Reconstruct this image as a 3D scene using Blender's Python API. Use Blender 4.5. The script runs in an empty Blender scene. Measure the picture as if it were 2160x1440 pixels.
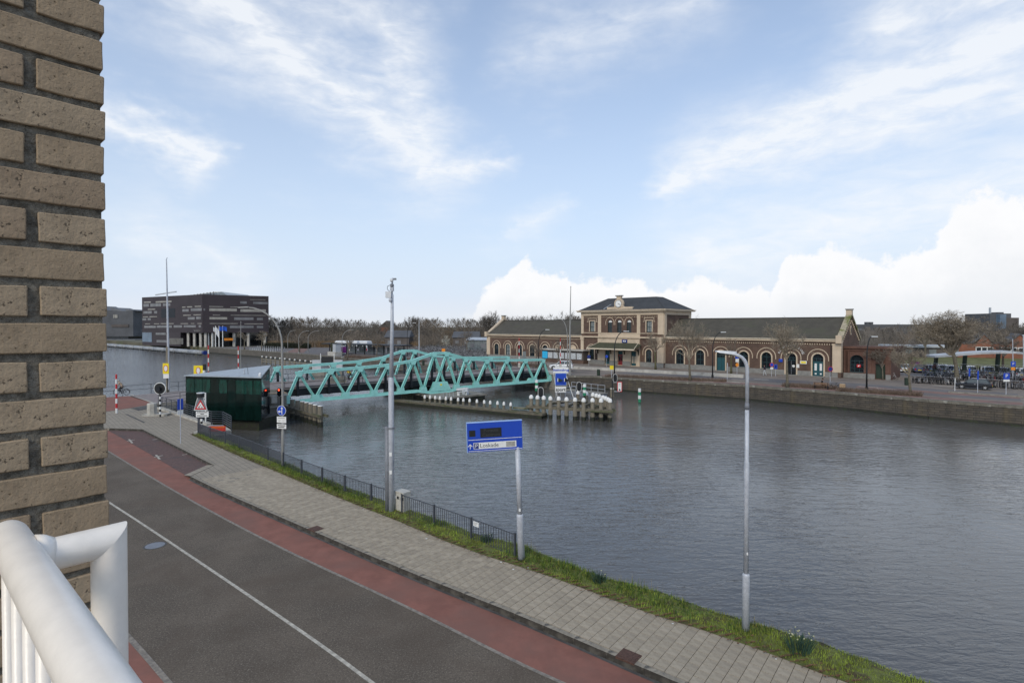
import bpy, bmesh, math, random
import numpy as np
from mathutils import Vector, Matrix
R = math.radians
random.seed(7); rng = np.random.default_rng(7)
sc = bpy.context.scene
COL = sc.collection

# ------------------------------------------------------------------ camera
F, HC, TILT, HOR = 1150.0, 8.33, R(0.8), 687.0        # focal length in photo pixels, eye height, pitch, horizon row
ROW0 = HOR + F*math.tan(TILT)
cam_d = bpy.data.cameras.new('camera'); cam = bpy.data.objects.new('camera', cam_d); COL.objects.link(cam)
cam_d.sensor_width = 36.0; cam_d.lens = 36.0*F/2160.0
cam_d.shift_y = (ROW0 - 720.0)/2160.0
cam_d.clip_start = 0.02; cam_d.clip_end = 6000
cam.location = (0, 0, HC); cam.rotation_euler = (R(90)-TILT, 0, 0)
sc.camera = cam
def ray(px, py):
    a = (px-1080.0)/F; b = (py-ROW0)/F
    return a, math.cos(TILT)-b*math.sin(TILT), -(math.sin(TILT)+b*math.cos(TILT))
def G(px, py, z=0.0):                                  # photo pixel -> point on the level plane z
    x, y, d = ray(px, py); k = (z-HC)/d
    return (x*k, y*k)
def G3(px, py, z=0.0): return G(px, py, z)+(z,)
def D(px, py, Y):                                      # photo pixel -> point at depth Y
    x, y, d = ray(px, py); k = Y/y
    return (x*k, Y, HC+d*k)

# ------------------------------------------------------------------ node helpers
class V:
    """socket wrapper: arithmetic on it adds Math nodes"""
    def __init__(s, nt, k): s.nt, s.k = nt, k
    def m(s, op, *o, clamp=False):
        n = s.nt.nodes.new('ShaderNodeMath'); n.operation = op; n.use_clamp = clamp
        for i, v in enumerate((s,)+o):
            if isinstance(v, V): s.nt.links.new(v.k, n.inputs[i])
            else: n.inputs[i].default_value = v
        return V(s.nt, n.outputs[0])
    def __add__(s, o): return s.m('ADD', o)
    __radd__ = __add__
    def __sub__(s, o): return s.m('SUBTRACT', o)
    def __rsub__(s, o): return (s*-1.0)+o
    def __mul__(s, o): return s.m('MULTIPLY', o)
    __rmul__ = __mul__
    def __truediv__(s, o): return s.m('DIVIDE', o)
    def sat(s): return s.m('ADD', 0.0, clamp=True)
    def step(s, a, b):
        n = s.nt.nodes.new('ShaderNodeMapRange'); n.interpolation_type = 'SMOOTHSTEP'
        s.nt.links.new(s.k, n.inputs[0])
        n.inputs[1].default_value = a; n.inputs[2].default_value = b
        return V(s.nt, n.outputs[0])
def noise(nt, vec, scale, detail=4, rough=.55, dist=0.0):
    n = nt.nodes.new('ShaderNodeTexNoise'); n.inputs['Scale'].default_value = scale
    n.inputs['Detail'].default_value = detail; n.inputs['Roughness'].default_value = rough
    n.inputs['Distortion'].default_value = dist
    if vec is not None: nt.links.new(vec, n.inputs['Vector'])
    return V(nt, n.outputs[0])
def mixc(nt, fac, a, b, mode='MIX'):
    n = nt.nodes.new('ShaderNodeMix'); n.data_type = 'RGBA'; n.blend_type = mode
    for i, v in ((0, fac), (6, a), (7, b)):
        if isinstance(v, V): nt.links.new(v.k, n.inputs[i])
        elif hasattr(v, 'is_linked'): nt.links.new(v, n.inputs[i])
        elif i == 0: n.inputs[0].default_value = v
        else: n.inputs[i].default_value = (*v[:3], 1)
    return n.outputs[2]
def mapping(nt, sock, scale=(1, 1, 1), rot=(0, 0, 0), loc=(0, 0, 0)):
    n = nt.nodes.new('ShaderNodeMapping'); nt.links.new(sock, n.inputs[0])
    n.inputs['Scale'].default_value = scale; n.inputs['Rotation'].default_value = rot; n.inputs['Location'].default_value = loc
    return n.outputs[0]

# ------------------------------------------------------------------ world: pale blue sky, cirrus streaks, cumulus low over the horizon
SUN_EL, SUN_AZ = R(38), R(205)
world = bpy.data.worlds.new('World'); sc.world = world; world.use_nodes = True
nt = world.node_tree; nt.nodes.clear()
out = nt.nodes.new('ShaderNodeOutputWorld'); bg = nt.nodes.new('ShaderNodeBackground')
nt.links.new(bg.outputs[0], out.inputs[0])
sky = nt.nodes.new('ShaderNodeTexSky'); sky.sky_type = 'NISHITA'; sky.sun_disc = False
sky.sun_elevation = SUN_EL; sky.sun_rotation = SUN_AZ; sky.air_density = 1.0; sky.dust_density = 1.2; sky.ozone_density = 1.0
tc = nt.nodes.new('ShaderNodeTexCoord'); gen = tc.outputs['Generated']
sep = nt.nodes.new('ShaderNodeSeparateXYZ'); nt.links.new(gen, sep.inputs[0])
dx, dy, dz = (V(nt, sep.outputs[i]) for i in range(3))
az = dx.m('ARCTAN2', dy); el = dz.m('ARCSINE')
def ae(px, py):
    x, y, d = ray(px, py); return math.atan2(x, y), math.atan2(d, math.hypot(x, y))
n_big = noise(nt, mapping(nt, gen, (1, 1, 2.2)), 5.0, 4, .6)
n_mid = noise(nt, mapping(nt, gen, (1, 1, 1.5)), 16.0, 5, .62)
wa = az + (n_big-.5)*.22 + (n_mid-.5)*.05
we = el + (n_mid-.5)*.07 + (n_big-.5)*.10
cir = None
def streak(p, q, w, amt, soft=1.0):
    global cir
    (a0, e0), (a1, e1) = ae(*p), ae(*q)
    ux, uy = a1-a0, e1-e0; L2 = ux*ux+uy*uy
    t = (((wa-a0)*ux+(we-e0)*uy)/L2).sat()
    ddx = wa-(t*ux+a0); ddy = we-(t*uy+e0)
    d = (ddx*ddx+ddy*ddy).m('SQRT')
    v = (1.0-(d/(w/F))).sat(); v = v*v*amt*soft
    cir = v if cir is None else cir.m('MAXIMUM', v)
streak((400, -60), (640, 120), 190, 1.0); streak((640, 120), (900, 330), 170, 1.0); streak((800, 60), (930, 330), 150, .8)
streak((880, 360), (1060, 335), 60, 1.0); streak((200, 230), (400, 345), 75, 1.1); streak((620, -20), (860, 60), 160, .6)
streak((1430, 365), (1780, 215), 85, 1.1); streak((1780, 215), (2260, 20), 120, 1.1); streak((1500, 330), (2200, 180), 150, .9)
streak((1480, 545), (2200, 360), 210, .75); streak((1150, 90), (1480, 10), 130, .5); streak((1900, 40), (2200, -60), 150, .9)
streak((300, 480), (480, 600), 120, .5); streak((1090, 480), (1200, 430), 50, .5)
strk = noise(nt, mapping(nt, gen, (2.2, 2.2, 7.0), (0, R(32), 0)), 6.0, 6, .60, .5)
cirrus = (cir*(strk*1.9-.15)).sat()
anyw = noise(nt, mapping(nt, gen, (1.3, 1.3, 4.0)), 2.6, 5, .62)
cirrus = (cirrus*1.25+(anyw.step(.52, .80))*.22).sat()
# cumulus: top elevation as a function of azimuth
tops = [(900, 687), (1005, 660), (1030, 600), (1060, 562), (1110, 556), (1145, 580), (1200, 573), (1245, 596), (1300, 580), (1400, 602), (1480, 588), (1570, 612), (1626, 622),
        (1645, 540), (1690, 524), (1790, 520), (1850, 545), (1900, 535), (1985, 485), (2050, 405), (2160, 420)]
cr = nt.nodes.new('ShaderNodeValToRGB'); nt.links.new((az*(1/(2*math.pi))+.5).k, cr.inputs[0])
stops = [(az_/(2*math.pi)+.5, max(e_, 0)/.4) for az_, e_ in (ae(*p) for p in tops)]
stops = [(0.0, .25), (.12, .1), (.2, .3), (.3, .12), (.37, 0)]+stops+[(.72, .42), (.8, .2), (.9, .35), (1.0, .25)]
cr.color_ramp.interpolation = 'LINEAR'
while len(cr.color_ramp.elements) < len(stops): cr.color_ramp.elements.new(.5)
for e_, (p_, v_) in zip(cr.color_ramp.elements, sorted(stops)):
    e_.position = p_; e_.color = (v_, v_, v_, 1)
sepc = nt.nodes.new('ShaderNodeSeparateColor'); nt.links.new(cr.outputs[0], sepc.inputs[0])
top = V(nt, sepc.outputs[0])*.4
billow = noise(nt, gen, 24.0, 6, .62)
dep = top-(el+(billow-.5)*.085)
has = top.step(.012, .03)
cum = dep.step(-.003, .011)*has
veil = (1.0-(el/0.75).sat()); veil = veil*veil
skyc = V(nt, sky.outputs[0])
base = mixc(nt, 1.0, sky.outputs[0], (.106, .139, .163), 'MULTIPLY')
c1 = mixc(nt, (veil*.78+.29).sat(), base, (.665, .745, .865))
c2 = mixc(nt, (cirrus*.85).sat(), c1, (.86, .885, .92))
shade = dep.step(.01, .13)
ccol = mixc(nt, (shade*.5+(1.0-billow)*.3).sat(), (.93, .93, .94), (.74, .77, .81))
c3 = mixc(nt, cum, c2, ccol)
low = (1.0-(el/.055)).sat()
c4 = mixc(nt, low*.8, c3, (.74, .77, .81))
nt.links.new(c4, bg.inputs[0]); bg.inputs[1].default_value = 1.0; world.cycles.sampling_method = 'NONE'

sun_d = bpy.data.lights.new('sun', 'SUN'); sun = bpy.data.objects.new('sun', sun_d); COL.objects.link(sun)
sun_d.energy = 1.5; sun_d.angle = R(20); sun_d.color = (1, .87, .69)
sv = Vector((math.sin(SUN_AZ)*math.cos(SUN_EL), math.cos(SUN_AZ)*math.cos(SUN_EL), math.sin(SUN_EL)))
sun.rotation_euler = sv.to_track_quat('Z', 'Y').to_euler()
vs = sc.view_settings; vs.view_transform = 'Standard'; vs.look = 'None'; vs.exposure = 0.12; vs.gamma = 1.0; vs.use_curve_mapping = False
sc.render.engine = 'CYCLES'; sc.cycles.max_bounces = 6; sc.cycles.transparent_max_bounces = 8
sc.cycles.use_denoising = True

# ------------------------------------------------------------------ materials
MATS = {}
def lin(h):
    h = h.lstrip('#'); v = [int(h[i:i+2], 16)/255 for i in (0, 2, 4)]
    return tuple(c/12.92 if c <= .04045 else ((c+.055)/1.055)**2.4 for c in v)
def mat(name, col, rough=.7, var=.18, scale=5.0, bump=0.0, bscale=None, metal=0.0, spec=.4, stretch=(1, 1, 1), col2=None, c2scale=1.0, c2t=(.5, .65), emit=0.0, alpha=None):
    if isinstance(col, str): col = lin(col)
    m = bpy.data.materials.new(name); m.use_nodes = True; t = m.node_tree
    b = t.nodes['Principled BSDF']; b.inputs['Roughness'].default_value = rough; b.inputs['Metallic'].default_value = metal
    b.inputs['Specular IOR Level'].default_value = spec
    tcn = t.nodes.new('ShaderNodeTexCoord'); v = mapping(t, tcn.outputs['Object'], stretch)
    c = mixc(t, noise(t, v, scale, 6, .65).step(.3, .7), tuple(k*(1-var) for k in col), tuple(min(k*(1+var), 1) for k in col))
    if col2 is not None:
        if isinstance(col2, str): col2 = lin(col2)
        c = mixc(t, noise(t, v, c2scale, 6, .65).step(*c2t), c, col2)
    t.links.new(c, b.inputs['Base Color'])
    if bump:
        bn = t.nodes.new('ShaderNodeBump'); bn.inputs['Strength'].default_value = 1.0; bn.inputs['Distance'].default_value = bump
        t.links.new(noise(t, v, bscale or scale*6, 5, .6).k, bn.inputs['Height']); t.links.new(bn.outputs[0], b.inputs['Normal'])
    if emit:
        t.links.new(c, b.inputs['Emission Color']); b.inputs['Emission Strength'].default_value = emit
    if alpha is not None: b.inputs['Alpha'].default_value = alpha
    MATS[name] = m; return m
def nodes_of(m):
    t = m.node_tree; return t, t.nodes['Principled BSDF']

# ------------------------------------------------------------------ mesh builder
class MB:
    def __init__(s): s.v, s.f = [], []
    def face(s, pts):
        i = len(s.v); s.v += [tuple(p) for p in pts]; s.f.append(tuple(range(i, i+len(pts)))); return s
    def hexa(s, p):                                   # 8 corners: bottom loop, top loop
        i = len(s.v); s.v += [tuple(q) for q in p]
        s.f += [(i+3, i+2, i+1, i), (i+4, i+5, i+6, i+7)]+[(i+k, i+(k+1) % 4, i+4+(k+1) % 4, i+4+k) for k in range(4)]
        return s
    def box(s, x0, x1, y0, y1, z0, z1):
        return s.hexa([(x0, y0, z0), (x1, y0, z0), (x1, y1, z0), (x0, y1, z0), (x0, y0, z1), (x1, y0, z1), (x1, y1, z1), (x0, y1, z1)])
    def beam(s, p, q, w, h, up=(0, 0, 1)):
        p, q = Vector(p), Vector(q); d = (q-p).normalized(); u = Vector(up)
        sx = d.cross(u)
        if sx.length < 1e-4: sx = d.cross(Vector((1, 0, 0)))
        sx.normalize(); uy = sx.cross(d); a, b = sx*w/2, uy*h/2
        return s.hexa([p-a-b, p+a-b, p+a+b, p-a+b, q-a-b, q+a-b, q+a+b, q-a+b])
    def tube(s, pts, r, n=8, caps=True):
        pts = [Vector(p) for p in pts]
        if not hasattr(r, '__len__'): r = [r]*len(pts)
        base = len(s.v); ref = None
        for k, p in enumerate(pts):
            d = (pts[min(k+1, len(pts)-1)]-pts[max(k-1, 0)]).normalized()
            if ref is None: ref = d.cross(Vector((0, 0, 1)) if abs(d.z) < .95 else Vector((1, 0, 0))).normalized()
            ref = (ref-d*ref.dot(d)).normalized(); o = d.cross(ref)
            for j in range(n):
                a = 2*math.pi*j/n; s.v.append(tuple(p+(ref*math.cos(a)+o*math.sin(a))*r[k]))
        for k in range(len(pts)-1):
            for j in range(n):
                a, b = base+k*n+j, base+k*n+(j+1) % n; s.f.append((a, b, b+n, a+n))
        if caps:
            s.f.append(tuple(base+j for j in reversed(range(n)))); e = base+(len(pts)-1)*n; s.f.append(tuple(e+j for j in range(n)))
        return s
    def lathe(s, prof, c=(0, 0, 0), n=12):             # prof: (radius, z)
        return s.tube([(c[0], c[1], c[2]+z) for _, z in prof], [max(r_, 1e-3) for r_, _ in prof], n) if all(prof[i][1] < prof[i+1][1] for i in range(len(prof)-1)) else s._lathe(prof, c, n)
    def _lathe(s, prof, c, n):
        base = len(s.v)
        for r_, z in prof:
            for j in range(n):
                a = 2*math.pi*j/n; s.v.append((c[0]+r_*math.cos(a), c[1]+r_*math.sin(a), c[2]+z))
        for k in range(len(prof)-1):
            for j in range(n):
                a, b = base+k*n+j, base+k*n+(j+1) % n; s.f.append((a, b, b+n, a+n))
        return s
    def prism(s, poly, z0, z1):                        # 2-D polygon extruded upwards (counter-clockwise)
        ar = sum(poly[i][0]*poly[(i+1) % len(poly)][1]-poly[(i+1) % len(poly)][0]*poly[i][1] for i in range(len(poly)))
        if ar < 0: poly = list(reversed(poly))
        i, n = len(s.v), len(poly)
        s.v += [(p[0], p[1], z0) for p in poly]+[(p[0], p[1], z1) for p in poly]
        s.f += [tuple(i+k for k in reversed(range(n))), tuple(i+n+k for k in range(n))]+[(i+k, i+(k+1) % n, i+n+(k+1) % n, i+n+k) for k in range(n)]
        return s
    def plate(s, poly, y0, y1):                        # polygon in x,z extruded along y
        i, n = len(s.v), len(poly)
        s.v += [(p[0], y0, p[1]) for p in poly]+[(p[0], y1, p[1]) for p in poly]
        s.f += [tuple(i+k for k in range(n)), tuple(i+n+k for k in reversed(range(n)))]+[(i+(k+1) % n, i+k, i+n+k, i+n+(k+1) % n) for k in range(n)]
        return s
    def xf(s, M):
        s.v = [tuple(M @ Vector(p)) for p in s.v]; return s
    def add(s, o, M=None):
        i = len(s.v); s.v += [tuple(M @ Vector(p)) if M else p for p in o.v]; s.f += [tuple(i+k for k in f) for f in o.f]; return s
    def mesh(s, name, m=None, smooth=False):
        me = bpy.data.meshes.new(name); me.from_pydata(s.v, [], s.f)
        if m: me.materials.append(MATS[m] if isinstance(m, str) else m)
        if smooth: me.polygons.foreach_set('use_smooth', [True]*len(me.polygons))
        me.update(); return me
    def build(s, name, m, parent=None, off=None, smooth=False, loc=None, rz=0.0):
        if off is not None: s.v = [(p[0]-off[0], p[1]-off[1], p[2]-off[2]) for p in s.v]
        return link(name, s.mesh(name, m, smooth), parent, loc, rz)
def link(name, me, parent=None, loc=None, rz=0.0):
    o = bpy.data.objects.new(name, me); COL.objects.link(o); o.parent = parent
    if loc: o.location = loc
    if rz: o.rotation_euler = (0, 0, rz)
    return o
def tag(o, label, cat, group=None):
    o['label'] = label; o['category'] = cat
    if group: o['group'] = group
    return o
def thing(name, label, cat, loc=(0, 0, 0), rz=0.0, group=None):
    o = bpy.data.objects.new(name, None); COL.objects.link(o); o.empty_display_size = .2
    o.location = loc; o.rotation_euler = (0, 0, rz); return tag(o, label, cat, group)
def struct(o): o['kind'] = 'structure'; return o
def stuff(o): o['kind'] = 'stuff'; return o
def dup(o, loc=None, rz=None, label=None, parent=None, scale=None):
    c = o.copy(); COL.objects.link(c); c.parent = parent
    if loc is not None: c.location = loc
    if rz is not None: c.rotation_euler = (0, 0, rz)
    if scale is not None: c.scale = (scale,)*3
    if label: c['label'] = label
    for ch in o.children: dup(ch, parent=c)
    return c
def obj_at(o, M): o.matrix_local = M
def text_mesh(txt, size, m, parent, M, depth=.004, name='lettering', align='CENTER', bold=0.0):
    cu = bpy.data.curves.new('t', 'FONT'); cu.body = txt; cu.size = size; cu.extrude = depth; cu.align_x = align; cu.align_y = 'CENTER'; cu.resolution_u = 3; cu.offset = bold
    to = bpy.data.objects.new('t', cu); COL.objects.link(to)
    me = bpy.data.meshes.new_from_object(to.evaluated_get(bpy.context.evaluated_depsgraph_get()))
    bpy.data.objects.remove(to); me.name = name; me.materials.clear(); me.materials.append(MATS[m])
    o = link(name, me, parent); o.matrix_local = M; return o
def FACE(x, y, z, rz=0.0):                              # text standing up, read from -y side after rz
    return Matrix.Translation((x, y, z)) @ Matrix.Rotation(rz, 4, 'Z') @ Matrix.Rotation(R(90), 4, 'X')
def arc(cx, cz, r, a0, a1, n):
    return [(cx+r*math.cos(R(a0+(a1-a0)*k/n)), cz+r*math.sin(R(a0+(a1-a0)*k/n))) for k in range(n+1)]
def yaw(p, q): return math.atan2(q[1]-p[1], q[0]-p[0])
def poly_sheet(name, pts, z, m, zs=None):
    mb = MB(); p = [(a[0], a[1], (zs[i] if zs else z)) for i, a in enumerate(pts)]
    ar = sum(p[i][0]*p[(i+1) % len(p)][1]-p[(i+1) % len(p)][0]*p[i][1] for i in range(len(p)))
    if ar < 0: p.reverse()
    bm = bmesh.new(); f = bm.faces.new([bm.verts.new(q) for q in p]); f.normal_update(); bmesh.ops.triangulate(bm, faces=[f])
    me = bpy.data.meshes.new(name); bm.to_mesh(me); bm.free(); me.materials.append(MATS[m])
    return struct(link(name, me))
def solid(name, pts, z0, z1, m):
    ar = sum(pts[i][0]*pts[(i+1) % len(pts)][1]-pts[(i+1) % len(pts)][0]*pts[i][1] for i in range(len(pts)))
    if ar < 0: pts = list(reversed(pts))
    bm = bmesh.new(); b = [bm.verts.new((p[0], p[1], z0)) for p in pts]; t = [bm.verts.new((p[0], p[1], z1)) for p in pts]
    f = bm.faces.new(t); n = len(pts)
    for k in range(n): bm.faces.new((b[k], b[(k+1) % n], t[(k+1) % n], t[k]))
    f.normal_update(); bmesh.ops.triangulate(bm, faces=[f])
    me = bpy.data.meshes.new(name); bm.to_mesh(me); bm.free(); me.materials.append(MATS[m])
    return link(name, me)
def resample(pts, step):
    out, acc = [Vector(pts[0])], 0.0
    for a, b in zip(pts, pts[1:]):
        a, b = Vector(a), Vector(b); L = (b-a).length; t = step-acc
        while t <= L: out.append(a+(b-a)*(t/L)); t += step
        acc = (acc+L) % step if L+acc >= step else acc+L
    return out
def smooth_line(pts, n=3):
    p = [Vector(q) for q in pts]
    for _ in range(n):
        p = [p[0]]+[(p[i-1]+p[i]*2+p[i+1])/4 for i in range(1, len(p)-1)]+[p[-1]]
    return p
def offset(pts, d):                                     # to the left of travel for d>0
    o = []
    for i, p in enumerate(pts):
        t = (Vector(pts[min(i+1, len(pts)-1)])-Vector(pts[max(i-1, 0)])); t = Vector((t.x, t.y)).normalized()
        o.append(Vector((p[0]-t.y*d, p[1]+t.x*d)))
    return o
def ribbon(name, left, right, z, m):
    mb = MB(); n = min(len(left), len(right))
    mb.v = [(p[0], p[1], z) for p in left[:n]]+[(p[0], p[1], z) for p in right[:n]]
    mb.f = [(k, n+k, n+k+1, k+1) for k in range(n-1)]
    return struct(mb.build(name, m))
# ------------------------------------------------------------------ material table
mat('brick_tan', (.31, .238, .162), .9, .22, 9, .0025, 130, col2=(.11, .085, .06), c2scale=170, c2t=(.585, .66), spec=.2)
mat('brick_tan_b', (.28, .208, .14), .9, .22, 9, .0025, 130, col2=(.09, .07, .05), c2scale=170, c2t=(.585, .66), spec=.2)
mat('brick_tan_c', (.29, .218, .145), .9, .22, 9, .0025, 130, col2=(.11, .08, .045), c2scale=160, c2t=(.585, .66), spec=.2)
mat('mortar', (.165, .148, .12), .95, .45, 60, .012, 90, spec=.1, col2=(.20, .19, .165), c2scale=110, c2t=(.58, .75))
mat('white_paint', (.88, .82, .74), .32, .04, 30, .0012, 26, spec=.5)
mat('asphalt', (.120, .097, .074), .92, .16, .5, .010, 90, spec=.25)
mat('red_lane', (.235, .104, .078), .9, .14, 1.5, .004, 120, spec=.25, col2=(.205, .105, .082), c2scale=.45, c2t=(.4, .7))
mat('bay_brick', (.125, .080, .070), .9, .2, 6, .006, 40, spec=.25, col2=(.10, .075, .068), c2scale=.9)
mat('line_white', (.42, .385, .32), .8, .3, 8, spec=.3, col2=(.25, .24, .22), c2scale=14, c2t=(.55, .75))
mat('line_edge', (.225, .195, .16), .85, .3, 8, spec=.3, col2=(.15, .14, .13), c2scale=10, c2t=(.5, .7))
mat('gutter', (.085, .080, .074), .9, .3, 3, .004, 40)
mat('tile', (.335, .282, .21), .88, .16, 4, .003, 60, spec=.25, col2=(.115, .105, .09), c2scale=2.6, c2t=(.56, .85))
mat('tile_b', (.312, .263, .197), .88, .16, 4, .003, 60, spec=.25, col2=(.11, .10, .087), c2scale=2.9, c2t=(.55, .85))
mat('tile_c', (.355, .30, .225), .88, .16, 4, .003, 60, spec=.25, col2=(.14, .128, .11), c2scale=2.4, c2t=(.57, .85))
mat('sand_joint', (.055, .048, .038), .95, .3, 8)
mat('kerb_face', (.040, .035, .028), .9, .4, 4, .004, 40, col2=(.09, .08, .065), c2scale=2.5)  # kerb's road side: grime plus its shade, both put into a darker colour
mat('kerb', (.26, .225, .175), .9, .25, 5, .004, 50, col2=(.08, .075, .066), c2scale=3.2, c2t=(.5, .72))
mat('iron_rust', (.085, .045, .032), .85, .35, 20, .004, 60)
mat('soil', (.060, .047, .032), .95, .4, 5, .02, 25, col2=(.09, .055, .03), c2scale=8)
mat('grass_ground', (.11, .125, .035), .95, .4, 3, .02, 30, col2=(.07, .055, .028), c2scale=2.4)
mat('bank_wall', (.075, .07, .06), .9, .35, 3, .01, 20, col2=(.03, .035, .02), c2scale=1.6)
mat('galv', (.46, .48, .52), .5, .10, 12, metal=.1, spec=.5, col2=(.38, .40, .44), c2scale=4)
mat('galv_dark', (.19, .20, .22), .55, .15, 8, metal=.1)
mat('fence_navy', (.050, .056, .068), .5, .15, 20, spec=.5)
mat('sign_blue', (.008, .055, .42), .4, .04, 4, spec=.5)
mat('sign_navy', (.012, .03, .17), .4, .06, 4)
mat('sign_white', (.72, .72, .70), .5, .05, 6)
mat('sign_frame', (.30, .45, .75), .4, .05, 6)
mat('led_black', (.012, .013, .013), .5, .3, 60)
mat('led_dim', (.045, .047, .045), .6, .2, 60)
mat('ink', (.02, .02, .022), .6, .1, 20)
mat('grey_panel', (.33, .32, .29), .6, .2, 10)
mat('sign_red', (.50, .02, .025), .45, .06, 6)
mat('sign_yellow', (.80, .62, .02), .45, .05, 6)
mat('sign_orange', (.75, .25, .02), .5, .05, 6)
mat('barrier_red', (.50, .035, .022), .5, .12, 8)
mat('sign_green', (.02, .22, .11), .5, .1, 6)
mat('sign_cyan', (.03, .42, .72), .45, .05, 4)
mat('lamp_red', (1.0, .08, .03), .4, .02, 6, emit=3.0)
mat('lamp_off', (.03, .012, .012), .3, .1, 6)
mat('concrete', (.23, .215, .185), .9, .25, 1.4, .006, 25, col2=(.10, .095, .075), c2scale=.9, c2t=(.5, .75))
mat('concrete_light', (.42, .40, .355), .9, .2, 1.8, .005, 25, col2=(.22, .20, .16), c2scale=1.2, c2t=(.52, .75))
mat('concrete_moss', (.155, .15, .105), .9, .3, 1.6, .006, 25, col2=(.06, .07, .03), c2scale=1.1)
mat('bridge_green', (.31, .67, .61), .45, .07, 2.5, spec=.5, col2=(.24, .55, .49), c2scale=1.2, c2t=(.5, .8))
mat('bridge_black', (.012, .015, .020), .55, .25, 4)
mat('deck', (.22, .19, .18), .88, .15, 1.5, .003, 40)
mat('house_green', (.003, .012, .010), .12, .4, .8, spec=.6, stretch=(2, 2, .5))
mat('house_pane', (.006, .040, .030), .08, .5, 1.2, spec=.7, stretch=(2, 2, .4))
mat('house_roof', (.36, .40, .43), .45, .1, 2, metal=.2)
mat('wood_pile', (.20, .175, .135), .9, .3, 4, .01, 30, stretch=(3, 3, .5), col2=(.09, .09, .055), c2scale=1.4, c2t=(.48, .7))
mat('wet_wood_and_shade', (.022, .022, .016), .6, .4, 5, .008, 30, col2=(.03, .04, .015), c2scale=3)  # wet timber; also colours in the shade below the machine house
mat('wood_beam', (.13, .115, .085), .9, .35, 3, .008, 25, stretch=(.6, .6, 3), col2=(.075, .085, .04), c2scale=1.1)
mat('pile_cap', (.74, .73, .70), .6, .08, 9)
mat('quay_top', (.145, .132, .108), .9, .3, 1.5, .006, 25, col2=(.32, .31, .27), c2scale=1.1, c2t=(.56, .7))
mat('prom_red', (.22, .13, .105), .92, .18, 1.3, .004, 30, col2=(.14, .10, .088), c2scale=.4)
mat('road_far', (.150, .138, .132), .92, .15, .6, .003, 40, col2=(.125, .105, .10), c2scale=.15)
mat('pave_far', (.21, .175, .145), .92, .18, .8, .003, 30, col2=(.14, .12, .105), c2scale=.2)
mat('land', (.115, .105, .072), .95, .35, .05, col2=(.09, .10, .045), c2scale=.03)
mat('lawn', (.125, .128, .045), .95, .35, .5, .03, 6, col2=(.12, .115, .045), c2scale=.15)
mat('reed', (.21, .145, .085), .95, .3, .3, .05, 3, stretch=(1, 1, .3))
mat('hedge_dark', (.030, .034, .020), .95, .4, 1, .05, 6)
mat('shrub_brown', (.165, .118, .09), .95, .35, 2)
mat('bark', (.125, .108, .080), .92, .35, 3, .006, 30, col2=(.19, .175, .12), c2scale=5, c2t=(.52, .7))
mat('bark_dark', (.058, .047, .036), .92, .3, 4, .005, 30)
mat('bark_moss', (.105, .095, .050), .92, .35, 4, .006, 30, col2=(.08, .09, .03), c2scale=3)
mat('twig', (.24, .20, .15), .95, .25, 1.0)
mat('twig_brown', (.175, .145, .115), .95, .25, 1.0)
mat('twig_far', (.14, .124, .108), 1.0, .3, .06, col2=(.17, .13, .09), c2scale=.03, spec=.0)
mat('twig_far_b', (.135, .122, .108), 1.0, .3, .06, col2=(.15, .12, .09), c2scale=.03, spec=.0)
mat('st_brick', (.120, .076, .057), .92, .16, 1.2, .004, 25, col2=(.078, .052, .042), c2scale=.35, c2t=(.45, .7))
mat('st_brick_red', (.120, .064, .048), .92, .18, 1.2, .004, 25, col2=(.10, .055, .042), c2scale=.4)
mat('st_trim', (.56, .45, .33), .8, .08, 1.2, .002, 20, col2=(.36, .29, .21), c2scale=.6, c2t=(.52, .75))
mat('st_plinth', (.225, .22, .205), .9, .15, 1.6, .004, 15)
mat('st_roof', (.073, .065, .050), .85, .16, .8, .004, 12, col2=(.074, .070, .048), c2scale=.25)
mat('st_slate', (.050, .052, .054), .8, .14, .8, .004, 12)
mat('moss_stone', (.36, .31, .22), .9, .2, 2, col2=(.13, .14, .035), c2scale=.8, c2t=(.45, .62))
mat('glass_dark', (.012, .016, .020), .06, .4, 1.2, spec=.6)
mat('glass_pale', (.18, .20, .20), .15, .3, 1.5, spec=.6)
mat('frame_teal', (.022, .055, .062), .5, .1, 4)
mat('door_teal', (.014, .075, .090), .5, .1, 4)
mat('door_red', (.22, .022, .025), .5, .1, 4)
mat('panel_cream', (.55, .50, .38), .6, .08, 4)
mat('cornice_cream', (.60, .52, .40), .75, .06, 2, col2=(.46, .39, .29), c2scale=.8, c2t=(.55, .8))
mat('cl_white', (.80, .80, .78), .4, .02, 4)
mat('dark_clad', (.042, .032, .036), .6, .12, .15, stretch=(1, 1, 1.5), spec=.4)
mat('dark_clad_b', (.047, .037, .041), .6, .12, .15, spec=.4)
mat('bw_window', (.16, .16, .165), .35, .3, .35, spec=.5)
mat('bw_window_lit', (.30, .285, .25), .4, .25, .35, spec=.5)
mat('far_grey', (.16, .165, .175), .85, .15, .2)
mat('far_brown', (.105, .09, .082), .9, .2, .2)
mat('far_slate', (.095, .098, .105), .85, .15, .2)
mat('far_blue', (.13, .18, .24), .3, .25, .3)
mat('brick_orange', (.225, .095, .060), .9, .15, .7, .003, 10)
mat('metal_pale', (.46, .48, .50), .5, .1, .8, metal=.2)
mat('post_black', (.014, .015, .017), .5, .15, 10)
mat('post_grey', (.26, .255, .24), .6, .1, 6)
mat('lamp_white', (.62, .63, .64), .4, .08, 8)
mat('tyre', (.015, .015, .016), .8, .2, 20)
mat('alloy', (.60, .61, .62), .4, .1, 20)
mat('car_black', (.010, .012, .018), .18, .1, 2, spec=.6)
mat('car_white', (.66, .67, .68), .25, .03, 2, spec=.6)
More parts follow.
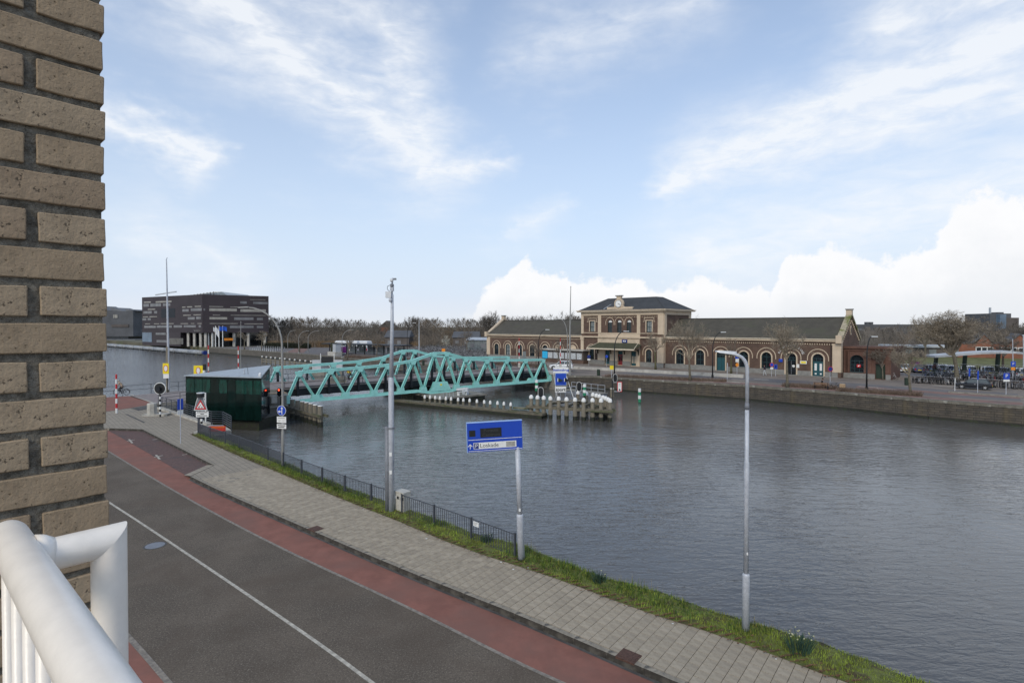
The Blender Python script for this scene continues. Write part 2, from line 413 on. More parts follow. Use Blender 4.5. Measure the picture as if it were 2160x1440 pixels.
mat('car_silver', (.30, .33, .38), .28, .05, 2, metal=.4)
mat('car_blue', (.10, .11, .19), .28, .05, 2, metal=.3)
mat('car_purple', (.16, .022, .17), .35, .08, 3)
mat('car_glass', (.06, .07, .07), .06, .2, 2, spec=.7)
mat('tail_red', (.45, .01, .012), .25, .1, 8)
mat('head_glass', (.70, .72, .74), .15, .05, 8)
mat('bk_black', (.014, .014, .015), .45, .2, 8)
mat('bk_grey', (.20, .20, .21), .45, .2, 8)
mat('bk_white', (.50, .50, .49), .45, .1, 8)
mat('bk_blue', (.03, .05, .13), .45, .2, 8)
mat('bk_red', (.20, .022, .02), .45, .2, 8)
mat('bk_metal', (.42, .42, .43), .35, .1, 8, metal=.6)
mat('leather', (.045, .03, .022), .7, .2, 8)
mat('skin', (.42, .25, .18), .6, .06, 10)
mat('hair_dark', (.025, .018, .014), .7, .2, 20)
mat('hair_grey', (.34, .32, .30), .7, .2, 20)
mat('leaf_dead', (.15, .085, .045), .9, .4, 30)
mat('daff_leaf', (.028, .062, .040), .7, .3, 8)
mat('petal', (.46, .46, .27), .7, .15, 10)
mat('cabinet', (.47, .45, .40), .6, .08, 5, col2=(.30, .28, .24), c2scale=6, c2t=(.55, .75))
mat('flag_white', (.72, .73, .74), .8, .05, 4)
mat('flag_blue', (.015, .09, .46), .8, .1, 4)
mat('pipe_grey', (.30, .315, .33), .55, .15, .5, col2=(.20, .205, .21), c2scale=.4)
mat('carton', (.36, .25, .15), .8, .1, 8)
mat('bench_wood', (.20, .12, .07), .8, .2, 8)
mat('poster', (.45, .47, .48), .4, .55, 5, spec=.5)
mat('stone_pale', (.43, .41, .37), .9, .15, 1.2, .003, 20, col2=(.26, .24, .21), c2scale=.9, c2t=(.5, .75))
mat('flower_white', (.42, .40, .34), .9, .2, 1)
mat('green_dark', (.020, .035, .022), .6, .2, 6)
mat('graffiti', (.12, .13, .125), .9, .7, 4, col2=(.30, .33, .33), c2scale=5, c2t=(.5, .58))

# grass blades: colour varies from tuft to tuft
m = mat('grass_blade', (.215, .275, .042), .8, .4, 1.6, spec=.2, col2=(.29, .26, .07), c2scale=2.2, c2t=(.5, .72))
# asphalt speckle
t, b = nodes_of(MATS['asphalt'])
tcn = t.nodes.new('ShaderNodeTexCoord'); v0 = tcn.outputs['Object']
src = b.inputs['Base Color'].links[0].from_socket
c = mixc(t, noise(t, v0, 24, 3, .75).step(.52, .66)*.8, src, (.25, .215, .175))
c = mixc(t, noise(t, v0, 17, 3, .75).step(.52, .68)*.7, c, (.055, .047, .038))
c = mixc(t, noise(t, v0, .35, 5, .6, .5).step(.42, .70)*.6, c, (.098, .074, .054))
t.links.new(c, b.inputs['Base Color'])
# small brick/tile paving used where single tiles are too far off to pick apart
def brickmat(name, ca, cb, cj, w, h, rot, mort=.012, rough=.9, axes='XY', bump=.006, off=.5):
    m = mat(name, ca, rough, .1, 3); t, b = nodes_of(m)
    tcn = t.nodes.new('ShaderNodeTexCoord'); v = tcn.outputs['Object']
    if axes == 'XZ': v = mapping(t, v, rot=(R(-90), 0, 0))
    v = mapping(t, v, rot=(0, 0, rot))
    n = t.nodes.new('ShaderNodeTexBrick'); t.links.new(v, n.inputs['Vector'])
    n.inputs['Scale'].default_value = 1.0; n.inputs['Brick Width'].default_value = w; n.inputs['Row Height'].default_value = h
    n.inputs['Mortar Size'].default_value = mort; n.offset = off
    n.inputs['Color1'].default_value = (*ca, 1); n.inputs['Color2'].default_value = (*cb, 1); n.inputs['Mortar'].default_value = (*cj, 1)
    c = mixc(t, noise(t, v, .8, 5, .6).step(.35, .75)*.55, n.outputs[0], tuple(k*.6 for k in ca))
    t.links.new(c, b.inputs['Base Color'])
    bn = t.nodes.new('ShaderNodeBump'); bn.inputs['Distance'].default_value = bump; bn.invert = True
    t.links.new(n.outputs['Fac'], bn.inputs['Height']); t.links.new(bn.outputs[0], b.inputs['Normal'])
    return m
brickmat('pave_tex', (.33, .285, .22), (.285, .245, .19), (.12, .10, .08), .3, .3, R(47))
brickmat('quay_blocks', (.080, .070, .060), (.118, .098, .074), (.038, .035, .030), .95, .26, 0, .022, axes='XZ', bump=.02)
brickmat('wall_low', (.22, .175, .12), (.19, .145, .10), (.08, .075, .062), .21, .062, 0, .006, axes='XZ')
t, b = nodes_of(MATS['quay_blocks'])                    # dark weeping stains and ochre lichen on the blocks
tcn = t.nodes.new('ShaderNodeTexCoord'); v0 = mapping(t, tcn.outputs['Object'], (1, 1, .12))
src = b.inputs['Base Color'].links[0].from_socket
c = mixc(t, noise(t, v0, .9, 5, .7).step(.55, .72)*.8, src, (.035, .034, .030))
c = mixc(t, noise(t, v0, .22, 4, .6).step(.56, .68)*.5, c, (.135, .105, .055))
t.links.new(c, b.inputs['Base Color'])
# planks / boards of the sheet-pile quay
brickmat('quay_panels', (.105, .095, .082), (.13, .118, .10), (.055, .05, .045), 4.0, 6.0, 0, .05, axes='XZ', off=0)
# water
m = bpy.data.materials.new('water'); MATS['water'] = m; m.use_nodes = True; t = m.node_tree; b = t.nodes['Principled BSDF']
b.inputs['Base Color'].default_value = (.088, .085, .080, 1); b.inputs['Roughness'].default_value = .07
b.inputs['IOR'].default_value = 1.5; b.inputs['Specular IOR Level'].default_value = .5
tcn = t.nodes.new('ShaderNodeTexCoord'); v0 = tcn.outputs['Object']
vr = mapping(t, v0, (.8, 2.2, 1), (0, 0, R(-12)))
w1 = noise(t, vr, 1.15, 3, .6, .6); w2 = noise(t, mapping(t, v0, (1, 1.6, 1), (0, 0, R(25))), 3.3, 3, .55, .4)
w3 = noise(t, v0, .12, 3, .5, .3)
hgt = w1*.62+w2*.17+w3*.55
amp = noise(t, mapping(t, v0, (1, 1, 1)), .05, 4, .6, .6).step(.35, .65)*.75+.45
sx_ = t.nodes.new('ShaderNodeSeparateXYZ'); t.links.new(v0, sx_.inputs[0])
amp = amp+(V(t, sx_.outputs[0])*-1.0).step(38, 75)*1.3       # the open basin on the left is more wind-ruffled
bn = t.nodes.new('ShaderNodeBump'); bn.inputs['Strength'].default_value = 1.0; bn.inputs['Distance'].default_value = .10
t.links.new((hgt*amp).k, bn.inputs['Height']); t.links.new(bn.outputs[0], b.inputs['Normal'])
# ================================================================== WATER AND LAND
WZ = -2.1
wp = MB(); wp.face([(-900, -60, WZ), (500, -60, WZ), (500, 900, WZ), (-900, 900, WZ)])
struct(wp.build('water', 'water'))

ZR = -0.17                                              # road level, pavement is 0
kerb_px = [(402, 1004), (448, 1029), (502, 1051), (564, 1078), (619, 1101), (658, 1118), (716, 1143), (794, 1177), (900, 1220), (960, 1244), (1036, 1271), (1120, 1306), (1180, 1332), (1248, 1360), (1320, 1392), (1354, 1406), (1435, 1440)]
def line_px(px, z, ext0=0, ext1=0, n=2, step=.5):
    p = smooth_line([G(x, y, z) for x, y in px], n)
    if ext0: d = (p[0]-p[2]).normalized(); p.insert(0, p[0]+d*ext0)
    if ext1: d = (p[-1]-p[-3]).normalized(); p.append(p[-1]+d*ext1)
    return resample(p, step)
K = line_px(kerb_px, 0, 0, 26)
lane_out = line_px([(232, 910), (245, 917), (269, 930), (312, 955), (358, 981), (402, 1010)]+[(x, y+7) for x, y in kerb_px[1:]], ZR, 25, 26)
lane_in = line_px([(230, 952), (290, 989), (366, 1035), (424, 1067), (479, 1096), (553, 1136), (619, 1168), (697, 1205), (774, 1238), (852, 1276), (900, 1298), (958, 1328), (1030, 1365), (1081, 1393), (1146, 1420), (1185, 1438)], ZR, 25, 22)
centre = line_px([(230, 1059), (288, 1095), (358, 1143), (424, 1187), (514, 1247), (580, 1293), (658, 1346), (728, 1393), (782, 1437)], ZR, 25, 20)
near_ln = line_px([(265, 1336), (298, 1372), (308, 1384), (343, 1424), (354, 1438)], ZR, 30, 16)

fence_px = [(418, 892), (443, 901), (475, 911), (504, 920), (533, 931), (565, 943), (597.6, 955), (636, 970), (679.5, 986), (727.5, 1003), (783, 1021), (820.6, 1033), (848, 1042.6), (915.7, 1065), (994, 1092), (1086, 1125)]
FT = .86
fence_pts = [Vector(G(x, y, FT)) for x, y in fence_px]
crest = [Vector(G(x, y, .10)) for x, y in [(1123, 1149), (1159, 1168), (1224, 1192), (1282, 1215), (1354, 1232), (1418, 1249), (1483, 1274), (1564, 1300), (1640, 1321), (1748, 1352), (1850, 1390), (1979, 1441)]]
d_ = (crest[-1]-crest[-3]).normalized(); crest.append(crest[-1]+d_*20)
fedge = offset(fence_pts, .55)
bank_edge = fedge[:-1]+crest                            # from bridge end to the right
gb_px = [(404, 917), (457, 941), (502, 961), (540, 976), (579, 993), (620, 1010), (661, 1028), (701, 1044), (746, 1062), (787, 1079), (838, 1097), (871, 1112), (945, 1145), (1011, 1168), (1090, 1192), (1156, 1214), (1240, 1242), (1305, 1271), (1386, 1300), (1483, 1327), (1600, 1366), (1678, 1401), (1748, 1425), (1790, 1440)]
GB = smooth_line([G(x, y, 0) for x, y in gb_px], 1)
GB.append(GB[-1]+(GB[-1]-GB[-3]).normalized()*20)

cop0, cop1 = Vector(G(336, 861)), Vector(G(442, 897))    # coping beside the machine house
far_rail = [(-140, 18), (-47, 63.9), (-31.9, 71.9)]
land = [tuple(p) for p in bank_edge]+[(40, -40), (-160, -60), (-160, 10)]+far_rail+[(-26.3, 64.8), tuple(cop0+Vector((1.2, 1.6))), tuple(cop0), tuple(cop1)]
nb = solid('near_bank', land, -4.5, -.205, 'bank_wall'); struct(nb)

# --- road, cycle lanes, lines
bs = [(30, -30), (-120, -30), (-120, 55)]
poly_sheet('road', [tuple(p) for p in lane_out]+bs, ZR, 'asphalt')
n = 400
def even(p, n):
    p = [Vector(q) for q in p]; L = [0]
    for a, b_ in zip(p, p[1:]): L.append(L[-1]+(b_-a).length)
    o = []; j = 0
    for k in range(n):
        s_ = L[-1]*k/(n-1)
        while j < len(p)-2 and L[j+1] < s_: j += 1
        u = (s_-L[j])/max(L[j+1]-L[j], 1e-6); o.append(p[j]+(p[j+1]-p[j])*u)
    return o
lo, li = even(lane_out, 160), even(lane_in, 160)
ribbon('cycle_lane', lo, li, ZR+.004, 'red_lane')
ribbon('gutter', offset(K, .02), offset(K, -.13), ZR+.008, 'gutter')
ribbon('lane_edge_line', offset(lane_in, -.07), offset(lane_in, .04), ZR+.008, 'line_edge')
ribbon('centre_line', offset(centre, -.05), offset(centre, .05), ZR+.004, 'line_white')
ribbon('cycle_lane', near_ln, offset(near_ln, -3.2), ZR+.004, 'red_lane')
ribbon('lane_edge_line', offset(near_ln, -.07), offset(near_ln, .07), ZR+.008, 'line_edge')
# parking bay
bay = [G(*p, ZR) for p in [(150, 903), (232, 904), (301, 906), (452, 982), (402, 1008), (358, 981), (312, 955), (269, 930), (245, 917), (232, 910), (150, 870)]]
bay = [G(180, 902, ZR), G(232, 905, ZR), G(301, 907, ZR), G(474, 984, ZR), G(420, 1016, ZR)]+[tuple(p) for p in reversed([q for q in lane_out if G(404, 1008, ZR)[0] > q.x > G(180, 902, ZR)[0]])]
poly_sheet('parking_bay', bay, ZR+.012, 'bay_brick')
def mark(name, pxs, w, z, m='line_white', joined=False):
    mb = MB()
    for (p, q) in pxs:
        a, b_ = Vector(G(*p, z)), Vector(G(*q, z)); d = (b_-a).normalized(); s_ = Vector((-d.y, d.x))*w/2
        mb.face([(*(a-s_), z), (*(b_-s_), z), (*(b_+s_), z), (*(a+s_), z)])
    return struct(mb.build(name, m))
mark('bay_marking', [((268, 930), (284, 927)), ((272, 926), (279, 934))], .12, ZR+.018)
mark('bay_marking', [((325, 964), (343, 960)), ((329, 959), (337, 968))], .12, ZR+.018)
mark('bay_marking', [((322, 927), (333, 925))], .12, ZR+.018)
mark('bay_marking', [((384, 959), (397, 957))], .12, ZR+.018)

# --- pavement
pave_poly = [tuple(p) for p in K]+[tuple(p) for p in reversed(GB[2:])]+[G(458, 981)]
left_poly = [G(402, 1004), G(453, 981), G(301, 905), G(232, 903), (-60, 35), (-75, 42), G(230, 867), G(276, 860), G(327, 851), tuple(cop0), tuple(cop1), G(407, 912), G(404, 917), tuple(GB[1])]
pv = struct(solid('pavement', left_poly+[tuple(p) for p in GB[2:6]]+[tuple(p) for p in reversed([k for k in K if k.x < GB[5].x])], -.2, -.003, 'pave_tex'))
ps = poly_sheet('pavement_bed', pave_poly, -.022, 'sand_joint')
# kerb stones (1 m) along the road and along the bay
ks = MB(); ks.hexa([(-.497, -.15, -.21), (.497, -.15, -.21), (.497, .03, -.21), (-.497, .03, -.21), (-.497, -.15, .0), (.497, -.15, .0), (.497, .018, .0), (-.497, .018, .0)])
for p in ks.v: pass
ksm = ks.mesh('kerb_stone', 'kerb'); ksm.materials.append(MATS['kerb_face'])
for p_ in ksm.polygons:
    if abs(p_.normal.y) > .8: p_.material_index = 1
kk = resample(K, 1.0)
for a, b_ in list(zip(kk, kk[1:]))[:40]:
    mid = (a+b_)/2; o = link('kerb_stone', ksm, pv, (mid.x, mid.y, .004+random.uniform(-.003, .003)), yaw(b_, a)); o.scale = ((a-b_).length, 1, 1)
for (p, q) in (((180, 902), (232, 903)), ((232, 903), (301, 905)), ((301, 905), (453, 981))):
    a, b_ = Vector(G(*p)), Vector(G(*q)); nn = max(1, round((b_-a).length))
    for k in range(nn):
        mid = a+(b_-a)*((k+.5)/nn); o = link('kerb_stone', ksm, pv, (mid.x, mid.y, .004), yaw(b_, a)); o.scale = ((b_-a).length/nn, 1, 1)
# tiles 30 x 30 laid in straight columns across the pavement
tm = []
for nm in ('tile', 'tile_b', 'tile_c'):
    b_ = MB(); h = .1465; c_ = h-.004
    b_.hexa([(-h, -h, -.05), (h, -h, -.05), (h, h, -.05), (-h, h, -.05), (-c_, -c_, 0), (c_, -c_, 0), (c_, c_, 0), (-c_, c_, 0)])
    tm.append(b_.mesh('paving_tile', nm))
def seg_dist(p, pts):
    best = 1e9
    for a, b_ in zip(pts, pts[1:]):
        d = b_-a; u = max(0, min(1, (p-a).dot(d)/max(d.length_squared, 1e-9))); best = min(best, (a+d*u-p).length)
    return best
def side(p, pts):                                       # >0 : p left of the polyline
    best, s_ = 1e9, 0
    for a, b_ in zip(pts, pts[1:]):
        d = b_-a; u = max(0, min(1, (p-a).dot(d)/max(d.length_squared, 1e-9))); r_ = (a+d*u-p).length
        if r_ < best: best, s_ = r_, d.x*(p.y-a.y)-d.y*(p.x-a.x)
    return best if s_ > 0 else -best
cols = resample(K, .3)
tiles = []
for i in range(4, len(cols)-2):
    p = cols[i]; d = (cols[min(i+3, len(cols)-1)]-cols[max(i-3, 0)]).normalized(); nv = Vector((-d.y, d.x))
    if p.x > 20: break
    for j in range(30):
        q = p+nv*(.17+.15+(j-(.5 if i % 2 else 0))*.3)
        hs = 1.0
        if j == 0 and i % 2: q, hs = p+nv*(.17+.075), .49
        sd = -side(q, GB)
        if sd < -.22: break
        if q.x < 8.6 and (q-Vector((G(446, 1000)))).length > .2: tiles.append((q, math.atan2(d.y, d.x), hs))
def scr(q): return F*q.x/q.y+1080, HOR+F*HC/q.y
vis = [t_ for t_ in tiles if t_[0].y > 8 and -50 < scr(t_[0])[0] < 2200 and scr(t_[0])[1] < 1475]
vis.sort(key=lambda t_: t_[0].length)
near_t, far_t = vis[:300], vis[300:]
for q, a, hs in near_t:
    o = link('paving_tile', random.choices(tm, (5, 3, 2))[0], pv, (q.x, q.y, random.gauss(0, .0012)), a+random.gauss(0, .006))
    o.rotation_euler = (random.gauss(0, .004), random.gauss(0, .004), o.rotation_euler[2]); o.scale = (1, hs, 1)
for k, nm in enumerate(('tile', 'tile_b', 'tile_c')):
    mb = MB()
    for q, a, hs in far_t[k::3]:
        z = random.gauss(0, .0015); c_, s_ = math.cos(a), math.sin(a)
        def T(u, v, w): return (q.x+u*c_-v*hs*s_, q.y+u*s_+v*hs*c_, w)
        h, g = .1465, .1415
        mb.hexa([T(-h, -h, -.03), T(h, -h, -.03), T(h, h, -.03), T(-h, h, -.03), T(-g, -g, z), T(g, -g, z), T(g, g, z), T(-g, g, z)])
    stuff(mb.build('paving_tiles', nm, pv))
rp0, rp1 = Vector(G(454, 980)), Vector(G(401, 1004)); rd_ = Vector((-.73, .68))*1.1
rm_ = MB(); rm_.face([(*rp0, .004), (*rp1, .004), (*(rp1+rd_), ZR+.016), (*(rp0+rd_), ZR+.016)]); rm_.f[0] = tuple(reversed(rm_.f[0])); struct(rm_.build('dropped_kerb_ramp', 'pave_tex'))
# gully covers in the kerb
for (px, py), lb in (((1345, 1385), 'rusty iron gully cover in the kerb nearest the camera'), ((660, 1113), 'small rusty gully cover in the kerb opposite the tall camera mast')):
    p = Vector(G(px, py)); i = min(range(len(K)), key=lambda k: (K[k]-p).length); a = yaw(K[i], K[i+1])
    t_ = thing('gully_cover', lb, 'drain cover', (K[i].x, K[i].y, 0), a, 'kerb gully covers')
    MB().box(-.26, .26, -.02, .42, -.165, .012).build('iron_frame', 'iron_rust', t_)
    MB().box(-.21, .21, .06, .37, .012, .018).build('lid', 'iron_rust', t_)
x, y = G(327, 1150, ZR); t_ = thing('manhole_cover', 'round grey manhole cover in the near traffic lane', 'manhole cover', (x, y, ZR)); MB().lathe([(.40, 0), (.40, .006)], (0, 0, 0), 28).build('rim', 'gutter', t_); MB().lathe([(.33, .006), (.33, .010)], (0, 0, 0), 28).build('lid', 'galv_dark', t_)
# raised paving seam and dark flagstones near the junction
mark('paving_seam', [((266, 873), (305, 891))], .18, .006, 'gutter')

# --- grass verge
vl = even(GB, 220); vr_ = even([Vector(p) for p in bank_edge], 220)
vb = MB()
def gz(u): return .01+.08*math.sin(min(u*1.15, 1)*math.pi*.5)*(1 if u < .85 else 1-(u-.85)*4)
NU = 8
for k in range(220):
    for j in range(NU+1):
        u = j/NU; p = vl[k]+(vr_[k]-vl[k])*u
        vb.v.append((p.x, p.y, gz(u)+(.03*math.sin(k*1.7+j*2.1) if 0 < j < NU else 0)-(.5 if j == NU else 0)))
for k in range(219):
    for j in range(NU): a = k*(NU+1)+j; vb.f.append((a, a+1, a+NU+2, a+NU+1))
gv = struct(vb.build('grass_verge', 'grass_ground', smooth=True))
def blades(name, m, count, hmin, hmax, wid, sel, lean=.5, clump=0):
    V_, F_ = [], []
    u = rng.random(count); k = rng.random(count); L = len(vl)-1
    for i in range(count):
        kk_ = k[i]**.75; kf = L*kk_; k0 = int(kf); fr = kf-k0; k1 = min(k0+1, L)
        uu = sel(u[i], kk_)
        if uu is None: continue
        a = vl[k0]+(vl[k1]-vl[k0])*fr; b_ = vr_[k0]+(vr_[k1]-vr_[k0])*fr; p = a+(b_-a)*uu
        if p.y < 8.5 or p.x > 20: continue
        z = gz(uu)-.02 - (.25 if uu > .93 else 0)
        n1 = math.sin(p.x*2.3+math.sin(p.y*1.7)*2)*math.sin(p.y*2.9+p.x*.6)
        h = (hmin+(hmax-hmin)*rng.random())*(1+.45*n1); w = wid*(.6+.8*rng.random())*(1+p.y/60)
        th = rng.random()*6.283; le = lean*h*(.3+rng.random()); lx, ly = math.cos(th)*le, math.sin(th)*le
        sx, sy = -math.sin(th)*w, math.cos(th)*w; b0 = len(V_)
        V_ += [(p.x-sx, p.y-sy, z), (p.x+sx, p.y+sy, z), (p.x+lx*.45+sx*.7, p.y+ly*.45+sy*.7, z+h*.62), (p.x+lx*.45-sx*.7, p.y+ly*.45-sy*.7, z+h*.62), (p.x+lx, p.y+ly, z+h)]
        F_ += [(b0, b0+1, b0+2, b0+3), (b0+3, b0+2, b0+4)]
    mb = MB(); mb.v, mb.f = V_, F_
    return stuff(mb.build(name, m))
tag(blades('grass', 'grass_blade', 56000, .03, .11, .0055, lambda u, k: .04+.96*u), 'short green grass covering the bank between pavement and water', 'grass')
mat('grass_deep', (.062, .110, .022), .8, .4, 1.6, spec=.2)
tag(blades('tall_grass', 'grass_deep', 11000, .08, .24, .006, lambda u, k: (.22+.6*u) if (math.sin(k*61)+math.sin(k*23+1) > (.9 if k > .62 else -.2)) else None), 'darker taller grass tufts along the foot of the fence', 'grass')
mat('grass_dry', (.26, .22, .115), .85, .25, 3)
tag(blades('dry_grass', 'grass_dry', 1500, .12, .34, .003, lambda u, k: (.86+.12*u) if math.sin(k*90) > .2 else None, .35), 'pale dry grass stalks at the water edge of the bank', 'grass')
# fallen leaves along the verge
mb = MB()
for i in range(3600):
    k = random.random()*.86; kf = int(k*219); p = vl[kf]+(vr_[kf]-vl[kf])*(random.gauss(.05, .09)); s_ = random.uniform(.02, .055)
    if p.y < 9: continue
    a = random.random()*6.28; c_, q_ = math.cos(a)*s_, math.sin(a)*s_; z = max(gz(max((p-vl[kf]).length/3, 0)), 0)+.03+random.random()*.03
    mb.face([(p.x-c_, p.y-q_, z), (p.x+q_*.6, p.y-c_*.6, z+.012), (p.x+c_, p.y+q_, z+.004), (p.x-q_*.6, p.y+c_*.6, z+.018)])
tag(stuff(mb.build('fallen_leaves', 'leaf_dead')), 'brown fallen leaves scattered where the pavement meets the grass', 'leaves')
mb = MB()
for i in range(22):
    k = int(random.random()*170); p = vl[k]+(vr_[k]-vl[k])*random.gauss(-.1, .25); s_ = random.uniform(.015, .035)
    if p.y < 9: continue
    mb.box(p.x-s_, p.x+s_, p.y-s_*.6, p.y+s_*.6, .012, .022)
tag(stuff(mb.build('litter', 'sign_white')), 'tiny scraps of white litter on grass and paving', 'litter')
# daffodil clumps
for (px, py), nfl, s_, lb in (((1264, 1226), 2, .8, 'dark leafy daffodil clump on the bank between the sign pole and the lamp post'), ((1684, 1372), 16, 1.1, 'flowering daffodil clump with pale yellow blooms right of the lamp post'), ((1026, 1140), 3, .8, 'small daffodil clump behind the railings left of the sign pole')):
    x, y = G(px, py, .1); t_ = thing('daffodil_clump', lb, 'plant', (x, y, .08), 0, 'daffodil clumps on the bank')
    lv, pt = MB(), MB()
    for i in range(90):
        a, r_ = random.random()*6.28, random.random()**.6*.24*s_; bx, by = math.cos(a)*r_, math.sin(a)*r_; h = random.uniform(.26, .42)*s_
        w = .009; lx, ly = bx*.8+random.gauss(0, .05), by*.8+random.gauss(0, .05); q = random.random()*3.14; sx, sy = math.cos(q)*w, math.sin(q)*w
        lv.face([(bx-sx, by-sy, 0), (bx+sx, by+sy, 0), (bx+lx*.5+sx, by+ly*.5+sy, h*.7), (bx+lx*.5-sx, by+ly*.5-sy, h*.7)])
        lv.face([(bx+lx*.5-sx, by+ly*.5-sy, h*.7), (bx+lx*.5+sx, by+ly*.5+sy, h*.7), (bx+lx, by+ly, h)])
    for i in range(nfl):
        pt = MB(); a, r_ = random.random()*6.28, random.random()**.5*.26*s_; bx, by = math.cos(a)*r_+.06, math.sin(a)*r_; h = random.uniform(.36, .48)*s_
        pt.tube([(bx, by, h), (bx+.008, by-.02, h+.012)], [.018, .007], 6).build('bloom', 'petal', t_)
    lv.build('leaves', 'daff_leaf', t_)

# --- railings along the bank
fr = [0, 11]; segs = [(0, 11), (12, 15)]
for si, (a0, a1) in enumerate(segs):
    p0 = fence_pts[a0]
    t_ = thing('bank_railing', ('long dark steel railing along the grass bank from the bridge to the camera mast', 'short dark steel railing between the white cabinet and the blue sign pole')[si], 'railing', (p0.x, p0.y, 0), 0, 'railings along the bank')
    post = MB().box(-.035, .035, -.035, .035, -.25, FT+.02); post.box(-.04, .04, -.04, .04, FT+.02, FT+.035); pm = post.mesh('post', 'fence_navy')
    bar = MB().tube([(0, 0, -.05), (0, 0, FT-.035)], .013, 5); bm_ = bar.mesh('bar', 'fence_navy')
    for k in range(a0, a1+1):
        p = fence_pts[k]; q = fence_pts[min(k+1, a1)] if k < a1 else fence_pts[k-1]
        link('post', pm, t_, (p.x-p0.x, p.y-p0.y, 0), yaw(p, q)).scale = (1.25 if k in (0, 6, 11) else 1,)*2+(1,)
        if k < a1:
            a, b_ = p-p0, fence_pts[k+1]-p0; d = (b_-a).normalized(); a2, b2 = a+d*.05, b_-d*.05
            MB().beam((*a2, FT-.02), (*b2, FT-.02), .028, .03).build('top_rail', 'fence_navy', t_)
            MB().beam((*a2, .06), (*b2, .06), .025, .025).build('bottom_rail', 'fence_navy', t_)
            nb_ = max(2, round((b_-a).length/.135))
            far = (p.y > 33)
            if far:
                mb = MB()
                for j in range(1, nb_): q = a+(b_-a)*(j/nb_); mb.beam((*q, -.05), (*q, FT-.035), .028, .028)
                stuff(mb.build('bars', 'fence_navy', t_))
            else:
                for j in range(1, nb_): q = a+(b_-a)*(j/nb_); link('bar', bm_, t_, (q.x, q.y, 0))
    if si == 1:
        p, q = fence_pts[14]-p0, fence_pts[15]-p0; d = (q-p).normalized()
        M = Matrix.Translation((*(p+d*.30), FT-.16)) @ Matrix.Rotation(yaw(p, q), 4, 'Z')
        o = MB().box(-.15, .15, -.03, -.02, -.09, .09).build('notice_plate', 'sign_white', t_); o.matrix_local = M
        for r_ in range(3):
            o2 = MB().box(-.11, .10-.04*r_, -.033, -.031, .045-r_*.045, .055-r_*.045).build('printed_line', 'ink', o)

# ================================================================== OUR OWN BUILDING: brick pier, balcony railing
WD = Vector((.676, .737)); CORN = Vector((-.711, .957)); WN = Vector((.737, -.676))     # wall direction (towards its far corner), corner, outward normal
wa_ = math.atan2(WD.y, WD.x)
wall = thing('brick_pier', 'rough tan brick wall pier of our own building at the left edge of the picture', 'wall', (CORN.x, CORN.y, 0), wa_)
# local x runs towards the corner (0 at the corner), local y = +90deg of it (into the wall: away from normal)
MB().box(-1.6, -.005, .0065, .52, 6.9, 9.7).build('mortar_core', 'mortar', wall)
MB().box(-1.6, -.002, .004, .53, -.12, 6.9).build('lower_wall', 'wall_low', wall)
def rough_brick(l, seed, mt):
    bm = bmesh.new(); bmesh.ops.create_cube(bm, size=1)
    bmesh.ops.scale(bm, vec=(l, .10, .0490), verts=bm.verts)
    bmesh.ops.bevel(bm, geom=bm.edges[:], offset=.0016, segments=1, affect='EDGES')
    bmesh.ops.subdivide_edges(bm, edges=[e for e in bm.edges if e.calc_length() > .03], cuts=9, use_grid_fill=True)
    from mathutils import noise as mn
    for v_ in bm.verts:
        q = v_.co*28+Vector((seed*7.3, seed*1.9, 0)); edge = max(abs(v_.co.x)/(l/2), abs(v_.co.z)/.02525)
        d_ = mn.noise(q)*.0011+mn.noise(q*3.1)*.0006
        v_.co += v_.co.normalized()*0+Vector((mn.noise(q+Vector((9, 0, 0)))*.0013, d_, mn.noise(q+Vector((0, 9, 0)))*.0013*(1 if edge > .9 else 0)))
    me = bpy.data.meshes.new('brick'); bm.to_mesh(me); bm.free(); me.materials.append(MATS[mt])
    me.polygons.foreach_set('use_smooth', [True]*len(me.polygons)); me.set_sharp_from_angle(angle=R(28)); return me
bm_full = [rough_brick(.210, s_, m_) for s_, m_ in ((1, 'brick_tan'), (2, 'brick_tan_b'), (3, 'brick_tan_c'))]
bm_half = [rough_brick(.0895, s_, m_) for s_, m_ in ((4, 'brick_tan'), (5, 'brick_tan_b'), (6, 'brick_tan_c'), (7, 'brick_tan'))]
zc = HC+(HOR-638)*.957/F                                # centre of one full course at the far corner (row 638)
for k in range(-18, 14):
    z = zc-.0617*k-.0015; x = random.gauss(0, .0012); full = (k % 2 == 0)
    row = ([.0895]+[.0895, .210, .210]) if full else [.210, .210, .0895]
    for L in row:
        o = link('brick', random.choice(bm_half if L < .15 else bm_full), wall, (x-L/2, .05+random.gauss(0, .0012), z+random.gauss(0, .0008)))
        o.rotation_euler = (random.gauss(0, .008), random.gauss(0, .005), random.gauss(0, .006)); x -= L+.0155
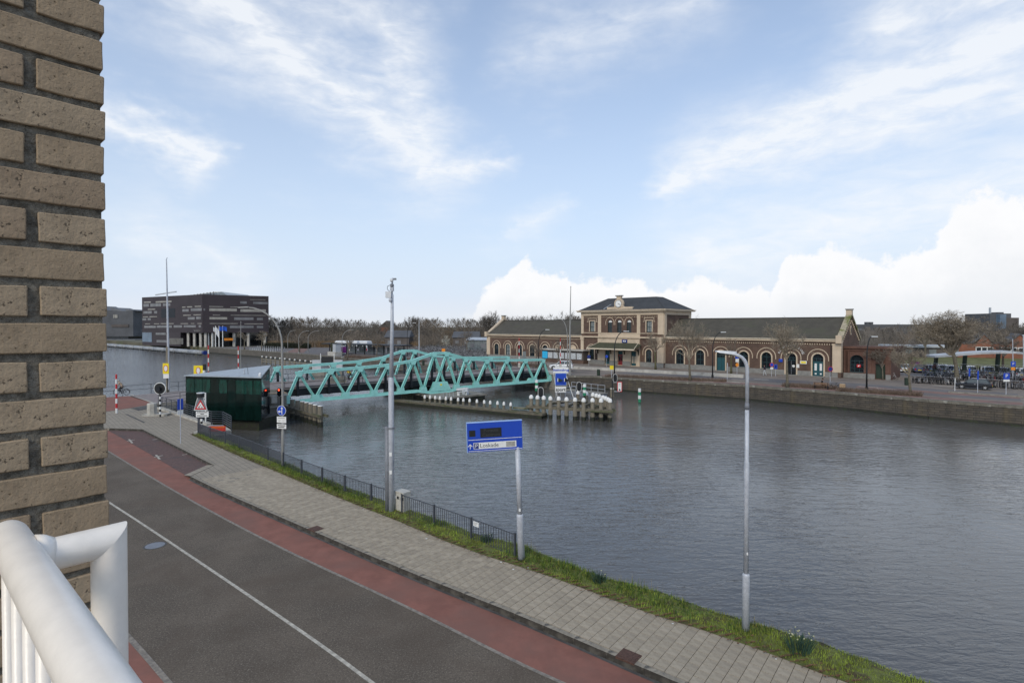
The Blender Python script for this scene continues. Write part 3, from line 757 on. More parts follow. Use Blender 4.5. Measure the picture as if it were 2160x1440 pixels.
# balcony railing
RD = Vector((.757, -.654)).normalized(); RE = Vector((-.5795, .624)); RZ = HC-.243
ra = thing('balcony_railing', 'white painted tubular balcony railing in the lower left corner', 'railing', (RE.x, RE.y, 0), math.atan2(RD.y, RD.x))
hr = MB()
xs = [-.022, -.020, -.015, -.007, 0, .3, .7, 1.2, 2.4]; rs = [.003, .010, .015, .0180, .0188, .0188, .0188, .0188, .0188]
hr.tube([(x, 0, RZ) for x in xs], rs, 32); hr.build('handrail', 'white_paint', ra, smooth=True)
yo, xo, zo, rp = .080, .068, RZ-.010, .0178              # short return outwards, mitred into the post
cs_ = [(rp*math.cos(R(k*12)), rp*math.sin(R(k*12))) for k in range(30)]
for nm, A_, B_ in (('return_bar', lambda c, q: (xo+c, 0, zo+q), lambda c, q: (xo+c, yo+q, zo+q)), ('post', lambda c, q: (xo+c, yo+q, zo+q), lambda c, q: (xo+c, yo+q, 6.9))):
    mb = MB(); mb.v = [A_(*c) for c in cs_]+[B_(*c) for c in cs_]; mb.f = [(k, (k+1) % 30, 30+(k+1) % 30, 30+k) for k in range(30)]; mb.build(nm, 'white_paint', ra, smooth=True)
wd_ = MB(); wd_.tube([(xo, .012, zo+.002), (xo, .020, zo+.001), (xo, .028, zo)], [.0235, .0225, .0185], 24); wd_.build('weld_bead', 'white_paint', ra, smooth=True)
bl = MB().tube([(0, 0, 7.02), (0, 0, RZ-.01)], .0062, 16).mesh('baluster', 'white_paint', True)
for x in [-.003+.07*k for k in range(26)]: link('baluster', bl, ra, (x, 0, 0))
MB().beam((-.3, 0, 7.02), (2.4, 0, 7.02), .04, .03).build('bottom_rail', 'white_paint', ra)
sl = thing('balcony_slab', 'concrete balcony slab below the white railing, out of the picture', 'balcony', (RE.x, RE.y, 0), math.atan2(RD.y, RD.x))
MB().box(-.2, 3.0, -1.4, .04, 6.62, 6.84).build('floor_slab', 'concrete', sl)

# ================================================================== POLES ON THE BANK
def lean(o, rx, ry): o.rotation_euler = (rx, ry, o.rotation_euler[2])
# lamp post on the bank
x, y = G(1573, 1330, .05)
t_ = thing('street_lamp', 'galvanised lamp post with flat white head standing on the grass bank', 'street lamp', (x, y, .05))
zt = D(1577, 752, y)[2]
MB().tube([(0, 0, -.2), (0, 0, 1.50), (0, 0, 1.54), (0, 0, 1.58)], [.098, .096, .094, .068], 20).build('base_section', 'galv', t_, smooth=True)
MB().tube([(0, 0, 1.55), (0, 0, 4.6), (0, 0, 4.63), (0, 0, 6.1)], [.068, .066, .054, .052], 20).build('shaft', 'galv', t_, smooth=True)
arm = [(0, 0, 6.05), (0, 0, zt-.42)]+[(-.30*(1-math.cos(R(a))), 0, zt-.42+.40*math.sin(R(a))) for a in range(15, 76, 15)]+[(-.36, 0, zt+.02)]
MB().tube([(0, 0, 6.02), (0, 0, 6.10), (0, 0, 6.2)], [.058, .058, .05], 16).build('joint_ring', 'galv_dark', t_, smooth=True)
MB().tube(arm, .047, 14).build('arm', 'galv', t_, smooth=True)
hd = MB(); prof = [(-.28, .035), (-.33, .08), (-.42, .10), (-.58, .115), (-.76, .11), (-.83, .07)]
for s_, zz in ((1, 0),):
    up = [(px_-.02, w_) for px_, w_ in prof]
    for i, (px_, w_) in enumerate(up): hd.v += [(px_, -w_, zt-.03+.022*i), (px_, w_, zt-.03+.022*i), (px_, w_*.75, zt+.085+.006*i), (px_, -w_*.75, zt+.085+.006*i)]
    for i in range(len(up)-1):
        for j in range(4): a, b_ = i*4+j, i*4+(j+1) % 4; hd.f.append((a, b_, b_+4, a+4))
    hd.f += [(3, 2, 1, 0), tuple(len(up)*4-4+j for j in range(4))]
hd.build('lamp_head', 'lamp_white', t_)
MB().box(-.74, -.45, -.07, .07, zt-.005, zt+.02).build('led_panel', 'led_dim', t_).rotation_euler = (0, R(0), 0)
MB().box(-.02, .02, -.0745, -.068, 2.10, 2.17).build('number_plate', 'sign_white', t_)
# camera mast
x, y = G(823, 1078, .05); zt = D(829, 628, y)[2]
t_ = thing('camera_mast', 'tall slender grey steel mast with cameras and a white box on top', 'mast', (x, y, .05))
zm = D(824, 905, y)[2]; z2 = D(824, 800, y)[2]
MB().tube([(.06, 0, -.2), (.06, 0, zm), (.06, 0, z2), (.06, 0, z2+.05)], [.125, .12, .12, .10], 18).build('lower_shaft', 'galv', t_, smooth=True)
MB().tube([(.07, 0, z2), (.11, 0, D(826, 690, y)[2]), (.12, 0, zt+.1)], [.10, .075, .062], 16).build('upper_shaft', 'galv', t_, smooth=True)
MB().tube([(-.13, .05, -.2), (-.13, .05, zm+.05)], .105, 16).build('side_post', 'galv_dark', t_, smooth=True)
cl = MB(); cl.lathe([(.15, -.03), (.155, 0), (.15, .05)], (.06, 0, zm), 16); cl.box(-.30, .25, -.03, .03, zm, zm+.04); cl.build('clamp', 'galv_dark', t_)
MB().box(-.15, .10, -.14, .10, zt-.05, zt+.22).build('junction_box', 'lamp_white', t_)
MB().box(.05, .18, -.10, .10, zt+.25, zt+.55).build('radio_unit', 'galv', t_)
MB().tube([(.05, -.05, zt+.2), (-.08, -.06, zt+.32), (-.08, -.06, zt+.45), (.06, -.05, zt+.52)], .012, 6).build('cable', 'ink', t_)
for k, (dx_, zz) in enumerate(((0, .72), (.06, .50), (.0, -.16))):
    cm = MB(); cm._lathe([(.001, -.09), (.05, -.075), (.075, -.03), (.075, .04), (.05, .08), (.001, .09)], (.12+dx_*.6-.06*k*.5, -.08, zt+zz), 12); cm.build('camera', ('lamp_white', 'galv_dark', 'galv')[k], t_, smooth=True)
MB().tube([(.12, 0, zt), (.13, 0, zt+.72)], .035, 10).build('top_tube', 'galv', t_)
MB().box(.12, .30, -.05, .05, zt+.74, zt+.82).build('camera_housing', 'galv_dark', t_)
for zz in (1.7, 2.5): MB().box(.0, .11, -.131, -.118, zz, zz+.16).build('sticker', 'sign_white', t_)
# cabinet beside the mast
x, y = G(849, 1076, .05)
t_ = thing('utility_cabinet', 'weathered cream utility cabinet standing behind the gap in the railing', 'cabinet', (x, y, .0), R(-38))
MB().box(-.30, .30, -.2, .2, 0, .88).build('body', 'cabinet', t_); MB().box(-.32, .32, -.22, .22, .88, .94).build('lid', 'cabinet', t_)
for k in range(4): MB().box(-.28+.15*k, -.16+.15*k, -.215, -.20, .60, .72).build('sticker', ('sign_white', 'ink', 'grey_panel', 'ink')[k], t_)
MB().box(-.31, -.30, -.12, -.02, .3, .5).build('vent', 'ink', t_)
# route sign
x, y = G(1100, 1180, .02)
t_ = thing('route_sign', 'large blue parking route sign on a leaning galvanised pole', 'road sign', (x, y, 0)); lean(t_, 0, R(-2.0))
MB().tube([(0, 0, -.2), (0, 0, 1.55), (0, 0, 1.62), (0, 0, 1.66)], [.125, .122, .118, .095], 20).build('pole_base', 'galv', t_, smooth=True)
MB().tube([(0, 0, 1.6), (0, 0, 4.05)], [.093, .09], 20).build('pole', 'galv', t_, smooth=True)
MB().lathe([(.15, -.02), (.15, .03), (.125, .05)], (0, 0, .03), 16).build('foot_ring', 'ink', t_)
MB().box(-.03, .03, -.105, -.09, 1.78, 1.88).build('sticker', 'sign_white', t_)
sa = R(8)
pnl = MB().box(-1.77, .17, -.08, .06, 3.98, 4.99).build('panel', 'sign_blue', t_); pnl.rotation_euler = (0, 0, sa)
fr_ = MB()
fr_.box(-1.78, .18, -.085, .065, 4.99, 5.01); fr_.box(-1.79, -1.77, -.085, .065, 3.97, 5.01)
fr_.build('edge_trim', 'sign_frame', pnl)
def on_panel(nm, x0, x1, z0, z1, m_, d=.083): return MB().box(x0, x1, -d, -.079, z0, z1).build(nm, m_, pnl)
on_panel('white_line', -1.74, .15, 4.395, 4.412, 'sign_white'); on_panel('white_line', -1.74, .15, 4.005, 4.02, 'sign_white')
on_panel('display', -1.70, -1.48, 4.52, 4.74, 'led_black'); on_panel('display', -1.31, -.56, 4.47, 4.79, 'led_black')
text_mesh('P-route', .17, 'led_dim', pnl, FACE(-.93, -.084, 4.71), .001); text_mesh('Centrum', .17, 'led_dim', pnl, FACE(-.93, -.084, 4.55), .001)
on_panel('parking_strip', -1.56, -.05, 4.075, 4.30, 'sign_white', .082); on_panel('parking_tile', -1.54, -1.38, 4.09, 4.285, 'sign_navy', .084)
text_mesh('P', .19, 'sign_white', pnl, FACE(-1.46, -.085, 4.185), .001); text_mesh('Loskade', .20, 'ink', pnl, FACE(-1.34, -.083, 4.185), .001, align='LEFT')
on_panel('counter_window', -.41, -.09, 4.10, 4.275, 'grey_panel', .084)
ar = MB(); ar.box(-1.69, -1.665, -.083, -.079, 4.09, 4.24)
ar.plate([(-1.76, 4.185), (-1.745, 4.165), (-1.6775, 4.232), (-1.61, 4.165), (-1.595, 4.185), (-1.6775, 4.268)], -.083, -.079); ar.build('arrow', 'sign_white', pnl)
# curved lamp post with the blue turn sign
x, y = G(597, 985, 0); 
t_ = thing('street_lamp', 'grey lamp post with long curved arm carrying a blue turn sign', 'street lamp', (x, y, 0))
zt = D(595, 690, y)[2]; ze = D(520, 648, y)[2]; xe = D(512, 648, y)[0]-x
cv = [(0, 0, -.2), (0, 0, 2.1), (0, 0, 2.15), (0, 0, 4.4), (-.02, 0, zt-1.0)]
for k in range(1, 9):
    a = R(90*k/8); cv.append((-.02-(-xe-.25)*(1-math.cos(a)), 0, zt-1.0+(ze-zt+1.0)*math.sin(a)))
MB().tube(cv, [.085, .085, .065, .065, .058]+[.05-.002*k for k in range(8)], 14).build('shaft', 'post_grey', t_, smooth=True)
hd = MB().hexa([(xe-.25, -.10, ze-.04), (xe+.35, -.10, ze-.02), (xe+.35, .10, ze-.02), (xe-.25, .10, ze-.04), (xe-.2, -.07, ze+.02), (xe+.35, -.05, ze+.05), (xe+.35, .05, ze+.05), (xe-.2, .07, ze+.02)]); hd.build('lamp_head', 'post_grey', t_)
zs = D(597, 865, y)[2]; sg = R(-14)
ds = MB(); ds.plate(arc(0, zs, .30, 0, 360, 36)[:-1], -.115, -.10); d_o = ds.build('sign_disc', 'sign_white', t_); d_o.rotation_euler = (0, 0, sg)
MB().plate(arc(0, zs, .28, 0, 360, 36)[:-1], -.119, -.116).build('blue_face', 'sign_blue', d_o)
ar = MB().box(.01, .06, -.124, -.120, zs-.21, zs+.14); ar.plate([(-.05, zs+.11), (.035, zs+.23), (.12, zs+.11)], -.124, -.120)
ar.box(-.13, .01, -.124, -.120, zs-.085, zs-.035); ar.plate([(-.12, zs+.02), (-.12, zs-.14), (-.24, zs-.06)], -.124, -.120); ar.build('arrows', 'sign_white', d_o)
for k, (z0, z1, lines) in enumerate(((zs-.72, zs-.36, 2), (zs-1.06, zs-.80, 2))):
    pl = MB().box(-.31, .31, -.115, -.10, z0, z1).build('notice_plate', 'sign_white', t_); pl.rotation_euler = (0, 0, sg)
    if k == 0:
        MB().box(-.24, .24, -.118, -.116, z1-.11, z1-.06).build('printed_line', 'grey_panel', pl); text_mesh('46 - 52', .15, 'grey_panel', pl, FACE(0, -.117, z0+.11), .001)
    else:
        for j in range(2): MB().box(-.25+.04*j, .25-.05*j, -.118, -.116, z1-.10-.10*j, z1-.05-.10*j).build('printed_line', 'ink', pl)
# ================================================================== SWING BRIDGE
BD = Vector((.783, .622)).normalized(); B0 = Vector((-25.2, 64.4)); ba = math.atan2(BD.y, BD.x); BW, BL = 9.3, 38.6
br = thing('swing_bridge', 'turquoise steel truss swing bridge spanning the canal towards the station', 'bridge', (B0.x, B0.y, 0), ba)
def bp(x, y): return (B0.x+BD.x*x-BD.y*y, B0.y+BD.y*x+BD.x*y)
ZB, ZE, ZM, ZD = -.55, 2.95, 4.62, .95
mid = BL/2
half = [0, 3.76, 7.55, 11.3, 15.05, 18.3]
def ztop(x):
    u = abs(x-mid)
    return np.interp(u, [0, 1.0, 4.24, 8.0, 11.75, 19.3], [ZM, ZM, 3.72, 3.30, 3.14, ZE])
def zbot(x):
    u = abs(x-mid); return np.interp(u, [0, 1.2, 3.6, 5.5, 30], [ZB-.45, ZB-.4, ZB+.02, ZB, ZB])
tops = half+[BL-h for h in reversed(half)]
bots = [1.9, 5.65, 9.4, 13.2, 16.6, BL-16.6, BL-13.2, BL-9.4, BL-5.65, BL-1.9]
CH = .36
for y, sgn in ((0, -1), (BW, 1)):
    tp = [tops[0]]+sorted(set(tops[1:-1]+[mid-1, mid+1, mid-4.24, mid+4.24]))+[tops[-1]]
    mb = MB()
    for a, b_ in zip(tp, tp[1:]):
        mb.beam((a-.02, y, ztop(a)), (b_+.02, y, ztop(b_)), .40, .10); 
        for dy in (-.15, .15): mb.beam((a-.02, y+dy, ztop(a)-.17), (b_+.02, y+dy, ztop(b_)-.17), .035, .26)
    mb.build('top_chord', 'bridge_green', br)
    bx = [-1.55, 1.9, 5.65, 9.4, 13.2, 15.7, mid-1.2, mid, mid+1.2, BL-15.7, BL-13.2, BL-9.4, BL-5.65, BL-1.9, BL+1.55]
    mb = MB()
    for a, b_ in zip(bx, bx[1:]):
        mb.beam((a-.02, y, zbot(a)-.16), (b_+.02, y, zbot(b_)-.16), .44, .09)
        for dy in (-.16, .16): mb.beam((a-.02, y+dy, zbot(a)+.03), (b_+.02, y+dy, zbot(b_)+.03), .035, .30)
    mb.build('bottom_chord', 'bridge_green', br)
    def diag(a, za, b_, zb):
        m_ = MB(); p, q = Vector((a, y, za)), Vector((b_, y, zb)); d = (q-p).normalized(); s_ = Vector((-d.z, 0, d.x))
        for k in (-.12, .12): m_.beam(p+s_*k, q+s_*k, .30, .030, up=s_)
        m_.beam(p, q, .030, .22, up=s_)
        m_.build('diagonal', 'bridge_green', br)
    def gus(x, z, w0, w1, h, up):
        m_ = MB()
        for dy in (-.185, .185):
            pl = [(x-w0/2, z), (x+w0/2, z), (x+w1/2, z+h*up), (x-w1/2, z+h*up)]
            if up < 0: pl.reverse()
            m_.plate(pl, y+dy-.016, y+dy+.016)
        m_.build('gusset_plate', 'bridge_green', br)
    seq = [(-1.45, zbot(0)+.1)]+[]
    diag(-1.40, zbot(-1.4)+.1, 0.02, ztop(0)-.1); diag(BL+1.40, zbot(0)+.1, BL-.02, ztop(BL)-.1)
    T, Bt = tops, bots
    for i in range(5):
        for (a, b_) in ((T[i], Bt[i]), (T[i+1], Bt[i]), (T[11-i], Bt[9-i]), (T[10-i], Bt[9-i])):
            diag(a, ztop(a)-.25, b_, zbot(b_)+.15)
    diag(mid-1.0, ztop(mid)-.3, mid+.85, ZB+.35); diag(mid+1.0, ztop(mid)-.3, mid-.85, ZB+.35)
    for x in T: gus(x, ztop(x)-.02, 1.15 if 0 < x < BL else .8, .5, .62, -1)
    for x in Bt: gus(x, zbot(x)-.10, 1.15, .85, .72, 1)
    for x in (-1.4, BL+1.4): gus(x, zbot(x)-.1, .8, .5, .95, 1)
    cp = MB()
    for dy in (-.2, .2): cp.plate([(mid-1.75, ZB-.2), (mid+1.75, ZB-.2), (mid+1.35, ZB+.35), (mid+1.05, ZB+1.05), (mid-1.05, ZB+1.05), (mid-1.35, ZB+.35)], y+dy-.02, y+dy+.02)
    cp.build('pivot_plate', 'bridge_green', br)
    if y == 0:
        sh = MB().plate([(mid-.30, ZB+.85), (mid-.30, ZB+.50)]+arc(mid, ZB+.50, .30, 180, 360, 8)+[(mid+.30, ZB+.85)], -.26, -.225); s_o = sh.build('coat_of_arms', 'bridge_green', br)
        MB().plate([(mid-.14, ZB+.78), (mid-.14, ZB+.52), (mid+.14, ZB+.52), (mid+.14, ZB+.78)], -.275, -.262).build('crest', 'sign_yellow', s_o)
    for x in T:                                          # dark inner posts carrying the deck
        yi = y-sgn*.55
        MB().box(x-.14, x+.14, yi-.12, yi+.12, ZD-1.0, ztop(x)-.75).build('deck_post', 'bridge_black', br)
        MB().box(x-.10, x+.10, min(y, yi), max(y, yi), ztop(x)-.95, ztop(x)-.75).build('bracket', 'bridge_black', br)
    yi = y-sgn*.95
    MB().box(-1.4, BL+1.4, yi-.10, yi+.10, ZD-1.0, ZD+.06).build('edge_girder', 'bridge_black', br)
    yr = y-sgn*1.15                                      # hand railing on the deck edge
    rl = MB()
    for zz in (.55, 1.08): rl.beam((-1.4, yr, ZD+zz), (BL+1.4, yr, ZD+zz), .05, .045)
    rl.build('hand_rail', 'fence_navy', br)
    pm = MB().box(-.03, .03, -.03, .03, 0, 1.08).mesh('rail_post', 'fence_navy')
    for k in range(18): link('rail_post', pm, br, (-1.3+k*(BL+2.6)/17, yr, ZD))
MB().box(-1.5, BL+1.5, .75, BW-.75, ZD-.16, ZD).build('deck', 'deck', br)
for y0, y1 in ((.95, 2.2), (BW-2.2, BW-.95)): MB().box(-1.5, BL+1.5, y0, y1, ZD, ZD+.10).build('footway', 'deck', br)
for k in range(12):
    x = tops[k]; MB().box(x-.15, x+.15, .3, BW-.3, ZD-.75, ZD-.2).build('cross_beam', 'bridge_black', br)
for y in (0.25, BW-.25):
    for x in (2.6, BL-2.6): MB().hexa([(x-.6, y-.15, ZB+.1), (x+.5, y-.15, ZB+.1), (x+.5, y+.15, ZB+.1), (x-.6, y+.15, ZB+.1), (x-.25, y-.12, ZB+.55), (x+.15, y-.12, ZB+.55), (x+.15, y+.12, ZB+.55), (x-.25, y+.12, ZB+.55)]).build('end_bearing', 'bridge_green', br)
# pivot pier and its timber/concrete landing
pp = thing('pivot_pier', 'concrete pivot pier with landing stage under the middle of the bridge', 'bridge pier', (*bp(mid, BW/2), 0), ba)
MB().lathe([(3.3, -4.0), (3.3, -1.35), (3.4, -1.3), (3.4, -1.0)], (0, 0, 0), 36).build('pier_drum', 'concrete_moss', pp)
MB().box(-2.9, 4.6, -9.5, 8.0, -1.30, -1.08).build('landing_deck', 'concrete', pp)
MB().box(-2.7, 4.4, -9.3, 7.8, -4, -1.30).build('landing_base', 'wet_wood_and_shade', pp)
MB().tube([(0, -2.5, -1.0), (0, 2.5, -1.0)], .5, 14).build('pivot_bearing', 'bridge_black', pp)
MB().lathe([(.45, 0), (.45, .85), (.42, .9)], (1.9, -8.2, -1.08), 18).build('white_drum', 'lamp_white', pp)
for x in (-2.2, -1.2):
    MB().tube([(x, -9.1, -1.08), (x, -9.1, -.45), (x+.55, -9.1, -.45), (x+.55, -9.1, -1.08)], .025, 6).build('ladder_hoop', 'galv', pp)
bn_ = MB(); bn_.beam((.2, -8.9, -.55), (1.7, -8.9, -.55), .35, .05); bn_.beam((.2, -8.6, -.25), (1.7, -8.6, -.25), .05, .30); bn_.box(.35, .42, -9.0, -8.5, -1.08, -.55); bn_.box(1.5, 1.57, -9.0, -8.5, -1.08, -.55); bn_.build('bench', 'sign_white', pp)
# abutments
for nm, x0, x1, lb in (('left', -4.6, -1.75, 'weathered concrete abutment under the near end of the bridge beside the green house'), ('right', BL+1.75, BL+4.5, 'concrete abutment carrying the station end of the bridge')):
    t_ = thing('bridge_abutment', lb, 'abutment', (*bp(x0, 0), 0), ba)
    MB().box(0, x1-x0, -1.2, BW+1.2, -4, .35).build('body', 'concrete', t_)
    MB().box(-.15, x1-x0+.10, -1.35, BW+1.35, .35, .62).build('cap', 'concrete_light', t_)
    if nm == 'left':
        MB().box(-.2, x1-x0+.12, -1.4, BW+1.4, -.9, -.72).build('ledge', 'concrete_light', t_)
        for k in (0, 1): MB().box(.35+.75*k, .95+.75*k, -1.62, -1.36, -.35, .33).build('control_box', 'cabinet', t_)
        MB().box(2.2, 2.4, -1.5, -1.36, -1.8, .3).build('cable_duct', 'post_black', t_)
        MB().box(-.1, 2.9, -1.3, -.2, .625, .68).build('plank_cover', 'carton', t_)
# approach road on our side: rises to the deck
apn = [G3(327, 851, .05), (*bp(-3.0, .6), ZD-.02), (*bp(-1.55, .6), ZD-.005)]; apf = [(-45.3, 64.6, .05), (*bp(-3.0, BW-.6), ZD-.02), (*bp(-1.55, BW-.6), ZD-.005)]
mb = MB(); mb.v = apn+apf; mb.f = [(0, 1, 4, 3), (1, 2, 5, 4)]; struct(mb.build('approach_road', 'deck'))
sk = MB()
for e_ in (apn, apf):
    for a, b_ in zip(e_, e_[1:]): sk.face([(a[0], a[1], -1.2), (b_[0], b_[1], -1.2), b_, a])
struct(sk.build('approach_side', 'concrete'))
poly_sheet('red_crossing', [G(327, 851), (-45.4, 64.5), (-70, 52), (-62, 38), G(230, 867), G(276, 860)], .012, 'red_lane')
mark('crossing_line', [((277, 832), (327, 851))], .22, .062, 'line_white')
poly_sheet('dark_flagstones', [G(276, 861), G(327, 852), G(334, 858), G(292, 866)], .016, 'gutter')
# far-side railing of the approach
def post_rail(name, label, pts, hgt, rails, spacing, m='fence_navy', group=None, pw=.05):
    p0 = pts[0]; t_ = thing(name, label, 'railing', (p0[0], p0[1], p0[2]), 0, group)
    pm = MB().box(-pw/2, pw/2, -pw/2, pw/2, -.1, hgt).mesh('post', m)
    for a, b_ in zip(pts, pts[1:]):
        a, b_ = Vector(a), Vector(b_); n_ = max(1, round((b_-a).length/spacing))
        for k in range(n_+1): q = a+(b_-a)*(k/n_)-Vector(p0); link('post', pm, t_, q, yaw(a, b_))
        for zz in rails: MB().beam(a-Vector(p0)+Vector((0, 0, zz)), b_-Vector(p0)+Vector((0, 0, zz)), .045, .045).build('rail', m, t_)
    return t_
post_rail('quay_railing', 'long thin railing along the far side of the approach road behind the cyclist', [(-75, 50.3, .0), (-46.2, 64.6, .05), (-33.6, 71.0, .7), (*bp(-1.6, BW-.3), ZD)], 1.15, (1.13, .6), 2.6)
post_rail('quay_railing', 'short railing beside the approach road left of the green house', [G3(334, 855, .1), (*bp(-4.4, -.2), .75)], 1.1, (1.1, .75, .4), 1.9)
# ---- machine house
fl, frr = D(392, 793, 55.7), D(551, 797, 53.6); bk = D(568, 771, 58.2)
hx = Vector((frr[0]-fl[0], frr[1]-fl[1])); W = hx.length; ha = math.atan2(hx.y, hx.x)
mh = thing('machine_house', 'dark green glass bridge control house with sloping grey roof', 'building', (fl[0], fl[1], 0), ha)
Zf = (fl[2]+frr[2])/2; rel = Vector((bk[0]-fl[0], bk[1]-fl[1])); bxl, byl = rel.dot(hx/W), rel.dot(Vector((-hx.y, hx.x))/W)
MB().hexa([(0.05, .06, -1.0), (W-.05, .06, -1.0), (bxl-.05, byl-.05, -1.0), (1.2, byl-.05, -1.0), (0.05, .06, Zf-.06), (W-.05, .06, Zf-.06), (bxl-.05, byl-.05, bk[2]-.1), (1.2, byl-.05, Zf+.15)]).build('core', 'house_green', mh)
npan = 9; pw = W/npan
for k in range(npan):
    wp_ = MB().box(k*pw+.015, (k+1)*pw-.015, 0, .055, -1.05, 1.55).build('wall_panel', 'house_green', mh)
    up_ = MB().box(k*pw+.015, (k+1)*pw-.015, 0, .055, 2.92, Zf).build('wall_panel', 'house_green', mh)
    MB().box(k*pw+.015, (k+1)*pw-.015, .012, .055, 1.565, 2.905).build('window_pane', 'house_pane' if k not in (3, 5) else 'house_green', mh)
    MB().box(k*pw-.02, k*pw+.02, -.012, 0, -1.05, Zf).build('mullion', 'house_green', mh)
MB().hexa([(-.12, -.14, Zf), (W+.10, -.14, Zf), (bxl+.12, byl+.12, bk[2]-.02), (1.1, byl+.12, Zf+.2), (-.12, -.14, Zf+.09), (W+.10, -.14, Zf+.09), (bxl+.12, byl+.12, bk[2]+.06), (1.1, byl+.12, Zf+.29)]).build('roof', 'house_roof', mh)
for k in range(1, 7):
    u = k/7; a = (-.12+(W+.22)*u, -.14, Zf+.10); b_ = (1.1+(bxl-.98)*u, byl+.12, Zf+.30+(bk[2]+.07-Zf-.30)*u); MB().beam(a, b_, .03, .03).build('roof_seam', 'house_roof', mh)
MB().hexa([(W-.02, .0, -1.0), (W+.05, .0, -1.0), (bxl+.06, byl, -1.0), (bxl-.02, byl, -1.0), (W-.02, .0, Zf), (W+.05, .0, Zf), (bxl+.06, byl, bk[2]-.05), (bxl-.02, byl, bk[2]-.05)]).build('side_wall', 'glass_dark', mh)
dm = MB(); dm._lathe([(.15, 0), (.18, .1), (.16, .22), (.08, .32), (.001, .35)], (W-.35, .3, Zf+.18), 12); dm.box(W-.5, W-.2, .15, .45, Zf+.09, Zf+.2); dm.build('roof_camera', 'lamp_white', mh)
MB().tube([(W*.70, .9, Zf+.3), (W*.70, .9, Zf+.75)], .05, 8).build('antenna_base', 'galv', mh)
MB().tube([(W*.76, .8, Zf+.2), (W*.75, .8, Zf+.9), (W*.735, .8, Zf+1.3)], .02, 6).build('whip_antenna', 'ink', mh)
MB().box(.8, W-.6, .4, byl-.3, -4, -1.0).build('foundation', 'wet_wood_and_shade', mh)  # concrete base coloured dark to paint in the shade under the house
# ---- coping, stub slab and horizontal-bar railing in front of the house
t_ = thing('quay_coping', 'moss grown concrete coping at the pavement edge in front of the green house', 'kerb', (cop0.x, cop0.y, 0), yaw(cop0, cop1))
Lc = (cop1-cop0).length
for k in range(9): MB().box(Lc*k/9+.01, Lc*(k+1)/9-.01, -.22, .25, -.35, .14+random.uniform(0, .01)).build('coping_stone', 'concrete_light', t_)
sA, sB, sC = Vector(G(408, 913)), Vector(G(488, 908)), Vector(G(470, 897))
t_ = thing('landing_slab', 'small concrete slab jutting over the water with railing beside the warning sign', 'slab', (0, 0, 0))
MB().prism([tuple(sA), tuple(sB), tuple(sC), tuple(cop1)], -.30, .05).build('slab', 'concrete_light', t_)
MB().prism([tuple(sA*.6+sB*.4), tuple(sB-Vector((.4, 0))), tuple(sC*.7+cop1*.3), tuple(cop1)], -3, -.30).build('support_wall', 'bank_wall', t_)
post_rail('bar_railing', 'dark railing of many horizontal bars in front of the green house', [(*(cop0+Vector((.2, .1))), .1), (*(cop1+Vector((.1, .1))), .1), (*sC, .1), (*sB, .1)], 1.05, (.15, .33, .51, .69, .87, 1.05), 1.5)
# folded red barrier board lying on the slab
b0 = Vector(G(440, 905, .25)); t_ = thing('barrier_board', 'orange red barrier board lying beside the railing on the slab', 'barrier', (b0.x, b0.y, .06), R(8))
MB().box(0, 1.25, -.03, .03, .02, .42).build('board', 'barrier_red', t_); MB().box(.05, 1.2, -.045, -.031, .30, .34).build('stripe', 'sign_orange', t_)
for k in (.1, 1.1): MB().box(k, k+.06, -.2, .2, 0, .05).build('foot', 'post_black', t_)

# ================================================================== SIGNALS, BARRIERS AND SIGNS AROUND THE BRIDGE
def ringed(mb, x, z, r, y0, y1, n=20): mb.plate(arc(x, z, r, 0, 360, n)[:-1], y0, y1); return mb
def barrier_pole(label, px, ytop, ybase, Y, zb=0.0, rz=0.0, foot=True, rad=.075):
    p = D(px, ybase, Y); zt = D(px, ytop, Y)[2]
    t_ = thing('barrier_pole', label, 'barrier', (p[0], Y, zb), rz, 'raised red and white barrier poles')
    n_ = 8; h0 = max(p[2]-zb, .0); L = zt-zb-h0
    for k in range(n_): MB().tube([(0, 0, h0+L*k/n_), (0, 0, h0+L*(k+1)/n_)], rad*(1-.25*k/n_), 8).build('stripe', 'sign_red' if k % 2 == (n_-1) % 2 else 'sign_white', t_)
    if foot: MB().box(-.22, .22, -.18, .18, 0, max(h0, .9)).build('drive_cabinet', 'cabinet', t_)
    return t_
barrier_pole('red and white barrier pole standing alone on the pavement at the far left', 246, 789, 871, G(247, 871)[1], 0, foot=False, rad=.09)
barrier_pole('raised barrier pole behind the green house, left one, below the flags', 440, 728, 800, 63.0, .2)
barrier_pole('raised barrier pole above the green house roof, right one', 503, 730, 800, 66.5, .5)
barrier_pole('raised barrier pole at the station end of the bridge, left one', 1095, 712, 775, 100.0, .6)
barrier_pole('raised barrier pole beside the white car at the station end', 1182, 713, 775, 97.0, .6)
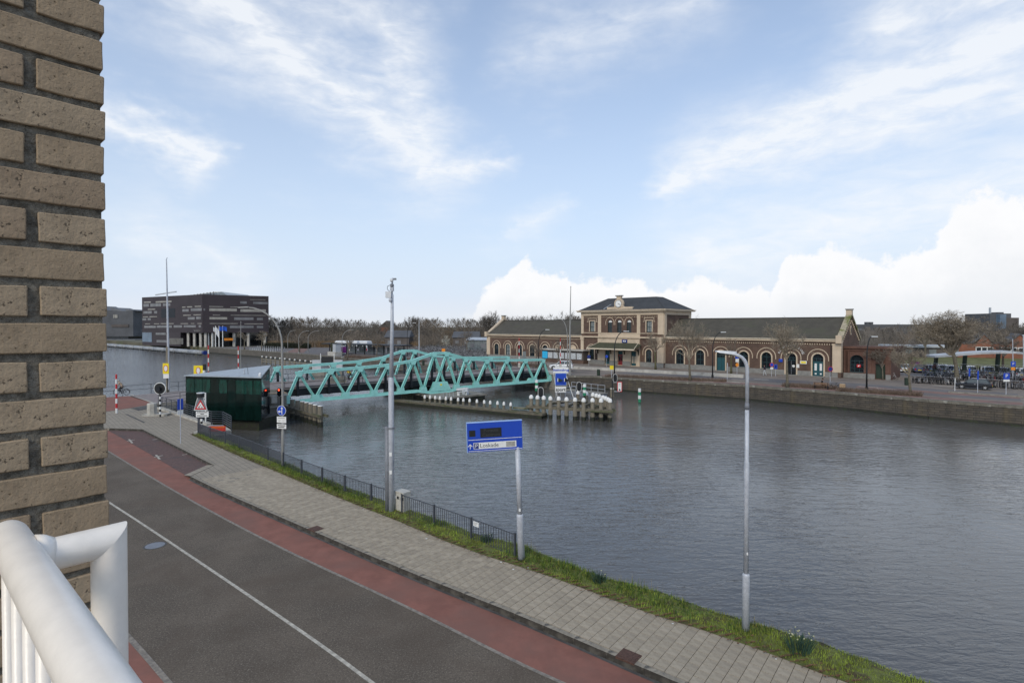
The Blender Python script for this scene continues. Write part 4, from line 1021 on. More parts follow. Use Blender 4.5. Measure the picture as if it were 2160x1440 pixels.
def signal(label, px, py, Y, h=1.0, lit=None, rz=0.0, pole_to=None, pole_dx=.22, group='bridge traffic lights', nl=3):
    x, _, z = D(px, py, Y); zb = pole_to if pole_to is not None else z-h/2-.3
    t_ = thing('traffic_light', label, 'traffic light', (x, Y, zb), rz, group); c = z-zb; w = h*.27
    pl = lambda k: arc(0, c+h/2-w*k, w*k, 0, 180, 10)+arc(0, c-h/2+w*k, w*k, 180, 360, 10)
    bd = MB(); o_ = [(q[0]*1.0, q[1]) for q in arc(0, c+h/2-w, w, 0, 180, 10)+arc(0, c-h/2+w, w, 180, 360, 10)]
    bd.plate(list(reversed(o_)), -.02, .03); bd.build('white_border', 'sign_white', t_)
    i_ = [(q[0]*.86, c+(q[1]-c)*.94) for q in o_]; MB().plate(list(reversed(i_)), -.05, -.021).build('black_screen', 'post_black', t_)
    for k in range(nl):
        zz = c+(k-(nl-1)/2)*-h*.27; on = lit is not None and k == lit
        MB().tube([(0, -.05, zz), (0, -.16, zz)], [w*.42, w*.46], 12).build('lens_hood', 'post_black', t_)
        ringed(MB(), 0, zz, w*.36, -.165 if on else -.12, -.155 if on else -.11, 12).build('lens', 'lamp_red' if on else 'lamp_off', t_)
    MB().box(-.05+pole_dx, .05+pole_dx, .0, .1, 0, c+h*.4).build('pole', 'post_black', t_)
    return t_
signal('traffic light glowing red at the corner of the green house', 550, 822, 56.6, .95, 0, pole_to=-.3, pole_dx=.1)
signal('traffic light glowing red beside the near end of the truss', 589.5, 827, 60.0, 1.0, 0, pole_to=-1.2, pole_dx=.15)
signal('traffic light left of the Stationsbrug board on the timber dolphin', 1140.5, 827, 63.2, 1.2, None, pole_to=-1.0, pole_dx=-.35)
signal('traffic light right of the sport board on the timber dolphin', 1221.5, 815, 66.5, 1.15, None, pole_to=-1.0, pole_dx=-.3)
signal('traffic light on the pile in front of the stone quay', 1297.5, 797, 70.0, 1.05, None, pole_to=-1.6, pole_dx=-.3)
# bridge warning lamp: black oval on a striped post, with a plinth
x, y = G(338, 879); t_ = thing('signal_disc', 'round black signal disc with white rim on a black and white striped post', 'traffic signal', (x, y, 0))
zc_ = D(338, 819, y)[2]
for k in range(9): MB().tube([(0, 0, (zc_-.5)*k/9), (0, 0, (zc_-.5)*(k+1)/9)], .075, 10).build('stripe', 'post_black' if k % 2 == 0 else 'sign_white', t_)
ringed(MB(), 0, zc_, .55, -.03, .03, 32).build('white_rim', 'sign_white', t_); ringed(MB(), 0, zc_, .49, -.06, -.031, 32).build('black_face', 'post_black', t_)
MB().tube([(0, -.06, zc_), (0, -.32, zc_-.02)], [.17, .19], 14).build('lens_hood', 'bridge_black', t_)
x, y = G(327, 876); t_ = thing('plinth_box', 'pale concrete box on a plinth beside the striped signal post', 'cabinet', (x, y, 0), R(10))
MB().box(-.9, 1.2, -.5, .5, 0, .16).build('plinth', 'concrete_light', t_); MB().lathe([(.42, .16), (.42, 1.1), (.38, 1.15)], (-.25, 0, 0), 8).build('box', 'concrete_light', t_)
# lifting-bridge warning sign
x, y = G(424, 904); t_ = thing('warning_sign', 'grey warning board with red triangle, lift bridge symbol and lamp on top', 'road sign', (x, y, 0), R(4))
zt = D(424, 860, y)[2]; zb_ = D(424, 867, y)[2]; za = D(424, 838, y)[2]
MB().box(-.24, -.12, -.05, .07, -.1, zb_).build('support', 'fence_navy', t_)
for k in range(7): MB().box(-.02, .10, -.05, .07, zb_*k/7, zb_*(k+1)/7).build('striped_post', 'sign_white' if k % 2 else 'post_black', t_)
wt, wb = .34, .53; zm_ = D(424, 865, y)[2]
bdp = MB().plate([(-wb, zm_), (wb, zm_), (wt*.72, za), (-wt*.72, za)], -.05, -.01).build('board', 'sign_white', t_)
MB().plate([(-wb*.92, zm_+.05), (wb*.92, zm_+.05), (wt*.62, za-.03), (-wt*.62, za-.03)], -.056, -.051).build('grey_face', 'galv_dark', bdp)
tz = zm_+.08; MB().plate([(-.45, tz), (.45, tz), (0, tz+.80)], -.062, -.057).build('red_triangle', 'sign_red', bdp); MB().plate([(-.29, tz+.10), (.29, tz+.10), (0, tz+.60)], -.068, -.063).build('white_triangle', 'sign_white', bdp)
sy = MB().plate([(-.17, tz+.13), (-.03, tz+.13), (-.03, tz+.19), (-.17, tz+.19)], -.073, -.069); sy.plate([(.05, tz+.13), (.17, tz+.13), (.17, tz+.19), (.05, tz+.19)], -.073, -.069); sy.plate([(-.16, tz+.20), (-.14, tz+.18), (.05, tz+.36), (.03, tz+.38)], -.073, -.069); sy.build('bridge_symbol', 'ink', bdp)
MB().tube([(0, -.02, za+.02), (0, -.02, za+.34)], [.27, .27], 16).build('lamp_housing', 'post_black', t_); MB().lathe([(.3, 0), (.3, .05)], (0, -.02, za+.34), 16).build('lamp_cap', 'lamp_white', t_)
z1, z0 = D(428, 866.5, y)[2], D(428, 879, y)[2]; npp = MB().box(-.36, .62, -.06, -.03, z0, z1-.02).build('notice_plate', 'sign_white', t_)
for k, (a, b_) in enumerate(((.08, .92), (.36, .64), (.10, .90))): MB().box(-.36+.98*a, -.36+.98*b_, -.063, -.061, z1-.14-k*.13, z1-.08-k*.13).build('printed_line', 'ink', npp)
x, y = G(434, 893); t_ = thing('house_number_post', 'thin white post with small lettered plate behind the warning sign', 'sign', (x, y, 0)); z1 = D(434, 828, y)[2]
MB().tube([(0, 0, 0), (0, 0, z1)], .05, 8).build('post', 'sign_white', t_); MB().box(-.28, .06, -.06, -.04, z1-.45, z1).build('plate', 'sign_white', t_)
for k in range(3): MB().box(-.23, .0, -.063, -.061, z1-.12-.12*k, z1-.07-.12*k).build('printed_line', 'ink', t_)
x, y = G(381, 935); t_ = thing('parking_sign', 'thin pole with narrow blue sign seen edge on by the parking bay', 'road sign', (x, y, 0)); z1 = D(381, 841, y)[2]
MB().tube([(0, 0, -.1), (0, 0, z1)], .028, 8).build('pole', 'galv', t_)
o = MB().box(-.2, .2, -.012, .012, z1-.75, z1).build('blue_plate', 'sign_blue', t_); o.rotation_euler = (0, 0, R(62)); MB().box(-.2, .2, -.011, .011, z1-1.1, z1-.79).build('white_plate', 'sign_white', t_).rotation_euler = (0, 0, R(62))
# tall mast with yellow-white signs beyond the junction
p = D(354, 822, 66.0); t_ = thing('tall_mast', 'tall thin steel mast with drooping tip at the far left beyond the junction', 'mast', (p[0], 66.0, .1)); z1 = D(351, 548, 66)[2]; z2 = D(354, 733, 66)[2]
MB().tube([(0, 0, 0), (0, 0, z2)], .17, 12).build('lower_shaft', 'wood_pile', t_); MB().tube([(.09, 0, .5), (.08, 0, z2), (-.02, 0, z1-.4), (-.05, 0, z1-.1), (.08, 0, z1+.2)], [.14, .13, .06, .05, .03], 10).build('upper_shaft', 'galv', t_)
for lb, px, py, w, h, Y in (('yellow sign with white oval fixed to the tall mast', 351, 777, .42, 1.15, 65.6), ('yellow sign with white oval above the left end of the green house roof', 418.5, 781.5, .52, 1.05, 62.0)):
    p = D(px, py, Y); t_ = thing('yellow_sign', lb, 'sign', (p[0], Y, p[2]), 0, 'yellow signs with white ovals')
    MB().box(-w, w if px > 400 else w*.7, -.03, .03, -h*.55, h*.55).build('panel', 'sign_yellow', t_)
    ov = lambda a, c: [(a*math.cos(R(k*15))+(0 if px > 400 else -.06), c*math.sin(R(k*15))) for k in range(24)]
    MB().plate(ov(.27, .40), -.036, -.031).build('red_ring', 'sign_red', t_); MB().plate(ov(.20, .33), -.042, -.037).build('white_oval', 'sign_white', t_)
    MB().tube([(.06, .1, -p[2]+.1), (.06, .1, .5)], .05, 8).build('post', 'post_black', t_)
    if px < 400: MB().box(-w+.05, w*.7, -.03, .03, -h*.55-.55, -h*.55-.02).build('white_plate', 'sign_white', t_)
    else:
        MB().box(.55, .85, -.1, .1, .05, .75).build('signal_box', 'post_black', t_); MB().box(.55, .75, -.1, .1, -.45, .04).build('white_box', 'sign_white', t_)

# ================================================================== TIMBER DOLPHINS
pile_m = {}
def pile_mesh(r, h, dome):
    k = (r, h, dome)
    if k not in pile_m:
        a = MB().tube([(0, 0, -h), (0, 0, 0)], [r*1.08, r*.94], 10).mesh('pile', 'wood_pile', False)
        c = MB()
        if dome: c._lathe([(r*1.02, -.06), (r*1.06, .05), (r*.98, .18), (r*.7, .30), (r*.3, .36), (.001, .38)], (0, 0, 0), 12)
        else: c.lathe([(r*1.0, -.02), (r*.98, .05)], (0, 0, 0), 10)
        w_ = MB().tube([(0, 0, -h-1.6), (0, 0, -h)], r*1.1, 10)
        pile_m[k] = (a, c.mesh('cap', 'pile_cap', True), w_.mesh('wet_foot', 'wet_wood_and_shade'))
    return pile_m[k]
def piles(root, pts, ztop, r, dome, wet=-1.55):
    for (x, y) in pts:
        h = ztop-wet; a, c, w_ = pile_mesh(r, round(h, 2), dome)
        o = link('pile', a, root, (x-root.location[0], y-root.location[1], ztop-root.location[2])); link('cap', c, o); link('wet_foot', w_, o)
# short row beside the near end
row = [G(x, y, .05) for x, y in [(616.7, 841.7), (627.5, 844), (638, 846.7), (646.7, 848.6), (655.8, 851), (665, 853.8), (675.4, 856.3)]]
t_ = thing('fender_row', 'row of seven timber piles with flat white tops beside the near end of the bridge', 'mooring piles', (row[0][0], row[0][1], 0))
piles(t_, row, .05, .26, False); off0 = Vector((*row[0], 0))
a, b_ = Vector((*row[0], -.9))-off0, Vector((*row[-1], -.9))-off0; d = (b_-a).normalized(); s_ = Vector((d.y, -d.x, 0))*-.38
MB().beam(a-d*1.6-s_*-1, b_+d*.9-s_*-1, .22, .28).build('waler', 'wood_beam', t_); MB().beam(a-d*1.6+s_*1.0*-1, b_+d*.9+s_*-1, .22, .28).build('waler', 'wood_beam', t_)
# low guide fender from the pivot pier
lowp = [G(x, y, -.85) for x, y in [(896, 837), (907, 837.8), (918, 838.5), (928, 839.5), (940.5, 840.5), (951.5, 841.3), (966.3, 842.6), (977.5, 843.5), (990.7, 844.4), (1006, 846.2), (1021.4, 847.8), (1034, 849), (1049.4, 850), (1062.9, 851.3), (1077.3, 852.8)]]
t_ = thing('guide_fender', 'long low timber fender with a line of white capped posts leading under the bridge', 'fender', (lowp[0][0], lowp[0][1], 0)); off0 = Vector((*lowp[0], 0))
piles(t_, lowp, -.95, .15, True, -1.5)
d = (Vector(lowp[-1])-Vector(lowp[0])).normalized(); e0, e1 = Vector((*(Vector(lowp[0])-d*5), -1.62))-off0, Vector((*(Vector(lowp[-1])+d*4.5), -1.62))-off0; s_ = Vector((d.y, -d.x, 0))
for k in (-.35, .05, .45): MB().beam(e0+s_*k, e1+s_*k, .36, .26).build('waler', 'wood_beam', t_)
MB().beam(e0+s_*-.6-Vector((0, 0, .35)), e1+s_*-.6-Vector((0, 0, .35)), .25, .5).build('wet_beam', 'wet_wood_and_shade', t_)
MB().beam(e0+s_*.75-Vector((0, 0, .35)), e1+s_*.75-Vector((0, 0, .35)), .2, .5).build('wet_beam', 'wet_wood_and_shade', t_)
# triangular dolphin
front = [G(x, y, .05) for x, y in [(1120.6, 839), (1133.9, 840), (1147, 841), (1161, 842), (1178.6, 842.7), (1195, 844), (1213, 844.9), (1231, 845.8), (1249.8, 846), (1267.8, 846.6)]]
back = [G(x, y, .05) for x, y in [(1286.7, 847), (1282.8, 844.5), (1277.6, 842), (1272, 840), (1264.4, 837.5), (1258, 836), (1250.6, 834.3), (1237, 832), (1219, 829.9)]]
dl = thing('timber_dolphin', 'triangular timber dolphin of white domed piles in the middle of the canal', 'dolphin', (front[0][0], front[0][1], 0)); off0 = Vector((*front[0], 0))
piles(dl, front+back, .05, .23, True, -1.65)
def wl(p, q, z, w, h, m_='wood_beam', nm='waler', ext=.6):
    p, q = Vector((*p, z))-off0, Vector((*q, z))-off0; d = (q-p).normalized(); return MB().beam(p-d*ext, q+d*ext, w, h).build(nm, m_, dl)
fa, fb = Vector(front[0]), Vector(front[-1]); d = (fb-fa).normalized(); nn_ = Vector((d.y, -d.x))
for k, z in ((.36, -.92), (-.36, -.92)): wl(fa+nn_*k, fb+nn_*k+d*.9, z, .26, .30, ext=.5)
ba_, bb_ = Vector(back[0]), Vector(back[-1]); d2 = (bb_-ba_).normalized(); n2 = Vector((d2.y, -d2.x))
for k in (.34, -.34): wl(ba_+n2*k, bb_+n2*k, -.92, .24, .30, ext=.4)
for u, v_ in ((.55, .9), (.75, .55), (.9, .25), (.25, .95)):
    wl(fa+(fb-fa)*u, ba_+(bb_-ba_)*v_, -.62, .22, .22, ext=.1)
gw0, gw1 = fa+(fb-fa)*.22, bb_
wl(fa+(fb-fa)*.25+nn_*-1.2, Vector(G(1236, 845, -.5)), -.45, .85, .06, 'wood_pile', 'gangway', 0)
rlm = MB()
for k in range(7):
    p = Vector(G(1172+k*10.5, 838-k*.8, -.4)); MB().tube([(*(p-fa), -.45), (*(p-fa), .75)], .025, 6).build('guard_post', 'galv', dl)
a, b_ = Vector(G(1172, 838, -.4))-fa, Vector(G(1235, 833.2, -.4))-fa
for zz in (.15, .75): MB().tube([(*a, zz), (*b_, zz)], .025, 6).build('guard_rail', 'galv', dl)
wl(Vector(lowp[-1])+Vector((.3, -.2)), fa+Vector((.2, .1)), -1.2, .3, .2, 'concrete_moss', 'link_beam', 0)
# boards on the dolphin
sb = D(1183, 780, 64.6); st_ = thing('bridge_name_board', 'pale board lettered Stationsbrug above the blue board on white legs', 'sign', (sb[0], 64.6, -.6)); zz = sb[2]+.6
MB().box(-.92, .90, -.03, .03, zz-.36, zz+.33).build('panel', 'sign_white', st_); text_mesh('Stationsbrug', .37, 'sign_blue', st_, FACE(0, -.034, zz-.02), .002, bold=.012)
for x0, x1 in ((-.85, -.35), (.55, 1.6)): MB().tube([(x0, .1, zz-.4), (x1, .1 if x0 < 0 else -.6, 0)], .035, 8).build('leg', 'sign_white', st_)
zq = D(1183, 800, 64.6)[2]+.6
b1 = MB().box(-.62, .62, -.04, .04, zq-.66, zq+.70).build('blue_board', 'sign_blue', st_); MB().box(-.66, .66, -.02, .05, zq-.70, zq+.74).build('board_edge', 'sign_frame', b1)
for k, cx in enumerate((-.2, .58)):
    MB().box(cx-.20, cx-.12, -.06, -.041, zq-.25, zq+.15).build('white_bar', 'sign_white', b1)
    MB().hexa([(cx-.10, -.10, zq-.27), (cx+.42, -.62, zq-.10), (cx+.42, -.60, zq-.04), (cx-.10, .0, zq-.27), (cx-.10, -.10, zq+.17), (cx+.42, -.62, zq-.03), (cx+.42, -.60, zq-.02), (cx-.10, .0, zq+.17)]).build('lamp_hood', 'green_dark' if k == 0 else 'post_black', b1)
zs = D(1183, 821, 64.6)[2]+.6; b2 = MB().box(-.68, .62, -.03, .03, zs-.34, zs+.34).build('sport_board', 'sign_white', st_); text_mesh('sport', .54, 'ink', b2, FACE(-.03, -.034, zs-.03), .002, bold=.014)
# green and white marker posts
for lb, px, y0, y1, Y in (('green and white banded marker post left of the dolphin', 1132, 801, 824, 64.6), ('green and white banded marker post right of the dolphin', 1233, 810, 834, 64.2), ('lone green and white banded marker post in the open water by the quay', 1349, 819, 848, 74.0)):
    a, b_ = D(px, y1, Y), D(px, y0, Y); t_ = thing('marker_post', lb, 'marker post', (a[0], Y, WZ), 0, 'green and white marker posts'); h0, h1 = a[2]-WZ, b_[2]-WZ
    for k in range(4): MB().tube([(0, 0, h0+(h1-h0)*k/4), (0, 0, h0+(h1-h0)*(k+1)/4)], .19, 14).build('band', 'sign_green' if k % 2 == 0 else 'sign_white', t_)
    MB().tube([(0, 0, -.8), (0, 0, h0)], .14, 10).build('pile', 'wet_wood_and_shade', t_)
t_ = thing('red_border_sign', 'tall white sign with red border and black triangle on a pile by the quay', 'sign', (*G(1291, 836, WZ), WZ)); Y = t_.location[1]; x0 = t_.location[0]
a, b_ = D(1302, 826, Y), D(1312, 805, Y); MB().tube([(0, 0, -1), (0, 0, 1.1)], .30, 12).build('pile', 'wood_pile', t_); MB().lathe([(.31, 0), (.30, .15)], (0, 0, 1.1), 12).build('pile_cap', 'concrete_light', t_)
MB().box(a[0]-x0, b_[0]-x0, -.04, .04, a[2]-WZ, b_[2]-WZ).build('red_panel', 'sign_red', t_); MB().box(a[0]-x0+.09, b_[0]-x0-.09, -.05, -.041, a[2]-WZ+.09, b_[2]-WZ-.09).build('white_panel', 'sign_white', t_)
cx = (a[0]+b_[0])/2-x0; MB().plate([(cx-.18, a[2]-WZ+.16), (cx+.18, a[2]-WZ+.16), (cx, a[2]-WZ+.50)], -.056, -.051).build('triangle', 'ink', t_)
for k in range(2): MB().box(cx-.12, cx+.12, -.056, -.051, b_[2]-WZ-.35-.22*k, b_[2]-WZ-.28-.22*k).build('printed_line', 'grey_panel', t_)
for z in (a[2]-WZ, b_[2]-WZ-.1): MB().tube([(0, 0, z), (a[0]-x0+.05, 0, z)], .03, 6).build('arm', 'galv', t_)
MB().tube([(0, 0, 1.0), (.0, 0, b_[2]-WZ+.2)], .05, 8).build('post', 'post_black', t_); MB().tube([(.1, -.1, .9), (a[0]-x0+.3, -.05, a[2]-WZ)], .03, 6).build('brace', 'galv', t_)
# pontoon with railing below the quay
pa = G(1190, 823, -1.6); t_ = thing('mooring_pontoon', 'low pale pontoon with railings moored under the quay beside the bridge end', 'pontoon', (pa[0], pa[1], WZ), R(-48))
MB().box(0, 7.0, 0, 1.6, 0, .55).build('float', 'galv_dark', t_); MB().box(-.1, 7.1, -.1, 1.7, .55, .62).build('deck', 'concrete', t_)
for k in range(6): MB().tube([(.2+k*1.3, 1.5, .6), (.2+k*1.3, 1.5, 1.7)], .03, 6).build('guard_post', 'galv', t_)
for z in (1.1, 1.7): MB().tube([(.2, 1.5, z), (6.7, 1.5, z)], .03, 6).build('guard_rail', 'galv', t_)
# ================================================================== FAR BANK
qpx = [(1253, 793), (1380, 801.5), (1569, 812), (1691, 821.5), (1780, 828), (1960, 843.5), (2160, 857)]
qe = [Vector(G(x, y, .0)) for x, y in qpx]
qe.append(qe[-1]+(qe[-1]-qe[-3]).normalized()*40)
rend = [Vector(bp(BL+4.3, BW+1.0)), Vector(bp(BL+4.3, -1.0))]
lq = [Vector(G(443, 732.6)), Vector(G(578, 741.6)), Vector(G(675, 749)), Vector(G(784, 759))]
far_edge = [Vector((-420, 470)), Vector((-230, 312))]+lq+rend+qe
fl_ = solid('far_bank', [tuple(p) for p in far_edge]+[(260, 20), (2500, 20), (2500, 3500), (-2500, 3500), (-2500, 700), (-700, 560)], -4, -.02, 'land'); struct(fl_)
# quay walls: stone blocks right of the bridge, sheet panels left of it; coping stones as parts
def quay(name, label, pts, m_, cop_m, clen, ctop=.06, step=.34):
    root = thing(name, label, 'quay wall', (0, 0, 0))
    for a, b_ in zip(pts, pts[1:]):
        L = (b_-a).length; ang = yaw(a, b_)
        w = MB().box(0, L, -.06, .4, -3.5, -.25).build('wall_face', m_, root, loc=(a.x, a.y, 0), rz=ang)
        MB().box(0, L, -.20, -.061, -3.5, WZ+.25).build('wet_foot', 'wet_wood_and_shade', root, loc=(a.x, a.y, 0), rz=ang)
        n_ = max(1, round(L/clen))
        for k in range(n_):
            o = MB().box(L*k/n_+.012, L*(k+1)/n_-.012, -.14, .50, -.25, ctop+random.uniform(-.008, .008)).build('coping_stone', cop_m, root, loc=(a.x, a.y, 0), rz=ang)
    return root
quay('quay_wall', 'dark stone block quay wall with pale coping in front of the station', [rend[1]]+qe[:-1]+[qe[-1]], 'quay_blocks', 'quay_top', 1.9)
quay('quay_wall', 'grey panelled quay wall beyond the bridge along the bus station', lq+[rend[0]], 'quay_panels', 'quay_top', 4.0)
# ---- station frame of reference
SA, SB = Vector(G(1030, 753.7)), Vector(G(1767, 796.8)); SE = (SB-SA).normalized(); sang = math.atan2(SE.y, SE.x); SN = Vector((-SE.y, SE.x)); SL = (SB-SA).length
def fpos(px, off=0.0):                                   # photo column -> distance along the facade (off: metres behind it)
    u = ray(px, HOR); r_ = Vector((u[0], u[1])); o = SA+SN*off
    # o + SE*t = r*k
    det = SE.x*(-r_.y)-SE.y*(-r_.x); return ((-o.x)*(-r_.y)-(-o.y)*(-r_.x))/det
def sw(x, y): return SA+SE*x+SN*y
# ---- plaza surfaces
def band(name, y0, y1, x0, x1, z, m_):
    return poly_sheet(name, [tuple(sw(x0, y0)), tuple(sw(x1, y0)), tuple(sw(x1, y1)), tuple(sw(x0, y1))], z, m_)
poly_sheet('station_paving', [tuple(rend[0])]+[tuple(rend[1])]+[tuple(q+SN*.4) for q in qe]+[(200, 60), (160, 160), tuple(sw(-20, 25)), tuple(sw(-70, -8)), tuple(lq[3]+SN*.5)], -.012, 'pave_far')
qd = (qe[6]-qe[0]).normalized(); qn = Vector((-qd.y, qd.x))
prom = [q+qn*.5 for q in qe[:-1]]
ribbon('promenade', [p+qn*3.4 for p in prom], prom, -.006, 'prom_red')
ribbon('station_road', [p+qn*13.5 for p in prom[3:]], [p+qn*4.6 for p in prom[3:]], -.004, 'road_far')
ribbon('station_road', [p+qn*12.0 for p in prom[:4]], [p+qn*7.0 for p in prom[:4]], -.004, 'road_far')
ribbon('red_roadway', [p+qn*9.9 for p in prom[4:]], [p+qn*7.2 for p in prom[4:]], .002, 'prom_red')
for k in range(16):
    p = Vector(G(1905+k*17, 836.5+k*1.25)); d = qd*.9
    MB().box(-.8, .8, -.07, .07, 0, .006).build('lane_mark', 'line_white', loc=(p.x, p.y, .004), rz=math.atan2(qd.y, qd.x)).__setitem__('kind', 'structure')
for px, py in [(1585, 786), (1606, 800), (1560, 806), (1558, 801), (1546, 806), (1700, 786), (1490, 804), (1832, 816), (1870, 820), (1988, 814)]:
    p = Vector(G(px, py)); struct(MB().box(-1.1, 1.1, -.22, .22, 0, .006).build('road_mark', 'line_white', loc=(p.x, p.y, .003), rz=sang))
# low white wall / kerb bench in front of the station
def low_wall(lb, px0, px1, ya, yb, h, m_='stone_pale'):
    a, b_ = Vector(G(px0, ya)), Vector(G(px1, yb)); t_ = thing('low_wall', lb, 'wall', (a.x, a.y, 0), yaw(a, b_)); L = (b_-a).length; n_ = max(2, round(L/3))
    for k in range(n_): MB().box(L*k/n_+.01, L*(k+1)/n_-.01, 0, .45, 0, h).build('wall_block', m_, t_)
low_wall('long low pale stone wall in front of the station entrance', 1204, 1568, 777.5, 797, .52)
low_wall('low pale stone wall left of the white car before the left wing', 1060, 1160, 765, 773, .5)
# island kerb right
a, b_ = Vector(G(2000, 828)), Vector(G(2200, 841)); t_ = thing('traffic_island', 'long narrow kerbed island in the road in front of the black hatchback', 'traffic island', (a.x, a.y, 0), yaw(a, b_)); MB().box(0, (b_-a).length, 0, 1.0, 0, .13).build('kerb_slab', 'concrete', t_); MB().box(.15, (b_-a).length, .15, .85, .13, .15).build('paved_top', 'pave_far', t_)

# ================================================================== STATION
st = thing('station', 'long brown brick railway station with cream trim, arches and a clock', 'building', (SA.x, SA.y, 0), sang)
ML, MR = fpos(1230), fpos(1403); ZG, ZRI, ZC = 6.05, 9.75, 11.55; DEP = 12.0
def arch_pts(cx, w, zs, n=14): return arc(cx, zs, w/2, 180, 0, n)
def wall_panel(mb, x0, x1, z0, z1, ops, y=0.0, dep=.30):
    xs = x0
    for (cx, w, zb, zs, ar) in sorted(ops):
        a, b_ = cx-w/2, cx+w/2
        mb.face([(xs, y, z0), (a, y, z0), (a, y, z1), (xs, y, z1)])
        if zb > z0: mb.face([(a, y, z0), (b_, y, z0), (b_, y, zb), (a, y, zb)])
        if zb > z0: mb.face([(a, y, zb), (b_, y, zb), (b_, y+dep, zb), (a, y+dep, zb)])
        mb.face([(a, y, zb), (a, y+dep, zb), (a, y+dep, zs), (a, y, zs)]); mb.face([(b_, y, zs), (b_, y+dep, zs), (b_, y+dep, zb), (b_, y, zb)])
        if ar:
            P = arch_pts(cx, w, zs)
            for p, q in zip(P, P[1:]):
                mb.face([(p[0], y, p[1]), (q[0], y, q[1]), (q[0], y, z1), (p[0], y, z1)]); mb.face([(p[0], y, p[1]), (p[0], y+dep, p[1]), (q[0], y+dep, q[1]), (q[0], y, q[1])])
        else:
            mb.face([(a, y, zs), (b_, y, zs), (b_, y, z1), (a, y, z1)]); mb.face([(a, y, zs), (a, y+dep, zs), (b_, y+dep, zs), (b_, y, zs)])
        xs = b_
    mb.face([(xs, y, z0), (x1, y, z0), (x1, y, z1), (xs, y, z1)]); return mb
def ring(mb, cx, zs, r0, r1, y0, y1, leg=0.0, n=16):
    o = [(cx-r1, zs-leg)]+arc(cx, zs, r1, 180, 0, n)+[(cx+r1, zs-leg)]; i_ = [(cx-r0, zs-leg)]+arc(cx, zs, r0, 180, 0, n)+[(cx+r0, zs-leg)]
    for k in range(len(o)-1):
        p = [o[k], o[k+1], i_[k+1], i_[k]]
        mb.hexa([(q[0], y0, q[1]) for q in reversed(p)]+[(q[0], y1, q[1]) for q in reversed(p)])
    return mb
wcache = {}
def window(cx, w, zb, zs, ar, y=.2, glass='glass_dark', fm='frame_teal', nm='window', bars=(1, 2), trim=None, legs=None, root=None):
    key = (round(w, 2), round(zb, 2), round(zs, 2), ar, glass, fm, bars)
    if key not in wcache:
        poly = [(-w/2, zb), (w/2, zb)]+(list(reversed(arc(0, zs, w/2, 180, 0, 14))) if ar else [(w/2, zs), (-w/2, zs)])
        g = MB().plate(poly, .06, .075).mesh('window', glass)
        f = MB()
        if ar: ring(f, 0, zs, w/2-.09, w/2, 0, .058, leg=zs-zb)
        else:
            f.box(-w/2, -w/2+.09, 0, .058, zb, zs); f.box(w/2-.09, w/2, 0, .058, zb, zs); f.box(-w/2+.09, w/2-.09, 0, .058, zs-.09, zs)
        f.box(-w/2+.09, w/2-.09, 0, .058, zb, zb+.10)
        for k in range(1, bars[0]+1): x = -w/2+w*k/(bars[0]+1); f.box(x-.035, x+.035, .01, .056, zb+.1, zs+(w/2-.1 if ar and bars[0] == 1 else -.09 if not ar else .12))
        for k in range(1, bars[1]+1): z = zb+(zs-zb)*k/bars[1]-(.0 if ar else .09); f.box(-w/2+.09, w/2-.09, .012, .055, z-.035, z+.035)
        wcache[key] = (g, f.mesh('frame', fm))
    g, f = wcache[key]; o = link(nm, g, root or st, (cx, y, 0)); link('frame', f, o); return o
rw = [fpos(x) for x in (1434.7, 1477, 1521, 1569, 1617, 1669, 1726)]; lw = [fpos(x) for x in (1047.5, 1071.4, 1096.4, 1122.9, 1149.9, 1177.9, 1208.2)]
ww, zs_, zb_w = 1.62, 2.95, .95
